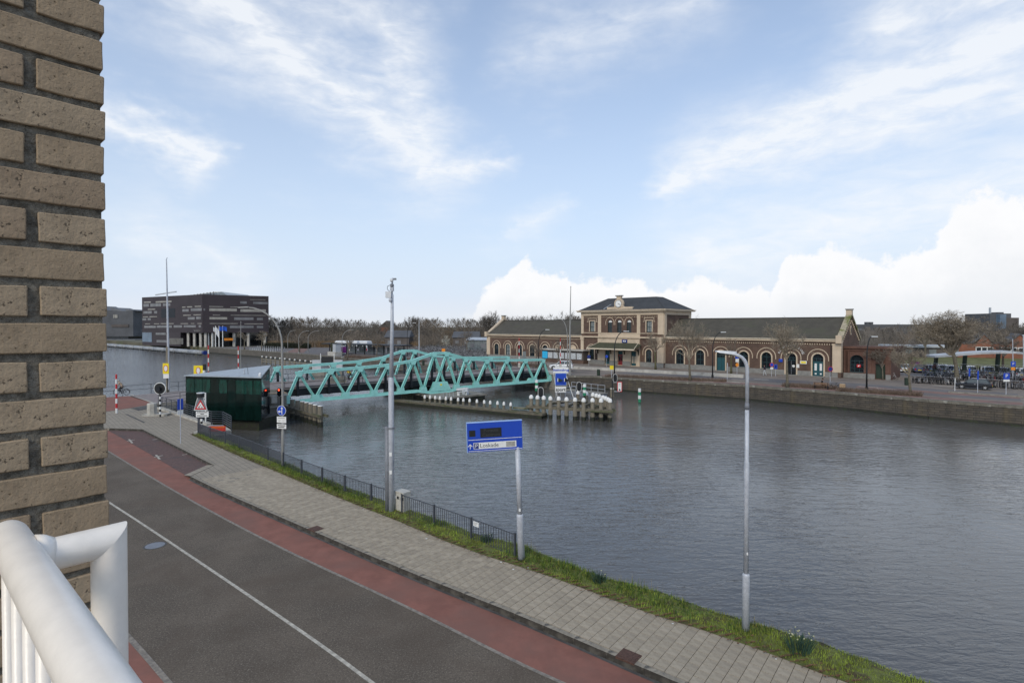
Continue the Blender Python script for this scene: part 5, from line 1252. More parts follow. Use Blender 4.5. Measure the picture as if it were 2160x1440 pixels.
for (a, b_, cs, wing) in ((0, ML, lw, 'left'), (MR, SL, rw, 'right')):
    ops = []
    for i, c in enumerate(cs):
        door = wing == 'right' and i in (2, 5, 6)
        ops.append((c, ww, .12 if door else zb_w, zs_, True))
    mb = MB(); wall_panel(mb, a, b_, 0, ZG, ops); mb.face([(a, DEP, 0), (a, DEP, ZG), (b_, DEP, ZG), (b_, DEP, 0)])
    mb.build('wall', 'st_brick', st)
    tr = 'st_trim'
    for i, c in enumerate(cs):
        door = wing == 'right' and i in (2, 5, 6); zb = .12 if door else zb_w
        if not (wing == 'left' and i in (5, 6)):
            if door:
                window(c, ww, 2.45, zs_, True, bars=(2, 1)); m_ = 'door_teal' if i != 5 else 'glass_dark'
                d_ = MB().box(c-ww/2+.04, c+ww/2-.04, .19, .24, .12, 2.42).build('door', m_, st)
                if i == 6:
                    for k in (-1, 1):
                        MB().box(c+k*.38-.17, c+k*.38+.17, .18, .188, 1.0, 2.15).build('door_glass', 'sign_white', d_); MB().box(c+k*.38-.13, c+k*.38+.13, .18, .188, .35, .6).build('vent', 'sign_white', d_)
                elif i == 2: MB().box(c-.02, c+.02, .18, .188, .15, 2.4).build('door_seam', 'post_black', d_)
                else: MB().box(c-.02, c+.02, .18, .188, .15, 2.4).build('door_seam', 'bk_metal', d_); ringed(MB(), c+.35, 1.55, .22, .178, .188).build('door_roundel', 'sign_white', d_)
            else: window(c, ww, zb, zs_, True, glass='glass_dark' if (wing, i) not in (('left', 1),) else 'glass_pale', bars=(1, 2))
        else:
            ring(MB(), c, zs_, .0, ww/2-.02, .05, .25, 0).build('blind_arch', 'st_trim', st); MB().box(c-ww/2, c+ww/2, .12, .25, .9, zs_).build('blind_panel', 'st_brick', st)
        ring(MB(), c, zs_, ww/2, ww/2+.22, -.05, .02, leg=zs_-zb).build('arch_surround', tr, st)
        ring(MB(), c, zs_, 1.50, 1.62, -.09, .01, leg=.35).build('hood_mould', tr, st)
        if not door: MB().box(c-ww/2-.26, c+ww/2+.26, -.12, .2, zb-.14, zb).build('sill', 'st_plinth', st)
        else: MB().box(c-ww/2-.2, c+ww/2+.2, -.5, .2, 0, .12).build('doorstep', 'st_plinth', st)
    # plinth between openings
    xs = a; pl = [(c-ww/2-.22, c+ww/2+.22) for c, _, zb, _, _ in ops if zb < .5]
    for (u, v_) in pl+[(b_, b_)]:
        if u-xs > .3: MB().box(xs, u, -.07, .0, 0, .85).build('plinth', 'st_plinth', st)
        xs = v_
    # eaves: dentil course, cream fascia, gutter
    dn = MB(); x = a+.2
    while x < b_-.2: dn.box(x, x+.14, -.13, 0, ZG-.82, ZG-.62); x += .36
    stuff(dn.build('dentil_course', 'st_trim', st))
    MB().box(a, b_, -.16, 0, ZG-.58, ZG-.38).build('frieze', 'st_brick', st)
    MB().box(a-.1, b_+.1, -.38, 0, ZG-.30, ZG+.02).build('fascia', 'st_trim', st); MB().box(a-.1, b_+.1, -.52, -.05, ZG+.02, ZG+.16).build('gutter', 'cornice_cream', st)
    # roof
    r = MB(); y0, ym, y1 = -.45, DEP/2, DEP+.4
    r.face([(a, y0, ZG+.12), (b_, y0, ZG+.12), (b_, ym, ZRI), (a, ym, ZRI)]); r.face([(a, ym, ZRI), (b_, ym, ZRI), (b_, y1, ZG+.12), (a, y1, ZG+.12)])
    r.build('roof', 'st_roof', st)
    MB().box(a, b_, ym-.12, ym+.12, ZRI-.02, ZRI+.10).build('ridge_cap', 'st_slate', st)
    # end gable with raking coping
    xe, so = (a, -1) if wing == 'left' else (b_, 1)
    g = MB(); yA, yB = 0, DEP
    poly = [(yA, 0), (yB, 0), (yB, ZG), (DEP/2, ZRI), (yA, ZG)]
    g.v = [(xe, p[0], p[1]) for p in poly]+[(xe+so*.45, p[0], p[1]) for p in poly]; nn = 5
    g.f = [(0, 1, 2, 3, 4), (9, 8, 7, 6, 5)]+[(k, 5+k, 5+(k+1) % 5, (k+1) % 5) for k in range(5)]
    g.build('gable_wall', 'st_brick', st)
    for (p, q) in (((-.55, ZG-.15), (DEP/2, ZRI+.42)), ((DEP/2, ZRI+.42), (DEP+.55, ZG-.15))):
        MB().beam((xe+so*.25, p[0], p[1]+.08), (xe+so*.25, q[0], q[1]+.08), .85, .36).build('raking_coping', 'moss_stone' if wing == 'right' else 'st_trim', st)
    MB().box(xe+so*.25-.42, xe+so*.25+.42, -.75, .15, ZG-.5, ZG+.75).build('kneeler', 'st_trim', st)
    MB().box(xe+so*.25-.42, xe+so*.25+.42, DEP/2-.45, DEP/2+.45, ZRI+.35, ZRI+1.25).build('chimney_block', 'st_trim', st); MB().box(xe+so*.25-.52, xe+so*.25+.52, DEP/2-.58, DEP/2+.58, ZRI+1.25, ZRI+1.42).build('chimney_cap', 'st_plinth', st)
    MB().box(xe+(-.0 if so < 0 else -.75), xe+(.75 if so < 0 else .0), -.14, .02, .85, ZG-.3).build('corner_pilaster', 'st_trim', st); MB().box(xe+(-.46 if so < 0 else 0), xe+(0 if so < 0 else .46), -.14, .9, .85, ZG-.3).build('corner_pilaster', 'st_trim', st)
    if wing == 'right':
        oc = MB(); P = [(.55*math.cos(R(k*20)), .8*math.sin(R(k*20))) for k in range(18)]; oc.v = [(xe+.46, DEP/2+p[0], 7.6+p[1]) for p in P]+[(xe+.52, DEP/2+p[0], 7.6+p[1]) for p in P]; oc.f = [tuple(range(18, 36))]+[(k, (k+1) % 18, 18+(k+1) % 18, 18+k) for k in range(18)]; oc.build('oval_surround', 'st_trim', st)
        P = [(p[0]*.62, p[1]*.7) for p in P]; oc = MB(); oc.v = [(xe+.53, DEP/2+p[0], 7.6+p[1]) for p in P]; oc.f = [tuple(range(18))]; oc.build('oval_window', 'glass_dark', st)
        dd = MB()
        for s_ in (-1, 1):
            for k in range(11): u = (k+.5)/11.5; yy = DEP/2+s_*u*DEP/2; zz = ZRI-(ZRI-ZG)*u-.45; dd.box(xe+.45, xe+.62, yy-.12, yy+.12, zz-.14, zz+.1)
        stuff(dd.build('raking_dentils', 'st_trim', st))
        MB().tube([(SL-.95, -.12, .2), (SL-.95, -.12, ZG-.3)], .06, 8).build('downpipe', 'post_black', st)
# lettering over the sixth arch of the right wing
c = rw[5]; txt = 'RIJWIELSTALLING'; nL = len(txt)
for k, ch in enumerate(txt):
    a = R(158-136*k/(nL-1)); M = Matrix.Translation((c+2.0*math.cos(a), -.03, zs_+2.0*math.sin(a)+.05)) @ Matrix.Rotation(-(a-R(90)), 4, 'Y') @ Matrix.Rotation(R(90), 4, 'X')
    text_mesh(ch, .52, 'sign_white', st, M, .02, 'letter')
for (px, py, w, h, m_, nm) in ((1695.5, 764, 1.0, .5, 'sign_yellow', 'wall_sign'), (1684, 771.5, .42, .6, 'sign_white', 'wall_sign'), (1647.5, 760, .6, .5, 'sign_blue', 'wall_sign')):
    x = fpos(px); z = D(px, py, sw(x, 0).y)[2]; o = MB().box(x-w/2, x+w/2, -.12, -.02, z-h/2, z+h/2).build(nm, 'sign_white' if m_ != 'sign_blue' else m_, st); MB().box(x-w*.4, x+w*.4, -.126, -.121, z-h*.32, z+h*.30).build('printed_face', m_, o)
# ---- middle block
mp = .55; y0 = -mp
up = [(fpos(1252.5), 1.25, 7.05, 9.35, False), (fpos(1372.3), 1.25, 7.05, 9.35, False)]+[(fpos(x), 1.12, 6.95, 9.05, True) for x in (1289.7, 1309.4, 1329.8)]
lo_ = [(fpos(1251.3), 1.3, 1.0, 2.95, True), (fpos(1371.7), 1.3, 1.0, 2.95, True)]
P0, P1 = fpos(1265.5), fpos(1353.5)
mb = MB(); wall_panel(mb, ML, MR, 5.5, ZC, up, y0, .3); wall_panel(mb, ML, P0, 0, 5.5, lo_[:1], y0, .3); wall_panel(mb, P1, MR, 0, 5.5, lo_[1:], y0, .3)
MD = 11.0
for x in (ML, MR): mb.face([(x, y0, 0), (x, MD, 0), (x, MD, ZC), (x, y0, ZC)])
mb.face([(ML, MD, 0), (MR, MD, 0), (MR, MD, ZC), (ML, MD, ZC)]); mb.build('wall', 'st_brick', st)
for c, w, zb, zs, ar in up+lo_:
    window(c, w, zb, zs, ar, y0+.2, bars=(1, 2), glass='glass_pale' if (not ar) else 'glass_dark')
    if ar and zb > 5:
        ring(MB(), c, zs, w/2+.42, w/2+.52, y0-.08, y0+.01, leg=.55).build('hood_mould', 'st_trim', st)
        ring(MB(), c, zs+.02, .02, w/2-.12, y0+.16, y0+.195, 0).build('fanlight', 'sign_white', st)
    elif ar:
        ring(MB(), c, zs, w/2, w/2+.2, y0-.05, y0+.02, leg=zs-zb).build('arch_surround', 'st_trim', st); ring(MB(), c, zs, w/2+.62, w/2+.74, y0-.08, y0+.01, leg=.55).build('hood_mould', 'st_trim', st)
    else:
        f = MB(); f.box(c-w/2-.2, c-w/2, y0-.05, y0+.02, zb, zs+.2); f.box(c+w/2, c+w/2+.2, y0-.05, y0+.02, zb, zs+.2); f.box(c-w/2, c+w/2, y0-.05, y0+.02, zs, zs+.2); f.build('window_surround', 'st_trim', st)
        h_ = MB(); h_.box(c-w/2-.52, c+w/2+.52, y0-.08, y0, zs+.55, zs+.66); h_.box(c-w/2-.52, c-w/2-.42, y0-.08, y0, zs-.2, zs+.55); h_.box(c+w/2+.42, c+w/2+.52, y0-.08, y0, zs-.2, zs+.55); h_.box(c-w/2-.75, c-w/2-.52, y0-.08, y0, zs-.2, zs-.1); h_.box(c+w/2+.52, c+w/2+.75, y0-.08, y0, zs-.2, zs-.1); h_.build('hood_mould', 'st_trim', st)
for (xa, xb) in ((ML-.02, ML+.62), (fpos(1265), fpos(1271.5)), (fpos(1347), fpos(1354)), (MR-1.25, MR+.02)):
    MB().box(xa, xb, y0-.14, y0+.01, 6.6, 10.55).build('pilaster', 'st_trim', st)
for (xa, xb) in ((ML-.08, ML+.68), (MR-1.35, MR+.1)):
    MB().box(xa, xb, y0-.22, y0+.01, .95, 5.75).build('pilaster', 'st_trim', st); MB().box(xa-.08, xb+.08, y0-.30, y0+.01, 5.3, 5.75).build('capital', 'st_trim', st)
MB().box(MR, MR+.14, y0, y0+1.0, .95, 10.55).build('side_pilaster', 'st_trim', st); MB().box(MR, MR+.14, MD-1.0, MD, 6, 10.55).build('side_pilaster', 'st_trim', st)
MB().box(ML-.05, MR+.05, y0-.18, y0, 10.55, ZC-.25).build('frieze', 'st_trim', st); MB().box(MR, MR+.18, y0, MD, 10.55, ZC-.25).build('frieze', 'st_trim', st); MB().box(ML-.18, ML, y0, MD, 10.55, ZC-.25).build('frieze', 'st_trim', st)
MB().box(ML-.75, MR+.75, y0-.75, MD+.6, ZC-.25, ZC-.05).build('cornice', 'cornice_cream', st); MB().box(ML-.9, MR+.9, y0-.9, MD+.75, ZC-.05, ZC+.12).build('gutter', 'st_trim', st)
MB().box(ML+.62, MR-1.25, y0-.18, y0, 6.72, 6.86).build('sill_band', 'st_trim', st); MB().box(ML-.1, MR+.1, y0-.32, y0, 5.78, 6.08).build('string_course', 'st_trim', st); MB().box(P0, P1, y0-.12, y0, 6.08, 6.72).build('apron', 'st_trim', st)
dn = MB(); x = ML+.9
while x < MR-1.5: dn.box(x, x+.13, y0-.10, y0, 10.12, 10.26); x += .38
stuff(dn.build('dentil_course', 'st_trim', st))
dn = MB(); x = P0
while x < P1: dn.box(x, x+.13, y0-.24, y0, 5.52, 5.76); x += .30
stuff(dn.build('dentil_course', 'st_trim', st))
# hipped slate roof
r = MB(); a, b_, f0, f1, zr = ML-.5, MR+.5, y0-.5, MD+.4, 14.35; i = 4.6
V8 = [(a, f0, ZC+.1), (b_, f0, ZC+.1), (b_, f1, ZC+.1), (a, f1, ZC+.1), (a+i, f0+i*1.05, zr), (b_-i, f0+i*1.05, zr), (b_-i, f1-i*1.05, zr), (a+i, f1-i*1.05, zr)]; r.hexa(V8); r.build('hip_roof', 'st_slate', st)
for p, q in ((0, 4), (1, 5), (2, 6), (4, 5), (5, 6)): MB().beam(V8[p], V8[q], .16, .12).build('ridge_tile', 'st_slate', st)
MB().beam((fpos(1277), y0-.2, ZC+.35), (fpos(1284), y0+3.2, 13.6), .18, .08).build('roof_ladder', 'metal_pale', st)
# clock gable
cc = fpos(1309); MB().box(fpos(1284.5), fpos(1338), y0-.2, y0+.35, ZC+.12, ZC+.75).build('parapet', 'st_trim', st)
cg = MB(); cg.plate([(cc-1.15, ZC+.75), (cc+1.15, ZC+.75)]+arc(cc, ZC+1.45, 1.05, -25, 205, 20), y0-.28, y0+.35); cg.build('clock_gable', 'st_trim', st)
MB().plate([(cc-.45, ZC+2.4), (cc+.45, ZC+2.4), (cc+.62, ZC+3.0), (cc-.62, ZC+3.0)], y0-.2, y0+.3).build('gable_neck', 'st_trim', st); MB().box(cc-.78, cc+.78, y0-.35, y0+.42, ZC+3.0, ZC+3.2).build('gable_cap', 'st_plinth', st)
ringed(MB(), cc, ZC+1.42, .80, y0-.34, y0-.281, 28).build('clock_rim', 'st_plinth', st); ck = ringed(MB(), cc, ZC+1.42, .70, y0-.37, y0-.341, 28).build('clock_dial', 'cl_white', st)
hh = MB(); hh.beam((cc, y0-.385, ZC+1.42), (cc+.34, y0-.385, ZC+1.28), .02, .09, up=(0, 0, 1)); hh.beam((cc, y0-.39, ZC+1.42), (cc-.12, y0-.39, ZC+1.42-.0), .02, .06); hh.beam((cc, y0-.39, ZC+1.42), (cc+.46, y0-.39, ZC+1.12), .02, .05); hh.build('clock_hands', 'ink', ck)
for k in range(12): a = R(k*30); MB().beam((cc+.54*math.cos(a), y0-.376, ZC+1.42+.54*math.sin(a)), (cc+.64*math.cos(a), y0-.376, ZC+1.42+.64*math.sin(a)), .012, .05).build('hour_mark', 'ink', ck)
# entrance bay: cream wall, three openings, canopy
do = [(fpos(x, -.8), 1.25, .1, 3.05, False) for x in (1281.4, 1308.6, 1336.3)]
mb = MB(); wall_panel(mb, P0, P1, 0, 5.5, do, y0-.30, .4)
for x in (P0, P1): mb.face([(x, y0-.3, 0), (x, y0, 0), (x, y0, 5.5), (x, y0-.3, 5.5)])
mb.face([(P0, y0-.3, 5.5), (P1, y0-.3, 5.5), (P1, y0, 5.5), (P0, y0, 5.5)]); mb.build('entrance_wall', 'st_trim', st)
for k, (c, w, zb, zs, _) in enumerate(do):
    d_ = MB().box(c-w/2, c+w/2, y0-.02, y0+.05, .1, 2.3).build('door', 'door_red' if k == 1 else 'door_teal', st)
    for s_ in (-1, 1): MB().box(c+s_*.3-.2, c+s_*.3+.2, y0-.03, y0-.021, .95 if k == 1 else .6, 2.05).build('door_glass', 'glass_dark' if k != 2 else 'st_trim', d_)
    MB().box(c-w/2, c+w/2, y0-.02, y0+.05, 2.32, 3.05).build('transom', 'door_teal', st)
xs = ML
for (u, v_) in [(lo_[0][0]-.0, lo_[0][0]+.0)]+[(c-w/2, c+w/2) for c, w, *_ in do]+[(MR, MR)]:
    if u-xs > .2: MB().box(xs, u, y0-(.42 if P0-.2 < (xs+u)/2 < P1+.2 else .1), y0-.0 if not P0-.2 < (xs+u)/2 < P1+.2 else y0-.301, 0, .95).build('plinth', 'st_plinth', st)
    xs = v_
xa, xb, yf = P0-.5, P1+.5, y0-3.4
cn = MB(); cn.hexa([(xa, y0-.3, 4.42), (xb, y0-.3, 4.42), (xb+.1, yf, 3.55), (xa-.1, yf, 3.55), (xa+.9, y0-.3, 4.75), (xb-.9, y0-.3, 4.75), (xb+.1, yf, 3.62), (xa-.1, yf, 3.62)]); mat('canopy_felt', (.060, .062, .036), .9, .2, 1.2); cn.build('canopy_roof', 'canopy_felt', st)
fc = MB(); fc.box(xa-.15, xb+.15, yf-.08, yf, 3.40, 3.66); fc.beam((xa-.12, yf, 3.60), (xa+.82, y0-.3, 4.68), .10, .22); fc.beam((xb+.12, yf, 3.60), (xb-.82, y0-.3, 4.68), .10, .22); fc.build('canopy_fascia', 'cornice_cream', st)
for k in range(4):
    x = xa+.6+(xb-xa-1.2)*k/3; b2 = MB(); b2.plate([(-.0, 3.5), (0, 2.4)]+arc(-1.55, 3.45-1.2+.1, 1.3, 0, 0, 1)+[(-.25, 2.9), (-.8, 3.3), (-1.7, 3.5)], -.06, .06)
    b2.v = [(x+p[1], y0-.3+p[0], p[2]) for p in b2.v]; b2.build('canopy_bracket', 'bench_wood' if False else 'bark_dark', st)
sx = fpos(1306, -3.0); sg_ = MB().box(sx-.62, sx+.62, y0-.45, y0-.31, 4.82, 5.48).build('station_logo', 'sign_navy', st)
# white lozenge emblem of two interlocking arrows with red ends
lg = MB(); lg.plate([(sx-.42, 5.15), (sx-.25, 5.30), (sx+.05, 5.30), (sx-.12, 5.15), (sx+.02, 5.02), (sx-.28, 5.02)], y0-.462, y0-.451); lg.plate([(sx+.42, 5.15), (sx+.25, 5.00), (sx-.02, 5.0), (sx+.12, 5.15), (sx-.0, 5.28), (sx+.28, 5.28)], y0-.467, y0-.463); lg.build('emblem', 'sign_white', sg_)
# right low annex
x0_, x1_, ya_, yb_ = SL+.5, fpos(1880, 1.5), 1.5, 9.5; zA = 5.0
wx = fpos(1808, 1.5); dxr = fpos(1858, 1.5)
mb = MB(); wall_panel(mb, x0_, x1_, 0, zA, [(wx, 1.9, .9, 2.75, True), (dxr, 1.3, .1, 2.4, False)], ya_, .3); mb.face([(x1_, ya_, 0), (x1_, yb_, 0), (x1_, yb_, zA), (x1_, ya_, zA)]); mb.face([(x0_, ya_, zA), (x1_, ya_, zA), (x1_, yb_, zA), (x0_, yb_, zA)]); mb.build('annex_wall', 'st_brick_red', st)
window(wx, 1.9, .9, 2.75, True, ya_+.2, bars=(2, 3)); ring(MB(), wx, 2.75, .96, 1.2, ya_-.06, ya_+.01, leg=1.85).build('arch_surround', 'st_brick_red', st); MB().box(dxr-.62, dxr+.62, ya_+.18, ya_+.26, .1, 2.4).build('door', 'green_dark', st)
for z, h, p in ((4.35, .22, .14), (4.72, .34, .34)): MB().box(x0_, x1_+p, ya_-p, ya_, z, z+h).build('annex_cornice', 'st_brick_red', st); MB().box(x1_, x1_+p, ya_, yb_, z, z+h).build('annex_cornice', 'st_brick_red', st)
for x in (x0_+.25, wx-1.75, wx+1.45, x1_-.7): MB().box(x, x+.55, ya_-.10, ya_, .8, 4.35).build('annex_pilaster', 'st_brick_red', st)
MB().box(x0_, dxr-.7, ya_-.14, ya_, 0, .8).build('plinth', 'st_plinth', st); MB().box(dxr+.7, x1_, ya_-.14, ya_, 0, .8).build('plinth', 'st_plinth', st)
o = MB().box(wx+.0, wx+.55, ya_-.05, ya_+.1, 1.75, 2.2).build('window_sticker', 'sign_red', st); MB().plate([(wx+.1, 1.95), (wx+.25, 1.85), (wx+.45, 2.05), (wx+.3, 2.1)], ya_-.06, ya_-.052).build('sticker_mark', 'sign_white', o)
# glazed showcase in front of the left wing
g0, g1 = fpos(1143, -2.5), fpos(1231, -2.5); gy = -2.6
sh = thing('poster_pavilion', 'flat roofed brown pavilion with lit poster cases beside the entrance', 'pavilion', (SA.x, SA.y, 0), sang)
MB().box(g0, g1, gy, -.1, 0, .75).build('base_wall', 'st_brick', sh); MB().box(g0+.05, g1-.05, gy+.12, -.15, .75, 2.75).build('dark_back', 'far_brown', sh); MB().box(g0-.25, g1+.25, gy-.35, 0, 2.78, 3.05).build('flat_roof', 'stone_pale', sh)
np_ = 7
for k in range(np_):
    xa, xb = g0+.25+(g1-g0-.4)*k/np_, g0+.25+(g1-g0-.4)*(k+1)/np_-.22
    if k == 0: MB().box(xa, xb+.1, gy-.02, gy+.12, .85, 2.45).build('poster', 'sign_cyan', sh)
    else: o = MB().box(xa, xb, gy, gy+.12, .9, 2.3).build('poster_case', 'bk_metal', sh); MB().box(xa+.1, xb-.1, gy-.01, gy-.001, 1.0, 2.2).build('poster', 'poster', o)
for k in range(5): x = g0+.1+(g1-g0-.2)*k/4; MB().box(x-.05, x+.05, gy+.02, gy+.1, .75, 2.78).build('post', 'far_brown', sh)
# ================================================================== FAR BUILDINGS
def plane_pt(px, py, P, Q, out=0.0):                     # photo pixel -> (distance along PQ, height) on the upright plane PQ pushed out towards us
    P, Q = Vector(P[:2]), Vector(Q[:2]); d = (Q-P).normalized(); n_ = Vector((d.y, -d.x)); o = P+n_*out
    rx, ry, rz_ = ray(px, py); det = d.x*(-ry)-d.y*(-rx); t = ((-o.x)*(-ry)-(-o.y)*(-rx))/det
    w = o+d*t; k = w.y/ry; return t, HC+rz_*k
PL, PC, PR = D(300, 690, 236), D(427, 690, 213), D(567, 690, 226)
ob = thing('office_block', 'dark purplish office block with window strips and white columns beyond the water', 'building', (0, 0, 0))
ZT = 20.6; bk1, bk2 = D(556, 690, 275), D(322, 690, 285)
fp = [PL[:2], PC[:2], PR[:2], bk1[:2], bk2[:2]]
up_fp = fp
MB().prism([tuple(p) for p in up_fp], 5.6, ZT).build('upper_storeys', 'dark_clad', ob)
mL = Vector(PL[:2])*.34+Vector(PC[:2])*.66
MB().prism([PL[:2], tuple(mL), tuple(mL+Vector((8, 20))), bk2[:2]], 0, 5.6).build('lower_wall', 'dark_clad_b', ob)
gl = [tuple(mL+Vector((1.5, 7))), tuple(Vector(PC[:2])+Vector((1, 9))), tuple(Vector(PR[:2])+Vector((-4, 6))), bk1[:2], tuple(mL+Vector((8, 24)))]
MB().prism(gl, 0, 5.6).build('ground_floor_glass', 'glass_dark', ob)
for px in (397.8, 410.7, 423.7, 434, 448.7, 494, 524, 559):
    P, Q = (PL, PC) if px < 427 else (PC, PR); t_, _ = plane_pt(px, 715, P, Q, -1.0); d = (Vector(Q[:2])-Vector(P[:2])).normalized(); w = Vector(P[:2])+d*t_-Vector((d.y, -d.x))*1.0
    MB().box(w.x-.45, w.x+.45, w.y-.4, w.y+.4, 0, 5.6).build('column', 'stone_pale', ob)
def strip(nm, zx0, zx1, zy0, zy1, m_, P, Q, dep=.12, par=ob):
    x0, x1 = 220+zx0/5.4, 220+zx1/5.4; y0_, y1_ = 540+zy0/5.4, 540+zy1/5.4
    a, z1 = plane_pt(x0, y0_, P, Q, .06); b_, z0 = plane_pt(x1, y1_, P, Q, .06)
    o = MB().box(a, b_, -dep/2, dep/2, z0, z1).build(nm, m_, par, loc=(P[0], P[1], 0), rz=yaw(P, Q)); return o
Lr = [(445, 510, 545, 575), (523, 645, 543, 572), (668, 752, 540, 567), (445, 540, 628, 655), (567, 602, 626, 653), (434, 478, 708, 732), (493, 528, 706, 730), (455, 585, 793, 818), (597, 770, 790, 816), (790, 885, 788, 814), (905, 1040, 787, 812), (1075, 1100, 786, 812), (888, 960, 605, 632), (985, 1110, 596, 624), (950, 1030, 694, 722), (1045, 1100, 690, 718), (585, 700, 872, 898), (595, 715, 955, 985)]
Lt = [(450, 530, 520, 530), (585, 765, 515, 525), (495, 580, 602, 610), (440, 500, 688, 696), (513, 600, 686, 694), (465, 520, 768, 775), (565, 625, 767, 774), (640, 790, 765, 772), (868, 955, 765, 772), (985, 1025, 764, 771), (1060, 1108, 764, 771), (885, 925, 578, 586), (940, 1000, 574, 583), (1030, 1100, 568, 577), (897, 985, 670, 678), (1015, 1100, 665, 673)]
Rr = [(1130, 1150, 596, 622), (1195, 1510, 594, 630), (1550, 1840, 604, 638), (1198, 1400, 694, 722), (1478, 1700, 697, 728), (1738, 1808, 703, 730), (1430, 1700, 792, 820), (1738, 1810, 794, 820), (1548, 1622, 515, 543), (1695, 1862, 520, 549)]
Rt = [(1195, 1355, 570, 580), (1435, 1600, 577, 586), (1237, 1320, 668, 676), (1440, 1840, 670, 680), (1200, 1520, 764, 772), (1595, 1810, 768, 776), (1660, 1835, 494, 502)]
for k, r_ in enumerate(Lr): strip('window_strip', *r_, 'bw_window', PL, PC)
for r_ in Lt+[]: strip('skylight_slot', *r_, 'bw_window_lit', PL, PC)
for k, r_ in enumerate(Rr): strip('window_strip', *r_, 'bw_window_lit' if k in (1, 2, 3) else 'bw_window', PC, PR)
for r_ in Rt: strip('skylight_slot', *r_, 'bw_window_lit', PC, PR)
strip('green_glazing', 432, 540, 868, 978, 'far_blue', PL, PC); strip('dark_recess', 648, 805, 598, 700, 'bridge_black', PL, PC)
for k in range(12): strip('facade_fin', 745+k*13, 750+k*13, 935, 1005, 'bw_window_lit', PL, PC, .4)
a, b_ = D(375, 625, 240), D(490, 624, 236); pk = D(458, 615, 236)
MB().hexa([(a[0], 236, ZT), (b_[0], 234, ZT), (b_[0], 262, ZT), (a[0], 262, ZT), (pk[0]-1.5, 237, pk[2]), (pk[0]+1.5, 237, pk[2]), (pk[0]+1.5, 260, pk[2]), (pk[0]-1.5, 260, pk[2])]).build('glass_roof', 'glass_pale', ob)
for k in range(14): u = k/13; MB().beam((a[0]+(pk[0]-1.5-a[0])*u, 235.8, ZT+(pk[2]-ZT)*u), (a[0]+(pk[0]-1.5-a[0])*u, 235.8, ZT-.1), .25, .25, up=(0, 1, 0)).build('glazing_bar', 'far_slate', ob)
cr0, cr1 = D(328, 622, 240), D(372, 615, 240); MB().beam(cr0, cr1, .5, .45).build('roof_crane', 'metal_pale', ob)
text_mesh('waterschap scheldestromen', 1.15, 'bw_window_lit', ob, Matrix.Translation((D(458, 696.5, 219)[0], D(458, 696.5, 219)[1]-3.2, D(458, 696.5, 219)[2])) @ Matrix.Rotation(yaw(PC, PR), 4, 'Z') @ Matrix.Rotation(R(90), 4, 'X'), .05)
strip('orange_panel', 1365, 1465, 935, 960, 'sign_orange', PC, PR, .3)
# flags
for k, (px, m_) in enumerate(((440.4, 'flag_white'), (447.8, 'flag_white'), (454.8, 'flag_white'), (462.2, 'flag_blue'), (470, 'flag_blue'))):
    x, y = G(px, 731.5); t_ = thing('flagpole', ('first flagpole from the left with small white flag before the office block', 'second flagpole from the left with white flag before the office block', 'middle flagpole with limp pale flag before the office block', 'fourth flagpole with blue flag before the office block', 'rightmost flagpole with blue flag before the office block')[k], 'flagpole', (x, y, 0), 0, 'flagpoles before the office block')
    zt = D(px, 687, y)[2]; MB().tube([(0, 0, 0), (0, 0, zt)], [.2, .12], 8).build('pole', 'sign_white', t_)
    f = MB(); z0 = zt-.3
    for i in range(5):
        u0, u1 = i/5, (i+1)/5; w = 1.5; dr = (1.0, 1.2, 2.6, .4, .5)[k]
        p = lambda u, v_: (u*w*(1.2 if k > 2 else .8), .25*math.sin(u*7+k), z0-v_*(1.6 if k != 2 else 3.0)-dr*u*u*.7)
        f.face([p(u0, 1), p(u1, 1), p(u1, 0), p(u0, 0)])
    f.build('flag', m_, t_)
# far left building
fb = thing('far_building', 'distant grey building with jagged roof at the left edge beside the wall', 'building', (0, 0, 0)); a, b_ = D(205, 690, 340), D(281, 690, 330)
x0, x1 = a[0], b_[0]
MB().plate([(x0, 2), (x1, 2), (x1, D(281, 654, 330)[2]), (D(262, 656, 330)[0], D(262, 656, 330)[2]), (D(240, 655, 330)[0], D(240, 655, 330)[2]), (x0, D(205, 654, 340)[2])], 330, 352).build('upper_block', 'far_slate', fb)
MB().box(x0+2, D(268, 690, 330)[0], 331, 350, -1, 2).build('glass_base', 'glass_dark', fb)
for k in range(3): MB().hexa([(x0+6+k*9, 332, 17.3), (x0+13+k*9, 332, 17.3), (x0+13+k*9, 348, 17.3), (x0+6+k*9, 348, 17.3), (x0+5+k*9, 332, 20.5-k), (x0+6+k*9, 332, 20.5-k), (x0+6+k*9, 348, 20.5-k), (x0+5+k*9, 348, 20.5-k)]).build('roof_light', 'far_grey', fb)
for k in range(3): p = D(240+k*3.2, 667, 329.6); MB().box(p[0]-.35, p[0]+.35, 329.6, 329.9, p[2]-1, p[2]+1).build('window', 'bw_window_lit', fb)
p = D(258, 687, 329.5); MB().box(D(236, 687, 330)[0], D(272, 687, 330)[0], 329.6, 329.9, p[2]-.8, p[2]+.8).build('window_band', 'far_brown', fb)
MB().box(x0, x1+8, 320, 345, -2, .3).build('terrace', 'far_grey', fb)
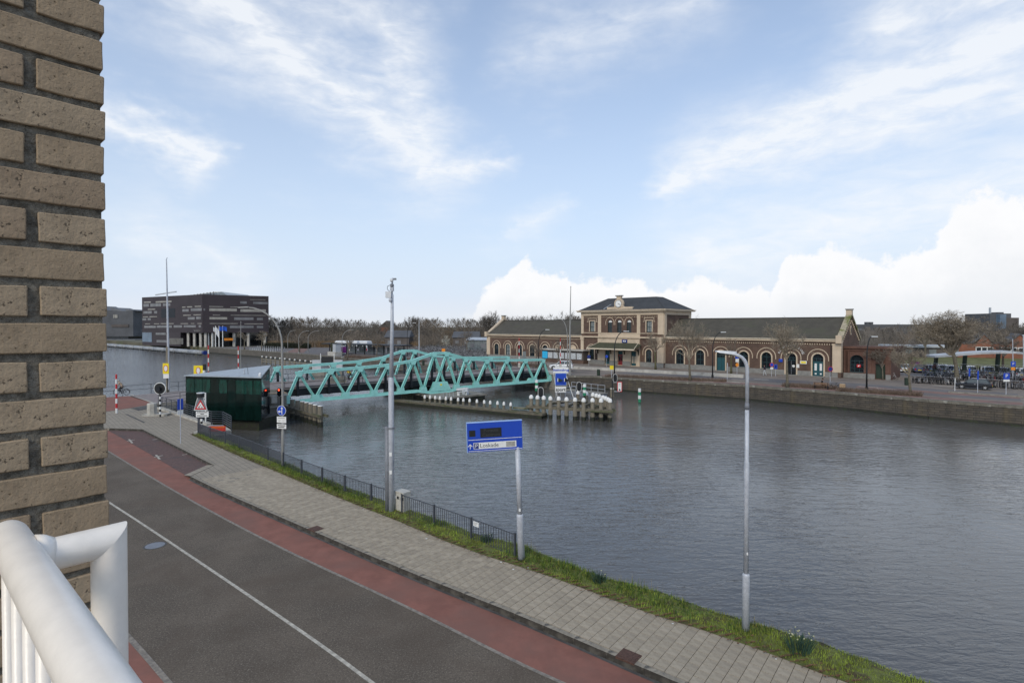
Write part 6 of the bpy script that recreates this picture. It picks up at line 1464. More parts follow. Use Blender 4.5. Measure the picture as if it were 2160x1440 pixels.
# floating pipe
a, b_ = Vector((*G(228, 727.5, -1.2), -1.2)), Vector((*G(428, 743.5, -1.2), -1.2)); a += (a-b_).normalized()*60
pi = thing('floating_pipe', 'long grey pipeline floating along the quay of the office block', 'pipeline', (b_.x, b_.y, 0)); d = (a-b_)
for k in range(14): MB().tube([b_-Vector((b_.x, b_.y, 0))+d*(k/14), b_-Vector((b_.x, b_.y, 0))+d*((k+.985)/14)], .78, 14).build('pipe_length', 'pipe_grey', pi, smooth=True)
for k in range(28): q = d*((k+.5)/28); MB().box(q.x-.5, q.x+.5, q.y-.5, q.y+.5, WZ-.3, -1.55).build('float', 'bridge_black', pi)
q = b_-Vector((b_.x, b_.y, 0)); MB().tube([q, q-d.normalized()*2.2], [.5, .8], 10).build('end_cap', 'sign_navy', pi)
# far timber fender
a, b_ = Vector(G(553, 753, -.4)), Vector(G(668, 764.5, -.4)); ff = thing('far_fender', 'row of small capped timber posts along the quay beyond the bridge', 'mooring piles', (a.x, a.y, 0))
for k in range(12):
    q = (b_-a)*(k/11); o = MB().tube([(q.x, q.y, -2.6), (q.x, q.y, -.35)], .2, 6).build('pile', 'wood_pile', ff); MB().lathe([(.22, 0), (.2, .3)], (q.x, q.y, -.35), 6).build('cap', 'pile_cap', o)
for z in (-.95, -1.55): MB().beam((*(a-a), z), (*(b_-a), z), .3, .25).build('waler', 'wood_pile', ff)

# ---- bus station and surroundings left of the station
poly_sheet('bus_yard', [tuple(lq[1]+Vector((.5, .7))), tuple(lq[2]+Vector((.5, .7))), tuple(lq[3]+Vector((.5, .7))), (-2, 118), (5, 165), (-30, 215), (-105, 225), tuple(lq[0]+Vector((.5, .7)))], -.006, 'road_far')
poly_sheet('red_paving', [G(602, 743), G(640, 728), G(660, 727), G(640, 744)], .004, 'prom_red')
a, b_ = D(695, 726, 168), D(852, 731, 150)
bs_ = thing('bus_shelter', 'long flat dark roofed bus shelter beyond the bridge', 'shelter', (a[0], a[1], 0), yaw(a, b_)); L = math.hypot(b_[0]-a[0], b_[1]-a[1])
MB().box(-1, L+1, -2.2, 2.4, 2.75, 3.05).build('roof', 'bridge_black', bs_)
for k in range(9): MB().box(L*k/8-.1, L*k/8+.1, -.1, .1, 0, 2.75).build('post', 'post_black', bs_)
for k in range(8): MB().box(L*k/8+.3, L*(k+1)/8-.3, .9, .95, .35, 2.3).build('glass_pane', 'glass_pale', bs_)
for k in (2, 5): MB().box(L*k/8+.4, L*k/8+2.4, .2, .7, .4, .5).build('seat', 'bk_metal', bs_)
p = Vector(G(699, 750)); kk_ = thing('quay_kiosk', 'small white service kiosk on the quay beside the van', 'kiosk', (p.x, p.y, 0), sang)
MB().box(-2.2, 2.2, 0, 2.0, 0, 1.1).build('plinth', 'stone_pale', kk_); MB().box(.2, 1.9, .3, 1.9, 1.1, 3.2).build('cabin', 'metal_pale', kk_); MB().box(.1, 2.0, .2, 2.0, 3.2, 3.35).build('cabin_roof', 'far_grey', kk_); MB().box(-1.6, .1, .6, 1.8, 1.1, 3.6).build('shrub_pot', 'hedge_dark', kk_)
# bridge keeper's signal gantry behind the far truss
p = D(690, 790, 112); gt = thing('signal_gantry', 'dark signal board on a white framed gantry behind the far truss', 'gantry', (p[0], 112, WZ)); a = D(678, 752, 112); b_ = D(702, 765, 112)
MB().box(a[0]-p[0], b_[0]-p[0], -.1, .1, b_[2]-WZ, a[2]-WZ).build('black_board', 'post_black', gt)
for x in (-1.4, 1.4): MB().tube([(x, .2, 0), (x, .2, a[2]-WZ+.6)], .08, 8).build('post', 'sign_white', gt)
MB().tube([(-1.4, .1, a[2]-WZ), (1.4, .1, 1.2)], .06, 6).build('brace', 'sign_white', gt)
for x in (-2.2, 2.2): MB().box(x-.9, x+.9, .1, .5, 1.2, 3.4).build('white_screen', 'metal_pale', gt)
MB().box(-3.2, 3.2, -.4, .9, .0, 1.1).build('base', 'concrete', gt)
# ---- houses, rail building etc. far behind
def house(label, px0, px1, ytop, yeave, Y, wallm, roofm, dep=10, gable=False, name='house'):
    a, b_ = D(px0, yeave, Y), D(px1, yeave, Y); zt = D(px0, ytop, Y)[2]; t_ = thing(name, label, 'house', (a[0], Y, 0)); W = b_[0]-a[0]
    MB().box(0, W, 0, dep, 0, a[2]).build('wall', wallm, t_)
    if gable: MB().plate([(-.4, a[2]), (W+.4, a[2]), (W/2, zt)], 0, dep).build('roof', roofm, t_)
    else: MB().hexa([(-.4, -.4, a[2]), (W+.4, -.4, a[2]), (W+.4, dep+.4, a[2]), (-.4, dep+.4, a[2]), (-.1, dep/2-.1, zt), (W+.1, dep/2-.1, zt), (W+.1, dep/2+.1, zt), (-.1, dep/2+.1, zt)]).build('roof', roofm, t_)
    for k in range(max(2, int(W/4))): MB().box(1+k*4*.9, 2.4+k*4*.9, -.06, 0, a[2]*.35, a[2]*.7).build('window', 'bw_window', t_)
    return t_
house('low dark roofed rail building behind the camera mast', 812, 862, 697, 711, 205, 'far_brown', 'far_slate')
house('pale flat roofed platform building left of the station', 985, 1030, 712, 717, 178, 'glass_pale', 'metal_pale')
house('small grey house roof left of the station gable', 955, 1010, 699, 712, 215, 'far_brown', 'far_slate')
house('dark red house roof peeping from the wood left of the mast', 800, 830, 676, 690, 265, 'brick_orange', 'far_brown', gable=True)
# long flat building, tower block right
a, b_ = D(1790, 684, 300), D(1972, 684, 300); t_ = thing('long_building', 'long low grey building on the horizon right of the station gable', 'building', (a[0], 300, 0)); W = b_[0]-a[0]
MB().box(0, W, 0, 20, 0, a[2]).build('wall', 'far_slate', t_)
for k in range(12): MB().box(1+k*W/12, (k+.85)*W/12, -.1, 0, 5.8, 6.8).build('window_band', 'far_grey', t_)
for px in (1831, 1839): p = D(px, 679, 302); MB().box(p[0]-a[0]-.8, p[0]-a[0]+.8, 2, 4, a[2], p[2]).build('roof_vent', 'far_slate', t_)
t_ = thing('office_tower', 'stepped grey blue office tower behind the large tree at the right', 'building', (D(2085, 690, 290)[0], 290, 0)); f_ = lambda px, py: (D(px, py, 290)[0]-t_.location[0], D(px, py, 290)[2])
MB().box(f_(2088, 661)[0], f_(2133, 661)[0], 0, 16, 0, f_(2088, 661)[1]).build('main_shaft', 'far_slate', t_); MB().box(f_(2108, 670)[0], f_(2142, 670)[0], -2, 14, 0, f_(2108, 670)[1]).build('side_shaft', 'far_brown', t_); MB().box(f_(2101, 670)[0], f_(2114, 670)[0], -2.4, 0, f_(2108, 700)[1], f_(2108, 663)[1]).build('glass_stair', 'far_blue', t_)
MB().box(f_(2103, 650)[0], f_(2105, 650)[0], 4, 5, f_(2103, 661)[1], f_(2103, 648)[1]).build('flue', 'metal_pale', t_); MB().box(f_(2117, 661)[0], f_(2128, 661)[0], 3, 8, f_(2117, 661)[1], f_(2117, 658)[1]).build('plant_room', 'far_slate', t_)
# red brick low building right
a, b_ = D(2020, 760, 132), D(2200, 762, 124); rb = thing('brick_school', 'long orange brick building with grey gables behind the cycle park', 'building', (a[0], a[1], 0), yaw(a, b_)); L = math.hypot(b_[0]-a[0], b_[1]-a[1])
ze = 4.0; MB().box(0, L, 0, 9, .6, ze).build('wall', 'brick_orange', rb); MB().box(-.2, L, -.05, 0, .5, .68).build('plinth_line', 'stone_pale', rb)
for k, (u, v_) in enumerate(((.22, .42), (.62, .86))):
    MB().plate([(L*u, ze), (L*v_, ze), (L*(u+v_)/2, ze+2.3)], -.05, 9).build('gable', 'brick_orange', rb); MB().beam((L*u-.6, 4, ze+.1), (L*(u+v_)/2, 4, ze+2.45), 8.5, .25).build('roof_slope', 'far_slate', rb); MB().beam((L*(u+v_)/2, 4, ze+2.45), (L*v_+.6, 4, ze+.1), 8.5, .25).build('roof_slope', 'far_slate', rb)
MB().box(-.2, L, .5, 9, ze, ze+.35).build('flat_roof', 'far_slate', rb)
for u in (.22, .50, .72):
    o = MB().box(L*u, L*u+3.2, -.08, 0, 2.0, 3.35).build('window_frame', 'sign_white', rb)
    for j in range(3): MB().box(L*u+.15+j*1.03, L*u+.98+j*1.03, -.1, -.081, 2.15, 3.2).build('pane', 'glass_dark', o)
a, b_ = D(1880, 757, 136), D(2020, 760, 132); t_ = thing('low_annex', 'low grey building with pale roof edge behind the parked cars', 'building', (a[0], a[1], 0), yaw(a, b_)); L = math.hypot(b_[0]-a[0], b_[1]-a[1])
MB().box(0, L, 0, 8, .5, 3.0).build('wall', 'far_brown', t_); MB().box(-.4, L, -.5, 8, 3.0, 3.5).build('roof_edge', 'metal_pale', t_)
for k in range(3): MB().box(3+k*5, 4.5+k*5, -.05, 0, 1.4, 2.5).build('window', 'glass_pale', t_)
# lawn embankment behind the cars
mb = MB(); l0 = [G(1875, 778), G(2030, 782), G(2300, 792)]; l1 = [(D(1875, 757, 135)[0], 135), (D(2030, 760, 131)[0], 131), (D(2300, 765, 122)[0], 122)]
mb.v = [(*p, 0) for p in l0]+[(*p, .75) for p in l1]; mb.f = [(0, 1, 4, 3), (1, 2, 5, 4)]; struct(mb.build('lawn_bank', 'lawn'))
poly_sheet('cycle_park_paving', [G(1910, 800), G(1910, 812), G(2300, 838), G(2300, 800), G(2000, 790)], .002, 'pave_far')
poly_sheet('car_park', [G(1880, 781), G(1880, 790), G(2300, 806), G(2300, 792)], .003, 'road_far')
# cycle shelter with curved roof
cs = thing('cycle_shelter', 'long cycle shelter with a shallow curved pale roof on dark columns', 'shelter', (D(1962, 748, 92)[0], 92, 0), 0); x0 = cs.location[0]
P = [D(1955, 749, 93), D(2000, 745.5, 91), D(2050, 741.5, 89), D(2090, 740, 87), D(2120, 740, 86), D(2160, 743.5, 84), D(2240, 752, 80)]
for a, b_ in zip(P, P[1:]): MB().hexa([(a[0]-x0, a[1]-92-1.8, a[2]-.32), (b_[0]-x0, b_[1]-92-1.8, b_[2]-.32), (b_[0]-x0+.6, b_[1]-92+1.2, b_[2]-.28), (a[0]-x0+.6, a[1]-92+1.2, a[2]-.28), (a[0]-x0, a[1]-92-1.8, a[2]), (b_[0]-x0, b_[1]-92-1.8, b_[2]), (b_[0]-x0+.6, b_[1]-92+1.2, b_[2]+.05), (a[0]-x0+.6, a[1]-92+1.2, a[2]+.05)]).build('roof_segment', 'metal_pale', cs)
for px, yt, Y in ((1985, 750, 92), (2047, 743, 90), (2118, 741, 87)): p = D(px, yt, Y); MB().beam((p[0]-x0-.3, Y-92+1, 0), (p[0]-x0, Y-92+1, p[2]-.1), .42, .42, up=(0, 1, 0)).build('column', 'green_dark', cs)

# ================================================================== STREET FURNITURE ON THE FAR BANK
def curved_lamp(label, px, yb, ytop, pxe, m_='post_black', zb=0.0, r=.09, Y=None, group='curved lamp posts on the far bank'):
    if Y is None: x, Y = G(px, yb, zb)
    else: x = D(px, yb, Y)[0]
    zt = D(pxe, ytop, Y)[2]; dx_ = D(pxe, ytop, Y)[0]-x; t_ = thing('street_lamp', label, 'street lamp', (x, Y, zb), 0, group)
    h = zt-zb; pts = [(0, 0, -.1), (0, 0, h*.35), (0, 0, h*.62)]+[(dx_*(1-math.cos(R(a))), 0, h*.62+h*.36*math.sin(R(a))) for a in (15, 30, 45, 60, 75, 88)]
    MB().tube(pts, [r*1.3, r, r*.85]+[r*.75]*6, 8).build('shaft', m_, t_, smooth=True); s_ = 1 if dx_ > 0 else -1
    MB().box(min(dx_*.95, dx_+s_*.75), max(dx_*.95, dx_+s_*.75), -.12, .12, h-.16, h-.05).build('lamp_head', 'lamp_white' if m_ == 'post_black' else m_, t_)
    MB().box(-r*1.5, r*1.5, -r*1.5, r*1.5, 0, .5).build('foot', m_, t_)
curved_lamp('dark curved lamp post in front of the station entrance', 1296, 803, 697, 1316)
curved_lamp('dark curved lamp post before the third arch of the right wing', 1503, 797, 699, 1521)
curved_lamp('tall dark curved lamp post near the right end of the station', 1828, 824, 708, 1838)
curved_lamp('dark curved lamp post before the left wing of the station', 1136, 774, 694, 1151)
curved_lamp('pale curved lamp post by the bus shelter van', 721.5, 751, 694.5, 739, 'post_grey', Y=140)
curved_lamp('pale curved lamp post left of the bus yard, nearest the office', 607, 742, 696, 618, 'post_grey', Y=172)
curved_lamp('pale curved lamp post in the bus yard between two others', 630, 744, 697, 647, 'post_grey', Y=165)
curved_lamp('pale curved lamp post at the right of the bus yard', 650, 744, 697, 668, 'post_grey', Y=168)
curved_lamp('dark curved lamp post behind the hump of the bridge', 859, 745, 680, 871, 'post_black', Y=150)
curved_lamp('pale lamp post beside the twin masts at the bridge end', 1197, 785, 672, 1184, 'post_grey', Y=93)
def thin_mast(label, px, yb, yt, Y, r0=.1, r1=.06, m_='post_grey', px1=None):
    x = D(px, yb, Y)[0]; zt = D(px1 or px, yt, Y)[2]; t_ = thing('thin_mast', label, 'mast', (x, Y, 0), 0, 'thin steel masts'); zz = max(D(px, yb, Y)[2], -.1)
    MB().tube([(0, 0, 0), (0, 0, zt*.5), (D(px1 or px, yt, Y)[0]-x, 0, zt)], [r0, (r0+r1)/2, r1], 8).build('shaft', m_, t_); MB().lathe([(r0*1.6, 0), (r0*1.6, .4)], (0, 0, 0), 8).build('foot', m_, t_); MB().lathe([(r1*1.5, 0), (r1*1.2, .2)], (D(px1 or px, yt, Y)[0]-x, 0, zt), 8).build('tip', m_, t_)
thin_mast('very tall thin mast rising above the roof beside the station entrance', 1202, 785, 606, 92.5, .2, .05, px1=1204)
thin_mast('thin mast standing before the office block right of the flags', 508, 778, 680, 95, .07, .05)
thin_mast('pale thin mast beyond the bridge hump', 884, 748, 676, 150, .16, .08, 'metal_pale')
thin_mast('slim lamp mast beside the blue parking signs at the right', 2136, 815, 718, 80, .07, .05, 'galv')
thin_mast('grey mast at the right edge of the picture', 2159, 800, 708, 92, .12, .1, 'galv')
def post_sign(label, px, yt, yb, parts, Y=None, r=.035, m_='galv', rz=0.0):
    x, Yg = G(px, yb); Y = Y or Yg; x = D(px, yb, Y)[0]; zt = D(px, yt, Y)[2]; t_ = thing('post_sign', label, 'road sign', (x, Y, 0), rz, 'signs on posts on the far bank')
    MB().tube([(0, 0, -.05), (0, 0, zt)], r, 8).build('post', m_, t_)
    for (shape, w, h, dz, mm) in parts:
        z = zt-dz
        if shape == 'r': MB().box(-w/2, w/2, -.06, -.04, z-h/2, z+h/2).build('plate', mm, t_)
        elif shape == 'c': ringed(MB(), 0, z, w/2, -.06, -.04, 20).build('disc', mm, t_)
        elif shape == 'd': MB().plate([(0, z-h/2), (w/2, z), (0, z+h/2), (-w/2, z)], -.06, -.04).build('diamond', mm, t_)
        elif shape == 'P': text_mesh('P', h, 'sign_white', t_, FACE(0, -.065, z), .003)
        elif shape == 'x': ringed(MB(), 0, z, w/2*.78, -.068, -.061, 20).build('blue_disc', mm, t_)
    return t_
post_sign('blue parking sign on a low post in front of the parked bicycles', 2122, 787, 833, [('r', .75, .75, .35, 'sign_blue'), ('P', .3, .6, .33, ''), ('r', .75, .25, .88, 'sign_white')])
post_sign('high blue parking sign with orange plate on the slim mast', 2136, 763, 815, [('r', .7, .75, .3, 'sign_blue'), ('P', .3, .55, .3, ''), ('r', .6, .4, 1.0, 'sign_orange')], Y=79.5)
post_sign('narrow blue sign on a thin post left of the black hatchback', 2044, 776, 812, [('r', .22, 1.1, .6, 'sign_blue')], Y=76)
post_sign('narrow blue sign on a thin post in front of the black hatchback', 2062, 781, 828, [('r', .2, 1.1, .6, 'sign_blue')], rz=0)
post_sign('thin white post at the near end of the traffic island', 2014, 797, 824, [('r', .08, .5, .3, 'sign_white')], m_='sign_white')
post_sign('stacked blue, white and yellow diamond signs before the right wing', 1554.5, 747, 793, [('r', .62, .75, .35, 'sign_blue'), ('r', .55, .55, 1.05, 'sign_white'), ('d', .65, .75, 1.8, 'sign_orange')], Y=93)
post_sign('round red and blue no parking sign with small plate by the fifth arch', 1627.5, 764, 797, [('c', .7, 0, .4, 'sign_red'), ('x', .7, 0, .4, 'sign_blue'), ('r', .5, .3, 1.0, 'sign_white')], Y=90)
post_sign('small blue pedestrian sign by the fifth arch', 1636, 768, 797, [('r', .5, .75, .4, 'sign_blue'), ('r', .14, .4, .4, 'sign_white')], Y=90)
post_sign('round blue no parking sign before the blue double door', 1751, 773, 806, [('c', .75, 0, .35, 'sign_red'), ('x', .8, 0, .35, 'sign_navy')])
post_sign('blue round sign on a post before the left entrance door', 1279.5, 748, 772, [('c', .6, 0, .35, 'sign_blue')], Y=111)
post_sign('purple no parking sign at the left corner of the middle block', 1242, 748, 770, [('c', .75, 0, .4, 'sign_navy'), ('r', .6, .35, 1.0, 'sign_white')], Y=114)
post_sign('pale yellow notice board on a post by the quay railings', 1290, 771, 800, [('r', .6, .62, .3, 'sign_yellow')], Y=88)
post_sign('thin grey post at the end of the shrub bed', 1534, 765, 803, [('r', .12, .7, .4, 'galv')])
post_sign('information totem of grey glass before the left wing', 1106, 741, 762, [('r', .7, 1.6, .8, 'glass_pale')], Y=118)
post_sign('orange sign board behind the hump of the bridge', 935.5, 735, 760, [('r', .8, .8, .4, 'sign_orange')], Y=130)
# litter bins
for lb, px, yb in (('dark litter bin on the promenade beside the bridge end', 1262.5, 792), ('dark litter bin beside the leaning tree', 1912.5, 812), ('dark bin behind the bridge hump', 893, 770)):
    x, y = G(px, yb); t_ = thing('litter_bin', lb, 'bin', (x, y, 0), 0, 'dark litter bins'); MB().lathe([(.24, 0), (.27, .1), (.27, .95), (.22, 1.05)], (0, 0, 0), 12).build('body', 'green_dark', t_); MB().lathe([(.29, 0), (.29, .06)], (0, 0, .88), 12).build('rim', 'post_black', t_)
x, y = G(1849, 799); t_ = thing('white_cabinet', 'white electrical cabinet beside the dark door of the annex', 'cabinet', (x, y, 0), sang); MB().box(-.5, .4, -.3, .3, 0, 1.2).build('body', 'car_white', t_); MB().box(-.55, .45, -.33, .33, 1.2, 1.26).build('lid', 'grey_panel', t_)
# ================================================================== TREES
def grow_tree(seed, h, th, spread, r0, lv=4, kids=4, twig=.016, tdens=3, tip=.85, up=.35):
    rd = random.Random(seed); T, Cw = MB(), MB()
    def seg(mb, p, q, ra, rb, n): mb.tube([p, q], [ra, rb], n, False)
    def perp(d):
        a = d.cross(Vector((0, 0, 1)) if abs(d.z) < .9 else Vector((1, 0, 0))).normalized(); ang = rd.random()*6.283
        return (a*math.cos(ang)+d.cross(a)*math.sin(ang)).normalized()
    def twigs(p, d, n, L):
        for _ in range(n):
            v = (d*.5+perp(d)*rd.uniform(.4, 1)+Vector((0, 0, .25))).normalized()*L*rd.uniform(.5, 1.1); s_ = perp(v.normalized())*twig
            i = len(Cw.v); q = p+v; m_ = p+v*.5+perp(v.normalized())*L*.1
            Cw.v += [tuple(p-s_), tuple(p+s_), tuple(m_+s_*.7), tuple(m_-s_*.7), tuple(q)]; Cw.f += [(i, i+1, i+2, i+3), (i+3, i+2, i+4)]
    def br(p, d, L, r, l):
        n = 3; q = p
        for k in range(n):
            d = (d+perp(d)*.22+Vector((0, 0, up*.16))).normalized(); q2 = q+d*L/n; rr = r*(1-.55*(k+1)/n)
            seg(Cw, q, q2, r*(1-.55*k/n), rr, 5 if l < 2 else 3)
            if l < lv:
                for _ in range(rd.choice((1, 2)) if k else 1):
                    nd = (d*.7+perp(d)*rd.uniform(.5, 1.0)+Vector((0, 0, up*.5))).normalized(); br(q2, nd, L*rd.uniform(.52, .74), rr*.68, l+1)
            else: twigs(q2, d, tdens, L*tip)
            q = q2
    p = Vector((0, 0, 0)); d = Vector((0, 0, 1)); pts, rs = [Vector((0, 0, -.2))], [r0*1.35]
    for k in range(4): d = (d+Vector((rd.gauss(0, .04), rd.gauss(0, .04), 0))).normalized(); p = p+d*th/4; pts.append(p.copy()); rs.append(r0*(1-.1*(k+1)))
    T.tube(pts, rs, 10)
    crown = h-th
    for k in range(kids):
        a = 6.283*k/kids+rd.uniform(-.4, .4); tilt = rd.uniform(.35, .95)*spread; dd = Vector((math.cos(a)*tilt, math.sin(a)*tilt, 1)).normalized(); br(p-Vector((0, 0, rd.uniform(0, th*.2))), dd, crown*rd.uniform(.36, .48), r0*.55, 1)
    br(p, Vector((rd.gauss(0, .1), rd.gauss(0, .1), 1)).normalized(), crown*.45, r0*.6, 1)
    # scale crown to the wanted height
    zt = max(v[2] for v in Cw.v); k = (h-th)/(zt-th); Cw.v = [(v[0]*min(k, 1.15), v[1]*min(k, 1.15), th+(v[2]-th)*k if v[2] > th else v[2]) for v in Cw.v]
    return T, Cw
def tree(label, px, yb, ytop, wpx, seed, spread=.8, bark='bark', tw='twig', group='bare trees on the far bank', th=None, r0=.16, lv=4, kids=4, tdens=3, Y=None, lean_=(0, 0), twig=.016, name='bare_tree'):
    if Y is None: x, Y = G(px, yb)
    else: x = D(px, yb, Y)[0]
    h = D(px, ytop, Y)[2]; T, Cw = grow_tree(seed, h, th or h*.38, spread, r0, lv, kids, twig, tdens)
    ext = max(max(abs(v[0]), abs(v[1])) for v in Cw.v); want = wpx*Y/F/2; k = want/ext; Cw.v = [(v[0]*k, v[1]*k, v[2]) for v in Cw.v] if abs(k-1) > .03 else Cw.v
    t_ = thing(name, label, 'tree', (x, Y, 0), 0, group); T.build('trunk', bark, t_, smooth=True); Cw.build('crown', tw, t_); t_.rotation_euler = (lean_[0], lean_[1], 0); return t_
tree('slim mossy bare tree in front of the right pilaster of the middle block', 1383, 779, 690, 60, 11, bark='bark_moss', r0=.2, th=3.4)
tree('bare plane tree with spotted trunk before the second arch of the right wing', 1456, 803, 657, 112, 12, r0=.2, th=3.6, kids=5)
tree('bare plane tree in front of the bicycle storage arch', 1661, 818, 662, 122, 13, r0=.19, th=3.9, kids=5)
tree('thin mossy young tree between the third and fourth arch', 1542, 787, 705, 44, 14, bark='bark_moss', tw='twig_brown', r0=.17, th=3.2, lv=3)
tree('small leaning bare tree at the end of the shrub bed', 1921, 832, 716, 95, 15, r0=.17, th=2.7, lean_=(0, R(-7)), tdens=3, spread=1.0)
tree('large wide bare tree towering over the cycle shelter', 2019, 806, 650, 215, 16, r0=.33, th=4.6, kids=7, spread=1.1, lv=5, tdens=2, twig=.018)
tree('dark bare tree at the right behind the shelter', 2116, 790, 690, 110, 17, bark='bark_dark', tw='twig_brown', r0=.22, th=3.5, kids=5, Y=96)
tree('brown twiggy tree against the annex wall', 1862, 806, 722, 75, 18, tw='twig_brown', r0=.12, th=2.2, lv=4, Y=84)
tree('brown bushy tree between annex and parked cars', 1905, 790, 700, 80, 19, tw='twig_brown', r0=.15, th=2.5, Y=100)
tree('young bare tree before the left wing, beside the dark lamp post', 1130, 776, 712, 50, 20, tw='twig_brown', r0=.13, th=2.8, lv=3, Y=108)
tree('young bare tree before the poster pavilion', 1177, 776, 708, 46, 21, tw='twig_brown', r0=.12, th=3, lv=3, Y=106)
tree('slender bare tree on the quay beside the bus shelter', 733, 751, 706, 30, 22, r0=.16, th=3.0, lv=3, Y=138)
tree('bare tree on the quay before the middle of the bus shelter', 794, 756, 700, 46, 23, tw='twig_brown', r0=.15, th=2.6, lv=3, Y=135)
tree('bare tree in the bus yard between curved lamps', 632, 740, 702, 52, 24, tw='twig_brown', r0=.2, th=2.6, lv=3, Y=172)
tree('pale twiggy tree near the office block, left one', 516, 734, 697, 46, 25, r0=.22, th=3.4, lv=3, Y=190)
tree('pale twiggy tree near the office block, right one', 552, 735, 696, 44, 26, r0=.22, th=3.4, lv=3, Y=186)
tree('white blossoming tree among the parked bicycles', 941, 741, 705, 34, 27, tw='flower_white', r0=.15, th=2.4, lv=3, Y=165, name='blossom_tree', twig=.04)
tree('bare tree left of the station gable', 985, 741, 690, 50, 28, tw='twig_brown', r0=.2, th=3, lv=3, Y=172)
tree('round bare tree behind the tall mast beside the station', 1206, 740, 650, 62, 29, tw='twig_far', r0=.3, th=4, lv=4, Y=170)
tree('large bare tree crown behind the left gable of the station', 1028, 730, 652, 95, 30, tw='twig_far', r0=.4, th=5, kids=7, lv=4, Y=205, twig=.03)
tree('bare crown rising over the wood right of the mast', 872, 725, 663, 46, 31, tw='twig_far', r0=.3, th=5, lv=4, Y=235, twig=.035)
tree('bare crown rising over the wood beyond the bus shelter', 712, 725, 665, 36, 32, tw='twig_far', r0=.3, th=5, lv=3, Y=240, twig=.035)
tree('bare tree behind the long building at the right', 1952, 740, 661, 90, 33, tw='twig', r0=.3, th=4, kids=6, Y=130, twig=.022)
tree('bare tree at the far right edge behind the tower', 2152, 745, 683, 60, 34, tw='twig_far', r0=.3, th=4, Y=150)
# far wood that reads as one mass
def wood(name, m_, label, spans, seed, per=9, dens=1.0):
    rd = np.random.default_rng(seed); Vv, Ff = [], []
    for (px0, px1, yt0, yt1, Y0, Y1, nt_) in spans:
        for k in range(nt_):
            u = rd.random(); px = px0+(px1-px0)*u; Y = Y0+(Y1-Y0)*rd.random(); yt = yt0+(yt1-yt0)*u+rd.normal(0, 3)
            x, _, zt = D(px, yt, Y); zt = max(zt, 3.5); rad = zt*rd.uniform(.26, .42)
            n_ = int(330*dens)
            th = rd.random(n_)*6.283; rr = np.sqrt(rd.random(n_)); zz = rd.random(n_)
            env = np.sin(np.clip(zz*1.05, 0, 1)*math.pi)**.55
            bx = x+np.cos(th)*rr*rad*env; by = Y+np.sin(th)*rr*rad*env; bz = zt*(.06+.92*zz)-.6
            L = zt*rd.uniform(.06, .15, n_); ang = np.arctan2(by-Y, bx-x)+rd.normal(0, .6, n_); el_ = rd.uniform(.35, 1.4, n_)
            ex, ey, ez = bx+np.cos(ang)*np.cos(el_)*L, by+np.sin(ang)*np.cos(el_)*L, bz+np.sin(el_)*L
            w = rd.uniform(.035, .10, n_)*Y/250; a2 = rd.random(n_)*3.14; sx, sz = np.cos(a2)*w, np.sin(a2)*w*.3
            b0 = len(Vv)
            for i in range(n_):
                Vv += [(bx[i]-sx[i], by[i]-.02, bz[i]-sz[i]), (bx[i]+sx[i], by[i]+.02, bz[i]+sz[i]), (ex[i], ey[i], ez[i])]; Ff.append((b0+3*i, b0+3*i+1, b0+3*i+2))
            b0 = len(Vv); Vv += [(x-.22, Y, -.3), (x+.22, Y, -.3), (x+.06, Y, zt*.7), (x-.06, Y, zt*.7)]; Ff.append((b0, b0+1, b0+2, b0+3))
    mb = MB(); mb.v, mb.f = Vv, Ff; o = mb.build(name, m_); stuff(o); tag(o, label, 'wood'); return o
wood('far_wood', 'twig_far', 'bare grey brown winter wood along the horizon left of the station', [(560, 700, 672, 672, 235, 285, 60), (700, 860, 674, 682, 235, 300, 62), (860, 1030, 672, 672, 225, 290, 66), (1030, 1240, 668, 664, 215, 260, 50), (560, 1030, 690, 690, 225, 245, 70)], 3)
wood('far_wood', 'twig_far_b', 'bare grey winter wood behind the cycle park at the right', [(1790, 1960, 690, 684, 150, 230, 46), (1960, 2250, 684, 676, 140, 220, 60), (1880, 2250, 712, 705, 135, 160, 40)], 4)
wood('brush_wood', 'twig_brown', 'brown scrub between the wood and the bus yard', [(570, 1000, 704, 703, 205, 228, 90), (1820, 2060, 730, 728, 138, 150, 34)], 5, dens=.6)
wood('far_wood', 'twig_far_b', 'low bare trees behind the far left buildings', [(150, 330, 690, 684, 420, 520, 40), (560, 640, 668, 676, 260, 300, 16)], 6)
mb = MB()
for (px0, px1, Y, zt, m_) in ((540, 1240, 262, 6.5, 0), (1780, 2400, 215, 7, 0)):
    a, b_ = D(px0, 700, Y)[0], D(px1, 700, Y)[0]; n_ = 90
    for k in range(n_): x = a+(b_-a)*k/n_; w = (b_-a)/n_; z = zt*random.uniform(.7, 1.15); mb.hexa([(x-w*.4, Y-3, -.3), (x+w*1.4, Y-3, -.3), (x+w*1.4, Y+4, -.3), (x-w*.4, Y+4, -.3), (x, Y, z*.9), (x+w, Y, z), (x+w, Y+2, z), (x, Y+2, z*.9)])
o = stuff(mb.build('undergrowth', 'twig_far')); tag(o, 'dense dark undergrowth inside the far wood', 'undergrowth')
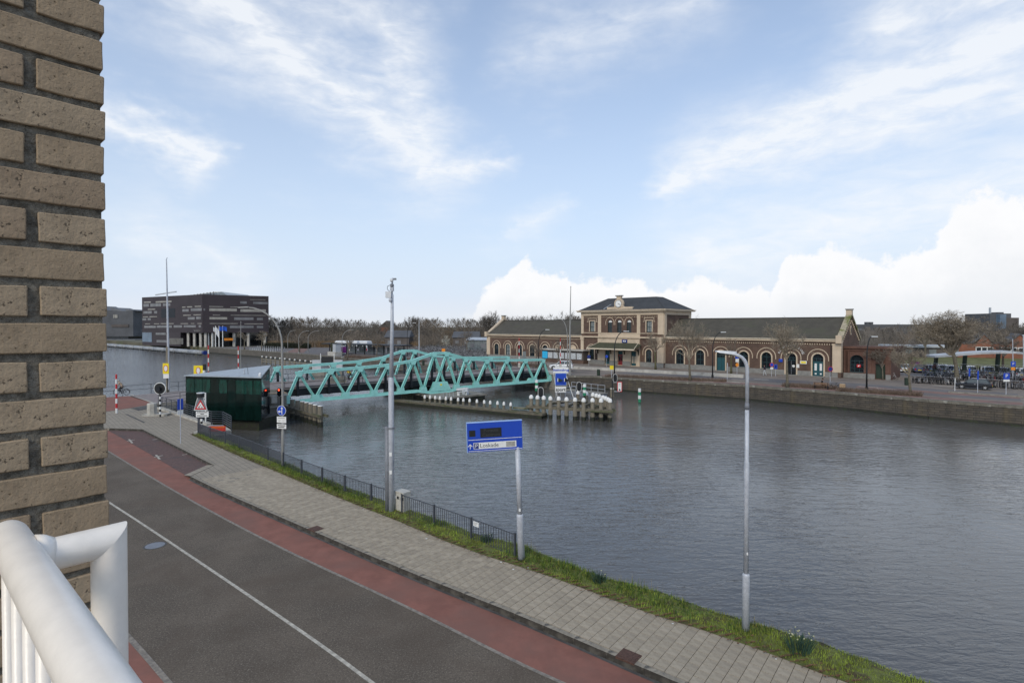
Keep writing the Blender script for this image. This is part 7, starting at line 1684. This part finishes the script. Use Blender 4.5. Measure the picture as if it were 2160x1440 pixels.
# reed strip, hedge
def tufts(name, m_, label, a, b_, w, h, n_, wid, cat='shrubs', jitter=.25):
    a, b_ = Vector(a), Vector(b_); d = (b_-a); nn_ = Vector((-d.y, d.x)).normalized(); mb = MB()
    for i in range(n_):
        p = a+d*random.random()+nn_*random.uniform(0, w); hh_ = h*random.uniform(.45, 1.1); lx, ly = random.gauss(0, h*jitter), random.gauss(0, h*jitter); q = random.random()*3.14; sx, sy = math.cos(q)*wid, math.sin(q)*wid
        mb.face([(p.x-sx, p.y-sy, -.02), (p.x+sx, p.y+sy, -.02), (p.x+lx, p.y+ly, hh_)])
    o = stuff(mb.build(name, m_)); return tag(o, label, cat)
tufts('reed_bed', 'reed', 'tan reed strip in front of the wood beyond the bus yard', D(560, 715, 214)[:2], D(880, 715, 205)[:2], 6, 2.6, 9000, .10, 'reeds', .12)
tufts('hedge', 'hedge_dark', 'dark clipped hedge beyond the bicycle stands by the office block', D(556, 715, 205)[:2], D(648, 715, 200)[:2], 2, 2.2, 4000, .12, 'hedge', .2)
tufts('shrub_bed', 'shrub_brown', 'brown twiggy shrub bed along the promenade before the middle block', G(1275, 795), G(1531, 806), 1.7, .6, 4200, .022)
tufts('shrub_bed', 'shrub_brown', 'brown twiggy shrub bed right of the plane tree by the quay', G(1648, 815), G(1760, 822), 2.6, .55, 2800, .022)
tufts('shrub_bed', 'shrub_brown', 'brown twiggy shrub bed between the seated person and leaning tree', G(1762, 825), G(1945, 836.5), 1.9, .6, 3600, .022)
tufts('shrub_bed', 'shrub_brown', 'brown shrub strip on the quay beyond the far truss', G(724, 754), G(890, 764), 1.8, .9, 4200, .035)
tufts('shrub_bed', 'shrub_brown', 'brown shrubs between the bridge end and the left wing', G(1040, 769), G(1140, 775), 2.5, .9, 3600, .03)

# ================================================================== BICYCLES
def wheel_mb(cx, cz, r, n=16):
    t_ = MB(); o = arc(cx, cz, r, 0, 360, n); i_ = arc(cx, cz, r-.035, 0, 360, n)
    for k in range(n): p = [o[k], o[k+1], i_[k+1], i_[k]]; t_.hexa([(q[0], -.02, q[1]) for q in p]+[(q[0], .02, q[1]) for q in p])
    s_ = MB()
    for k in range(8): a = R(k*45); s_.beam((cx+.03*math.cos(a), 0, cz+.03*math.sin(a)), (cx+(r-.03)*math.cos(a), 0, cz+(r-.03)*math.sin(a)), .006, .006)
    return t_, s_
def bike_parts():
    fr_ = MB(); B = (0, .0, .30); S = (-.18, 0, .78); Hd = (.36, 0, .86); 
    for p, q in ((B, S), (B, (.40, 0, .68)), (S, (.38, 0, .76)), (B, (-.55, 0, .34)), (S, (-.55, 0, .34)), (Hd, (.40, 0, .68)), ((.40, 0, .68), (.55, 0, .34))): fr_.tube([p, q], .018, 5)
    fr_.box(-.78, -.30, -.06, .06, .72, .735); fr_.tube([(-.75, .05, .73), (-.56, .05, .36)], .008, 4)
    md = MB(); md.plate(arc(-.55, .34, .38, 20, 190, 8)+list(reversed(arc(-.55, .34, .36, 20, 190, 8))), -.03, .03)
    sa_ = MB().hexa([(-.34, -.09, .90), (-.06, -.02, .92), (-.06, .02, .92), (-.34, .09, .90), (-.34, -.08, .95), (-.06, -.02, .95), (-.06, .02, .95), (-.34, .08, .95)]); sa_.tube([(-.18, 0, .75), (-.2, 0, .92)], .014, 5)
    hb = MB().tube([(.16, -.30, 1.02), (.30, -.26, 1.06), (.36, 0, 1.05), (.30, .26, 1.06), (.16, .30, 1.02)], .013, 5); hb.tube([(.36, 0, .86), (.36, 0, 1.05)], .014, 5)
    t1, s1 = wheel_mb(-.55, .34, .34); t2, s2 = wheel_mb(.55, .34, .34)
    return fr_, md, sa_, hb, t1, s1, t2, s2
BP = bike_parts()
def bike_full(cm):
    fr_, md, sa_, hb, t1, s1, t2, s2 = BP
    return dict(frame=fr_.mesh('frame', cm), mudguard=md.mesh('mudguard', cm), saddle=sa_.mesh('saddle', 'leather'), handlebar=hb.mesh('handlebar', 'bk_metal'), w1=t1.mesh('wheel', 'tyre'), w2=t2.mesh('wheel', 'tyre'), s1=s1.mesh('spokes', 'bk_metal'), s2=s2.mesh('spokes', 'bk_metal'))
BF = {c_: bike_full(c_) for c_ in ('bk_black', 'bk_grey', 'bk_white', 'bk_blue', 'bk_red')}
def bicycle(label, loc, rz, cm, group=None, sc_=1.0):
    t_ = thing('bicycle', label, 'bicycle', loc, rz, group); b_ = BF[cm]
    for nm in ('frame', 'mudguard', 'saddle', 'handlebar'): link(nm, b_[nm], t_)
    for w, s_ in (('w1', 's1'), ('w2', 's2')): o = link('wheel', b_[w], t_); link('spokes', b_[s_], o)
    t_.scale = (sc_,)*3; return t_
def bike_single(cm, sm):
    mb = MB()
    for k in (0, 1, 3): mb.add(BP[k])
    a = mb.mesh('bicycle', cm); a.materials.append(MATS['tyre']); a.materials.append(MATS['bk_metal']); a.materials.append(MATS[sm])
    mb2 = MB(); idx = []
    for k, mi in ((0, 0), (1, 0), (3, 2), (2, 3), (4, 1), (6, 1)): n0 = len(mb2.f); mb2.add(BP[k]); idx += [mi]*(len(mb2.f)-n0)
    me = bpy.data.meshes.new('bicycle'); me.from_pydata(mb2.v, [], mb2.f)
    for m_ in (cm, 'tyre', 'bk_metal', sm): me.materials.append(MATS[m_])
    me.polygons.foreach_set('material_index', idx); me.update(); return me
BS = [bike_single(c_, s_) for c_, s_ in (('bk_black', 'leather'), ('bk_black', 'bk_grey'), ('bk_grey', 'bk_black'), ('bk_white', 'leather'), ('bk_blue', 'bk_black'), ('bk_red', 'leather'), ('bk_metal', 'bk_white'))]
# right cycle park: front row, then two tiers behind
ORD = 'first second third fourth fifth sixth seventh eighth ninth tenth eleventh twelfth thirteenth fourteenth fifteenth sixteenth seventeenth eighteenth nineteenth twentieth twenty-first twenty-second twenty-third twenty-fourth twenty-fifth twenty-sixth'.split()
a, b_ = Vector(G(1926, 807)), Vector(G(2022, 812)); row_n = 26; qa = math.atan2(qd.y, qd.x)
cols_ = ['bk_black', 'bk_grey', 'bk_black', 'bk_white', 'bk_black', 'bk_blue', 'bk_grey', 'bk_black']
for k in range(row_n):
    p = a+(b_-a)*(k/(row_n-1)); bicycle('front row bicycle left of the black hatchback, %s from the left' % ORD[k], (p.x, p.y+random.gauss(0, .15), 0), qa+R(90)+random.gauss(0, .18), random.choice(cols_), 'bicycles in the front row of the cycle park')
a, b_ = Vector(G(2074, 815)), Vector(G(2175, 822))
for k in range(24):
    p = a+(b_-a)*(k/23); bicycle('front row bicycle right of the black hatchback, %s from the car' % ORD[k], (p.x, p.y+random.gauss(0, .15), 0), qa+R(90)+random.gauss(0, .2), random.choice(cols_), 'bicycles right of the hatchback')
def bike_row(label, group, A, B, n_, z=0.0, wts=(8, 5, 2, 2, 2, 1, 1), rzb=None):
    for k in range(n_):
        p = A+(B-A)*((k+random.random()*.5)/n_); o = link('bicycle', random.choices(BS, wts)[0], None, (p.x, p.y+random.gauss(0, .12), z), (qa+R(90) if rzb is None else rzb)+random.gauss(0, .2)); tag(o, label, 'bicycle', group)
bike_row('one of the bicycles in the middle rows of the cycle park under the shelter', 'bicycles in the middle rows of the cycle park', Vector(G(1950, 798)), Vector(G(2170, 808)), 44)
bike_row('one of the bicycles in the rear row of the cycle park under the shelter', 'bicycles in the rear row of the cycle park', Vector(G(1950, 792)), Vector(G(2170, 802)), 40)
bike_row('one of the bicycles on the upper tier of the cycle racks', 'bicycles on the upper tier of the racks', Vector(G(1948, 795)), Vector(G(2170, 805)), 38, 1.25)
rk = thing('cycle_rack', 'two tier steel cycle rack full of bicycles under the shelter', 'cycle rack', (0, 0, 0)); A, B = Vector(G(1946, 794)), Vector(G(2175, 804))
for z in (.5, 1.2): MB().beam((*A, z), (*B, z), .12, .10).build('rail', 'galv_dark', rk)
for k in range(16): p = A+(B-A)*(k/15); MB().box(p.x-.05, p.x+.05, p.y-.05, p.y+.05, 0, 1.2).build('upright', 'galv_dark', rk)
for j in range(7):
    A, B = Vector(G(872+j*4, 752-j*3.2)), Vector(G(1026, 756-j*3.4)); bike_row('one of the many bicycles massed behind the bridge left of the station', 'bicycles massed left of the station', A, B, 12, rzb=sang+R(90))
mb = MB(); 
for j in range(4500):
    u, v_ = random.random(), random.random(); px, py = 862+u*165, 732+v_*21; x, y = G(px, py); L = random.uniform(.2, .6); a_ = random.random()*6.28; z = random.uniform(.2, 1.0); w = .035
    mb.face([(x, y, z), (x+math.cos(a_)*L, y, z+math.sin(a_)*L*.7), (x+math.cos(a_)*L+w, y, z+math.sin(a_)*L*.7+w), (x+w, y+.02, z+w)])
o = stuff(mb.build('massed_bicycles', 'bk_grey')); tag(o, 'mass of far bicycles too many to count left of the station', 'bicycles')
mb = MB()
for j in range(3000):
    u, v_ = random.random(), random.random(); px, py = 862+u*165, 731+v_*21; x, y = G(px, py); L = random.uniform(.2, .6); a_ = random.random()*6.28; z = random.uniform(.1, 1.0); w = .06
    mb.face([(x, y, z), (x+math.cos(a_)*L, y, z+math.sin(a_)*L*.7), (x+math.cos(a_)*L+w, y, z+math.sin(a_)*L*.7+w), (x+w, y+.02, z+w)])
o = stuff(mb.build('massed_bicycles', 'bk_black')); tag(o, 'dark frames of the far bicycles left of the station', 'bicycles')
bicycle('white wheeled bicycle leaning at the annex corner', (*G(1881, 800), 0), sang+R(8), 'bk_white')
# bicycle stands by the office block
st_n = 0
for j in range(3):
    A, B = Vector(G(530+j*8, 738.5-j*2.6)), Vector(G(578+j*10, 741.5-j*2.6)); hm = MB().tube([(0, -.4, 0), (0, -.4, .8), (0, .4, .8), (0, .4, 0)], .07, 4).mesh('cycle_stand', 'metal_pale')
    for k in range(12): p = A+(B-A)*(k/11); o = link('cycle_stand', hm, None, (p.x, p.y, 0), sang); tag(o, 'one of the pale hoop cycle stands in rows by the office block', 'cycle stand', 'pale cycle stands by the office block')

# ================================================================== CARS
def car(label, loc, rz, paint, L=4.0, Wd=1.72, H=1.45, kind='hatch', group=None, name='parked_car'):
    t_ = thing(name, label, 'car' if kind != 'van' else 'van', loc, rz, group); hl = L/2; bz = .62*H if kind != 'van' else .55*H; w = Wd/2
    # lower body loft
    if kind == 'van': S = [(-hl, .35, bz*1.0, .94), (-hl+.05, .28, bz*1.02, 1), (hl-1.0, .26, bz*1.02, 1), (hl-.35, .28, bz*.92, .98), (hl-.02, .34, bz*.70, .88)]
    else: S = [(-hl, .36, bz*.84, .84), (-hl+.12, .28, bz*.97, .95), (-hl*.55, .24, bz*1.0, 1), (hl*.30, .24, bz*.98, 1), (hl*.62, .25, bz*.90, .97), (hl-.14, .28, bz*.80, .90), (hl, .36, bz*.66, .78)]
    b_ = MB()
    for x, z0, z1, kw in S:
        ww = w*kw; b_.v += [(x, -ww*.94, z0), (x, -ww, z0+(z1-z0)*.35), (x, -ww*.985, z0+(z1-z0)*.8), (x, -ww*.90, z1), (x, ww*.90, z1), (x, ww*.985, z0+(z1-z0)*.8), (x, ww, z0+(z1-z0)*.35), (x, ww*.94, z0)]
    for k in range(len(S)-1):
        for j in range(8): a, c_ = k*8+j, k*8+(j+1) % 8; b_.f.append((a, a+8, c_+8, c_))
    b_.f += [tuple(range(8)), tuple(reversed(range(len(b_.v)-8, len(b_.v))))]
    body = b_.build('body', paint, t_, smooth=False)
    if kind == 'van': x0, x1, xr0, xr1 = -hl+.03, hl-.45, -hl+.12, hl-1.45
    elif kind == 'suv': x0, x1, xr0, xr1 = -hl+.12, hl*.46, -hl+.45, hl*.10
    else: x0, x1, xr0, xr1 = -hl+.15, hl*.50, -hl+.55, hl*.12
    wt, wb = w*.76, w*.90
    MB().hexa([(x0, -wb, bz*.96), (x1, -wb, bz*.93), (x1, wb, bz*.93), (x0, wb, bz*.96), (xr0, -wt, H-.07), (xr1, -wt, H-.07), (xr1, wt, H-.07), (xr0, wt, H-.07)]).build('glasshouse', 'car_glass', t_)
    MB().hexa([(xr0-.06, -wt-.02, H-.09), (xr1+.05, -wt-.02, H-.09), (xr1+.05, wt+.02, H-.09), (xr0-.06, wt+.02, H-.09), (xr0+.1, -wt*.86, H), (xr1-.12, -wt*.86, H), (xr1-.12, wt*.86, H), (xr0+.1, wt*.86, H)]).build('roof', paint, t_)
    for s_ in (-1, 1):
        for (xa, xb, wd) in ((x1-.02, xr1+.02, .07), (x0+.05, xr0-.02, .12), ((x0+x1)/2-.05, (xr0+xr1)/2-.05, .08)):
            MB().beam((xa, s_*(wb+.005), bz*.94), (xb, s_*(wt+.012), H-.08), .035, wd, up=(1, 0, 0)).build('pillar', paint if kind != 'hatch' or wd > .1 else 'car_glass', t_)
        if kind == 'van': MB().hexa([(x0, s_*wb, bz*.98), (.3, s_*wb, bz*.98), (.3, s_*(wb+.02), bz*.98), (x0, s_*(wb+.02), bz*.98), (xr0, s_*wt, H-.08), (.3, s_*wt, H-.08), (.3, s_*(wt+.03), H-.08), (xr0, s_*(wt+.03), H-.08)]).build('side_panel', paint, t_)
        MB().box(hl*.36, hl*.36+.12, min(s_*w*.95, s_*(w+.14)), max(s_*w*.95, s_*(w+.14)), bz*.95, bz*.95+.14).build('mirror', paint, t_)
        ex = MB(); ex._lathe([(.001, -.02), (.10, -.02), (.12, .02), (.07, .06), (.001, .07)], (0, 0, 0), 12); ex.v = [(hl-.12+v[2], s_*w*.62+v[0]*1.1, bz*.66+v[1]) for v in ex.v]; ex.build('headlight', 'head_glass', t_)
        MB().box(-hl-.012, -hl+.06, min(s_*w*.60, s_*w*.80), max(s_*w*.60, s_*w*.80), bz*.58, bz*.86).build('tail_light', 'tail_red', t_)
        for xw in (-hl*.62, hl*.62):
            rw_ = .31 if kind == 'hatch' else .34; ty = MB(); o = arc(xw, rw_, rw_, 0, 360, 20); i_ = arc(xw, rw_, rw_*.66, 0, 360, 20); y0_, y1_ = sorted((s_*(w-.2), s_*(w+.015)))
            for k in range(20): p = [o[k], o[k+1], i_[k+1], i_[k]]; ty.hexa([(q[0], y0_, q[1]) for q in p]+[(q[0], y1_, q[1]) for q in p])
            wh = ty.build('wheel', 'tyre', t_); rm = MB()
            rm.plate(arc(xw, rw_, rw_*.2, 0, 360, 10)[:-1], s_*(w-.02)-.015, s_*(w-.02)+.015)
            for k in range(7): a = R(k*360/7); rm.beam((xw, s_*(w-.02), rw_), (xw+rw_*.64*math.cos(a), s_*(w-.02), rw_+rw_*.64*math.sin(a)), .03, .07, up=(0, 1, 0))
            rm.plate(arc(xw, rw_, rw_*.66, 0, 360, 20)[:-1], s_*(w-.08)-.01, s_*(w-.08)+.01); rm.build('rim', 'alloy', wh)
            ringed(MB(), xw, rw_+.01, rw_*1.16, min(s_*(w-.3), s_*(w+.004)), max(s_*(w-.3), s_*(w+.004)), 20).build('wheel_arch', 'post_black', t_)
        MB().box(-.03, .0, min(s_*w, s_*(w+.004)), max(s_*w, s_*(w+.004)), .35, bz*.9).build('door_gap', 'post_black', t_)
        MB().box(-.25, -.08, min(s_*w*.99, s_*(w+.02)), max(s_*w*.99, s_*(w+.02)), bz*.78, bz*.82).build('door_handle', 'alloy' if kind == 'hatch' else paint, t_)
    MB().box(-hl-.03, -hl+.25, -w*.85, w*.85, .28, .45).build('bumper', paint, t_); MB().box(hl-.22, hl+.03, -w*.78, w*.78, .28, .45).build('bumper', 'post_black' if kind == 'suv' else paint, t_)
    MB().box(-hl-.04, -hl-.02, -.26, .26, .48, .60).build('number_plate', 'sign_yellow', t_); MB().box(hl-.03, hl+.015, -w*.45, w*.45, bz*.42, bz*.56).build('grille', 'post_black', t_)
    return t_
p = Vector(G(2053, 820)); car('small black hatchback parked beside the cycle racks at the right', (p.x, p.y, 0), qa+R(180), 'car_black', 3.75, 1.70, 1.42, 'hatch')
p = Vector(G(1184, 779, .35)); cw = car('white car turning off the station end of the bridge', (p.x, p.y, .35), R(168), 'car_white', 4.3, 1.8, 1.62, 'suv', name='driving_car')
for k, (px, py, m_, kd, lb) in enumerate(((1884, 783, 'car_white', 'hatch', 'white car half hidden beside the annex wall'), (1905, 784, 'car_white', 'hatch', 'white car second in the row before the lawn'), (1936, 785, 'car_blue', 'hatch', 'dark blue car in the row before the lawn'), (1962, 786, 'car_silver', 'suv', 'silver car in the row behind the bicycles'), (1988, 786, 'car_silver', 'suv', 'grey car in the row left of the big tree trunk'), (2006, 788, 'car_white', 'hatch', 'white car just left of the big tree trunk'), (2043, 789, 'car_white', 'suv', 'white car right of the big tree trunk behind bicycles'), (2081, 791, 'car_silver', 'suv', 'silver car behind the racks in the middle'), (2112, 793, 'car_silver', 'hatch', 'pale grey car behind the racks left of the column'), (2148, 795, 'car_white', 'suv', 'white car behind the racks at the right edge'))):
    x, y = G(px, py); car(lb, (x, y, 0), qa+R(100)+random.gauss(0, .05), m_, 4.1, 1.74, 1.5, kd, 'cars parked before the lawn')
x, y = G(1929, 784); t_ = thing('parking_ticket_board', 'purple and white board above the cars before the lawn', 'sign', (x, y, 0)); zt = D(1929, 763, y)[2]; MB().box(-.7, .9, -.05, .05, zt-.4, zt).build('board', 'car_purple', t_); MB().tube([(0, .06, 0), (0, .06, zt)], .04, 6).build('post', 'galv', t_)
p = Vector(G(717, 747.5)); vn = car('white and purple van parked by the bus shelter', (p.x, p.y, 0), sang+R(170), 'car_white', 4.9, 1.95, 2.5, 'van', name='parked_van')
MB().box(-2.47, -.05, -.995, .995, .55, 2.3).build('purple_wrap', 'car_purple', vn)
for k, (px, lb) in enumerate(((735, 'white bus behind the shelter, left one'), (756, 'white and red bus behind the shelter, right one'))):
    x, y = D(px, 740, 176)[0], 176; t_ = thing('bus', lb, 'bus', (x, y, 0), sang+R(20)); zt = D(px, 718.5, 176)[2]
    MB().box(-4.5, 4.5, -1.25, 1.25, .35, zt-.25).build('body', 'car_white', t_); MB().hexa([(-4.45, -1.2, zt-.25), (4.45, -1.2, zt-.25), (4.45, 1.2, zt-.25), (-4.45, 1.2, zt-.25), (-4.2, -.9, zt), (4.2, -.9, zt), (4.2, .9, zt), (-4.2, .9, zt)]).build('roof', 'car_white', t_)
    for j in range(6): MB().box(-4.2+j*1.4, -2.95+j*1.4, -1.27, -1.251, 1.3, 2.4).build('window', 'car_glass', t_)
    MB().box(4.5, 4.53, -1.1, 1.1, 1.1, 2.6).build('windscreen', 'car_glass', t_); MB().box(2.4, 4.5, -1.28, -1.271, .4, 1.2).build('red_panel', 'sign_red', t_)
    for xw in (-2.8, 2.8): ringed(MB(), xw, .48, .48, -1.27, -.95, 16).build('wheel', 'tyre', t_)

# ================================================================== PEOPLE
def figmat(name, bands):
    m = bpy.data.materials.new(name); m.use_nodes = True; t = m.node_tree; b = t.nodes['Principled BSDF']; b.inputs['Roughness'].default_value = .85
    tcn = t.nodes.new('ShaderNodeTexCoord'); sp = t.nodes.new('ShaderNodeSeparateXYZ'); t.links.new(tcn.outputs['Object'], sp.inputs[0]); z = V(t, sp.outputs[2])+(noise(t, tcn.outputs['Object'], 9)-.5)*.03
    c = None
    for z0, col in bands:
        if c is None: c = mixc(t, 0.0, col, col)
        else: c = mixc(t, z.m('GREATER_THAN', z0), c, col)
    t.links.new(c, b.inputs['Base Color']); MATS[name] = m; return name
def person(label, loc, rz, J, bands, hair='hair_dark', name='person', bag=None):
    """J: joint positions (forward = +x)"""
    t_ = thing(name, label, 'person', loc, rz); me = bpy.data.meshes.new('body')
    order = ['hip', 'waist', 'chest', 'neck', 'chin', 'crown', 'shL', 'elL', 'haL', 'fiL', 'shR', 'elR', 'haR', 'fiR', 'hpL', 'knL', 'anL', 'toL', 'hpR', 'knR', 'anR', 'toR']
    rad = dict(hip=(.15, .12), waist=(.14, .11), chest=(.17, .12), neck=(.055, .06), chin=(.075, .09), crown=(.075, .09), sh=(.075, .075), el=(.05, .05), ha=(.036, .036), fi=(.03, .022), hp=(.10, .10), kn=(.068, .068), an=(.045, .045), to=(.04, .035))
    ed = [('hip', 'waist'), ('waist', 'chest'), ('chest', 'neck'), ('neck', 'chin'), ('chin', 'crown'), ('chest', 'shL'), ('shL', 'elL'), ('elL', 'haL'), ('haL', 'fiL'), ('chest', 'shR'), ('shR', 'elR'), ('elR', 'haR'), ('haR', 'fiR'), ('hip', 'hpL'), ('hpL', 'knL'), ('knL', 'anL'), ('anL', 'toL'), ('hip', 'hpR'), ('hpR', 'knR'), ('knR', 'anR'), ('anR', 'toR')]
    me.from_pydata([J[k] for k in order], [(order.index(a), order.index(b_)) for a, b_ in ed], []); me.materials.append(MATS[figmat('clothes', bands)])
    o = link('body', me, t_); sm = o.modifiers.new('skin', 'SKIN'); sm.use_smooth_shade = True
    for i, k in enumerate(order): me.skin_vertices[0].data[i].radius = rad[k if k in rad else k[:2]]
    me.skin_vertices[0].data[0].use_root = True
    ss = o.modifiers.new('sub', 'SUBSURF'); ss.levels = ss.render_levels = 2
    c, n_ = Vector(J['crown']), Vector(J['chin']); mid_ = c*.65+n_*.35
    hr_ = MB(); hr_._lathe([(.095, -.05), (.108, .02), (.10, .09), (.06, .14), (.001, .155)], (mid_.x-.02, mid_.y, mid_.z), 12); hr_.build('hair', hair, t_, smooth=True)
    fc_ = MB().hexa([(mid_.x+.07, -.018+mid_.y, mid_.z-.06), (mid_.x+.115, -.010+mid_.y, mid_.z-.06), (mid_.x+.115, .010+mid_.y, mid_.z-.06), (mid_.x+.07, .018+mid_.y, mid_.z-.06), (mid_.x+.07, -.01+mid_.y, mid_.z), (mid_.x+.09, -.006+mid_.y, mid_.z), (mid_.x+.09, .006+mid_.y, mid_.z), (mid_.x+.07, .01+mid_.y, mid_.z)]); fc_.build('nose', 'skin', t_)
    return t_
def riding(lean_=.25):
    return dict(hip=(-.18, 0, 1.02), waist=(-.12+lean_*.25, 0, 1.18), chest=(-.02+lean_*.6, 0, 1.40), neck=(.05+lean_*.8, 0, 1.55), chin=(.10+lean_*.9, 0, 1.62), crown=(.12+lean_*.9, 0, 1.78), shL=(-.0+lean_*.65, .19, 1.45), elL=(.12+lean_*.6, .24, 1.22), haL=(.20, .28, 1.08), fiL=(.27, .28, 1.07), shR=(-.0+lean_*.65, -.19, 1.45), elR=(.12+lean_*.6, -.24, 1.22), haR=(.20, -.28, 1.08), fiR=(.27, -.28, 1.07), hpL=(-.15, .1, .98), knL=(.22, .12, .80), anL=(.05, .12, .42), toL=(.2, .12, .36), hpR=(-.15, -.1, .98), knR=(.20, -.12, .62), anR=(.0, -.12, .20), toR=(.15, -.12, .15))
skin_c = (.42, .25, .18)
p = Vector(G(256, 833, .05)); bicycle('bicycle ridden by the person in a beige coat at the far left', (p.x, p.y, .05), R(186), 'bk_black', None, 1.05)
person('person in a beige coat riding a bicycle by the railing', (p.x, p.y, .05), R(186), riding(.22), [(-1, (.03, .03, .035)), (.95, (.38, .28, .19)), (1.60, skin_c)], 'hair_grey')
p = Vector(bp(7.6, 3.4)); bicycle('bicycle ridden across the bridge by the person in yellow and black', (p.x, p.y, ZD), ba+R(180), 'bk_black')
person('person in a yellow and black jacket cycling over the bridge', (p.x, p.y, ZD), ba+R(180), riding(.3), [(-1, (.015, .015, .018)), (1.18, (.75, .50, .03)), (1.42, (.015, .015, .018)), (1.62, skin_c)])
bx_ = thing('delivery_box', 'grey delivery sacks on the bridge in front of the yellow jacketed cyclist', 'bags', (*bp(4.6, 2.6), ZD), ba); 
for k in range(4): MB().hexa([(k*.5, -.4, 0), (k*.5+.6, -.4, 0), (k*.5+.6, .4, 0), (k*.5, .4, 0), (k*.5+.1, -.3, .8+.12*(k % 2)), (k*.5+.5, -.3, .9), (k*.5+.5, .3, .9), (k*.5+.1, .3, .8)]).build('sack', 'concrete', bx_)
p = Vector(G(1613, 792)); J = dict(hip=(0, 0, .95), waist=(0, 0, 1.1), chest=(.02, 0, 1.36), neck=(.04, 0, 1.52), chin=(.06, 0, 1.60), crown=(.07, 0, 1.76), shL=(.02, .19, 1.42), elL=(.02, .24, 1.15), haL=(.14, .24, .93), fiL=(.17, .24, .85), shR=(.02, -.19, 1.42), elR=(-.06, -.24, 1.15), haR=(.02, -.25, .92), fiR=(.05, -.25, .84), hpL=(0, .09, .9), knL=(.16, .1, .50), anL=(.12, .1, .09), toL=(.26, .1, .04), hpR=(0, -.09, .9), knR=(-.02, -.1, .49), anR=(-.24, -.1, .14), toR=(-.14, -.1, .05))
person('person in a dark top and pale trousers walking before the station', (p.x, p.y, 0), sang+R(175), J, [(-1, (.42, .44, .46)), (.98, (.03, .018, .03)), (1.56, skin_c)])
p = Vector(G(1733, 820)); bn_ = thing('park_bench', 'small wooden bench on the promenade with a person sitting on it', 'bench', (p.x, p.y, 0), qa+R(90))
for k in range(3): MB().box(-.20+k*.15, -.07+k*.15, -.9, .9, .42, .46).build('seat_slat', 'bench_wood', bn_)
for k in range(2): MB().box(-.27, -.23, -.9, .9, .58+k*.16, .70+k*.16).build('back_slat', 'bench_wood', bn_)
for y_ in (-.75, .75): MB().box(-.25, .2, y_-.04, y_+.04, 0, .42).build('leg', 'post_black', bn_); MB().box(-.29, -.25, y_-.03, y_+.03, .4, .88).build('back_post', 'post_black', bn_)
J = dict(hip=(0, 0, .56), waist=(.0, 0, .74), chest=(.05, 0, .98), neck=(.09, 0, 1.14), chin=(.13, 0, 1.21), crown=(.15, 0, 1.37), shL=(.05, .19, 1.04), elL=(.12, .25, .80), haL=(.33, .18, .72), fiL=(.40, .14, .72), shR=(.05, -.19, 1.04), elR=(.12, -.25, .80), haR=(.33, -.18, .72), fiR=(.40, -.14, .72), hpL=(.05, .1, .54), knL=(.46, .12, .52), anL=(.46, .12, .10), toL=(.60, .12, .05), hpR=(.05, -.1, .54), knR=(.46, -.12, .52), anR=(.50, -.12, .10), toR=(.64, -.12, .05))
person('person in dark clothes sitting on the bench by the quay', (p.x, p.y, 0), qa+R(20), J, [(-1, (.012, .012, .014)), (1.16, skin_c)])
q = p+qd*1.5; t_ = thing('cargo_tricycle', 'black mobility bicycle with a cardboard box in front of the seated person', 'tricycle', (q.x, q.y, 0), qa+R(180)); b_ = BF['bk_black']
for nm in ('frame', 'mudguard', 'saddle', 'handlebar'): link(nm, b_[nm], t_)
for w, s_ in (('w1', 's1'), ('w2', 's2')): o = link('wheel', b_[w], t_); link('spokes', b_[s_], o)
bxq = p+qd*2.4; t_ = thing('cardboard_box', 'brown cardboard box beside the seated person on the promenade', 'box', (bxq.x, bxq.y, 0), qa); MB().box(-.3, .3, -.25, .25, .35, .85).build('carton', 'carton', t_); MB().box(-.32, .32, -.27, .27, 0, .35).build('stand', 'bark_dark', t_); MB().box(-.3, .3, -.03, .03, .85, .855).build('tape', 'sign_white', t_)
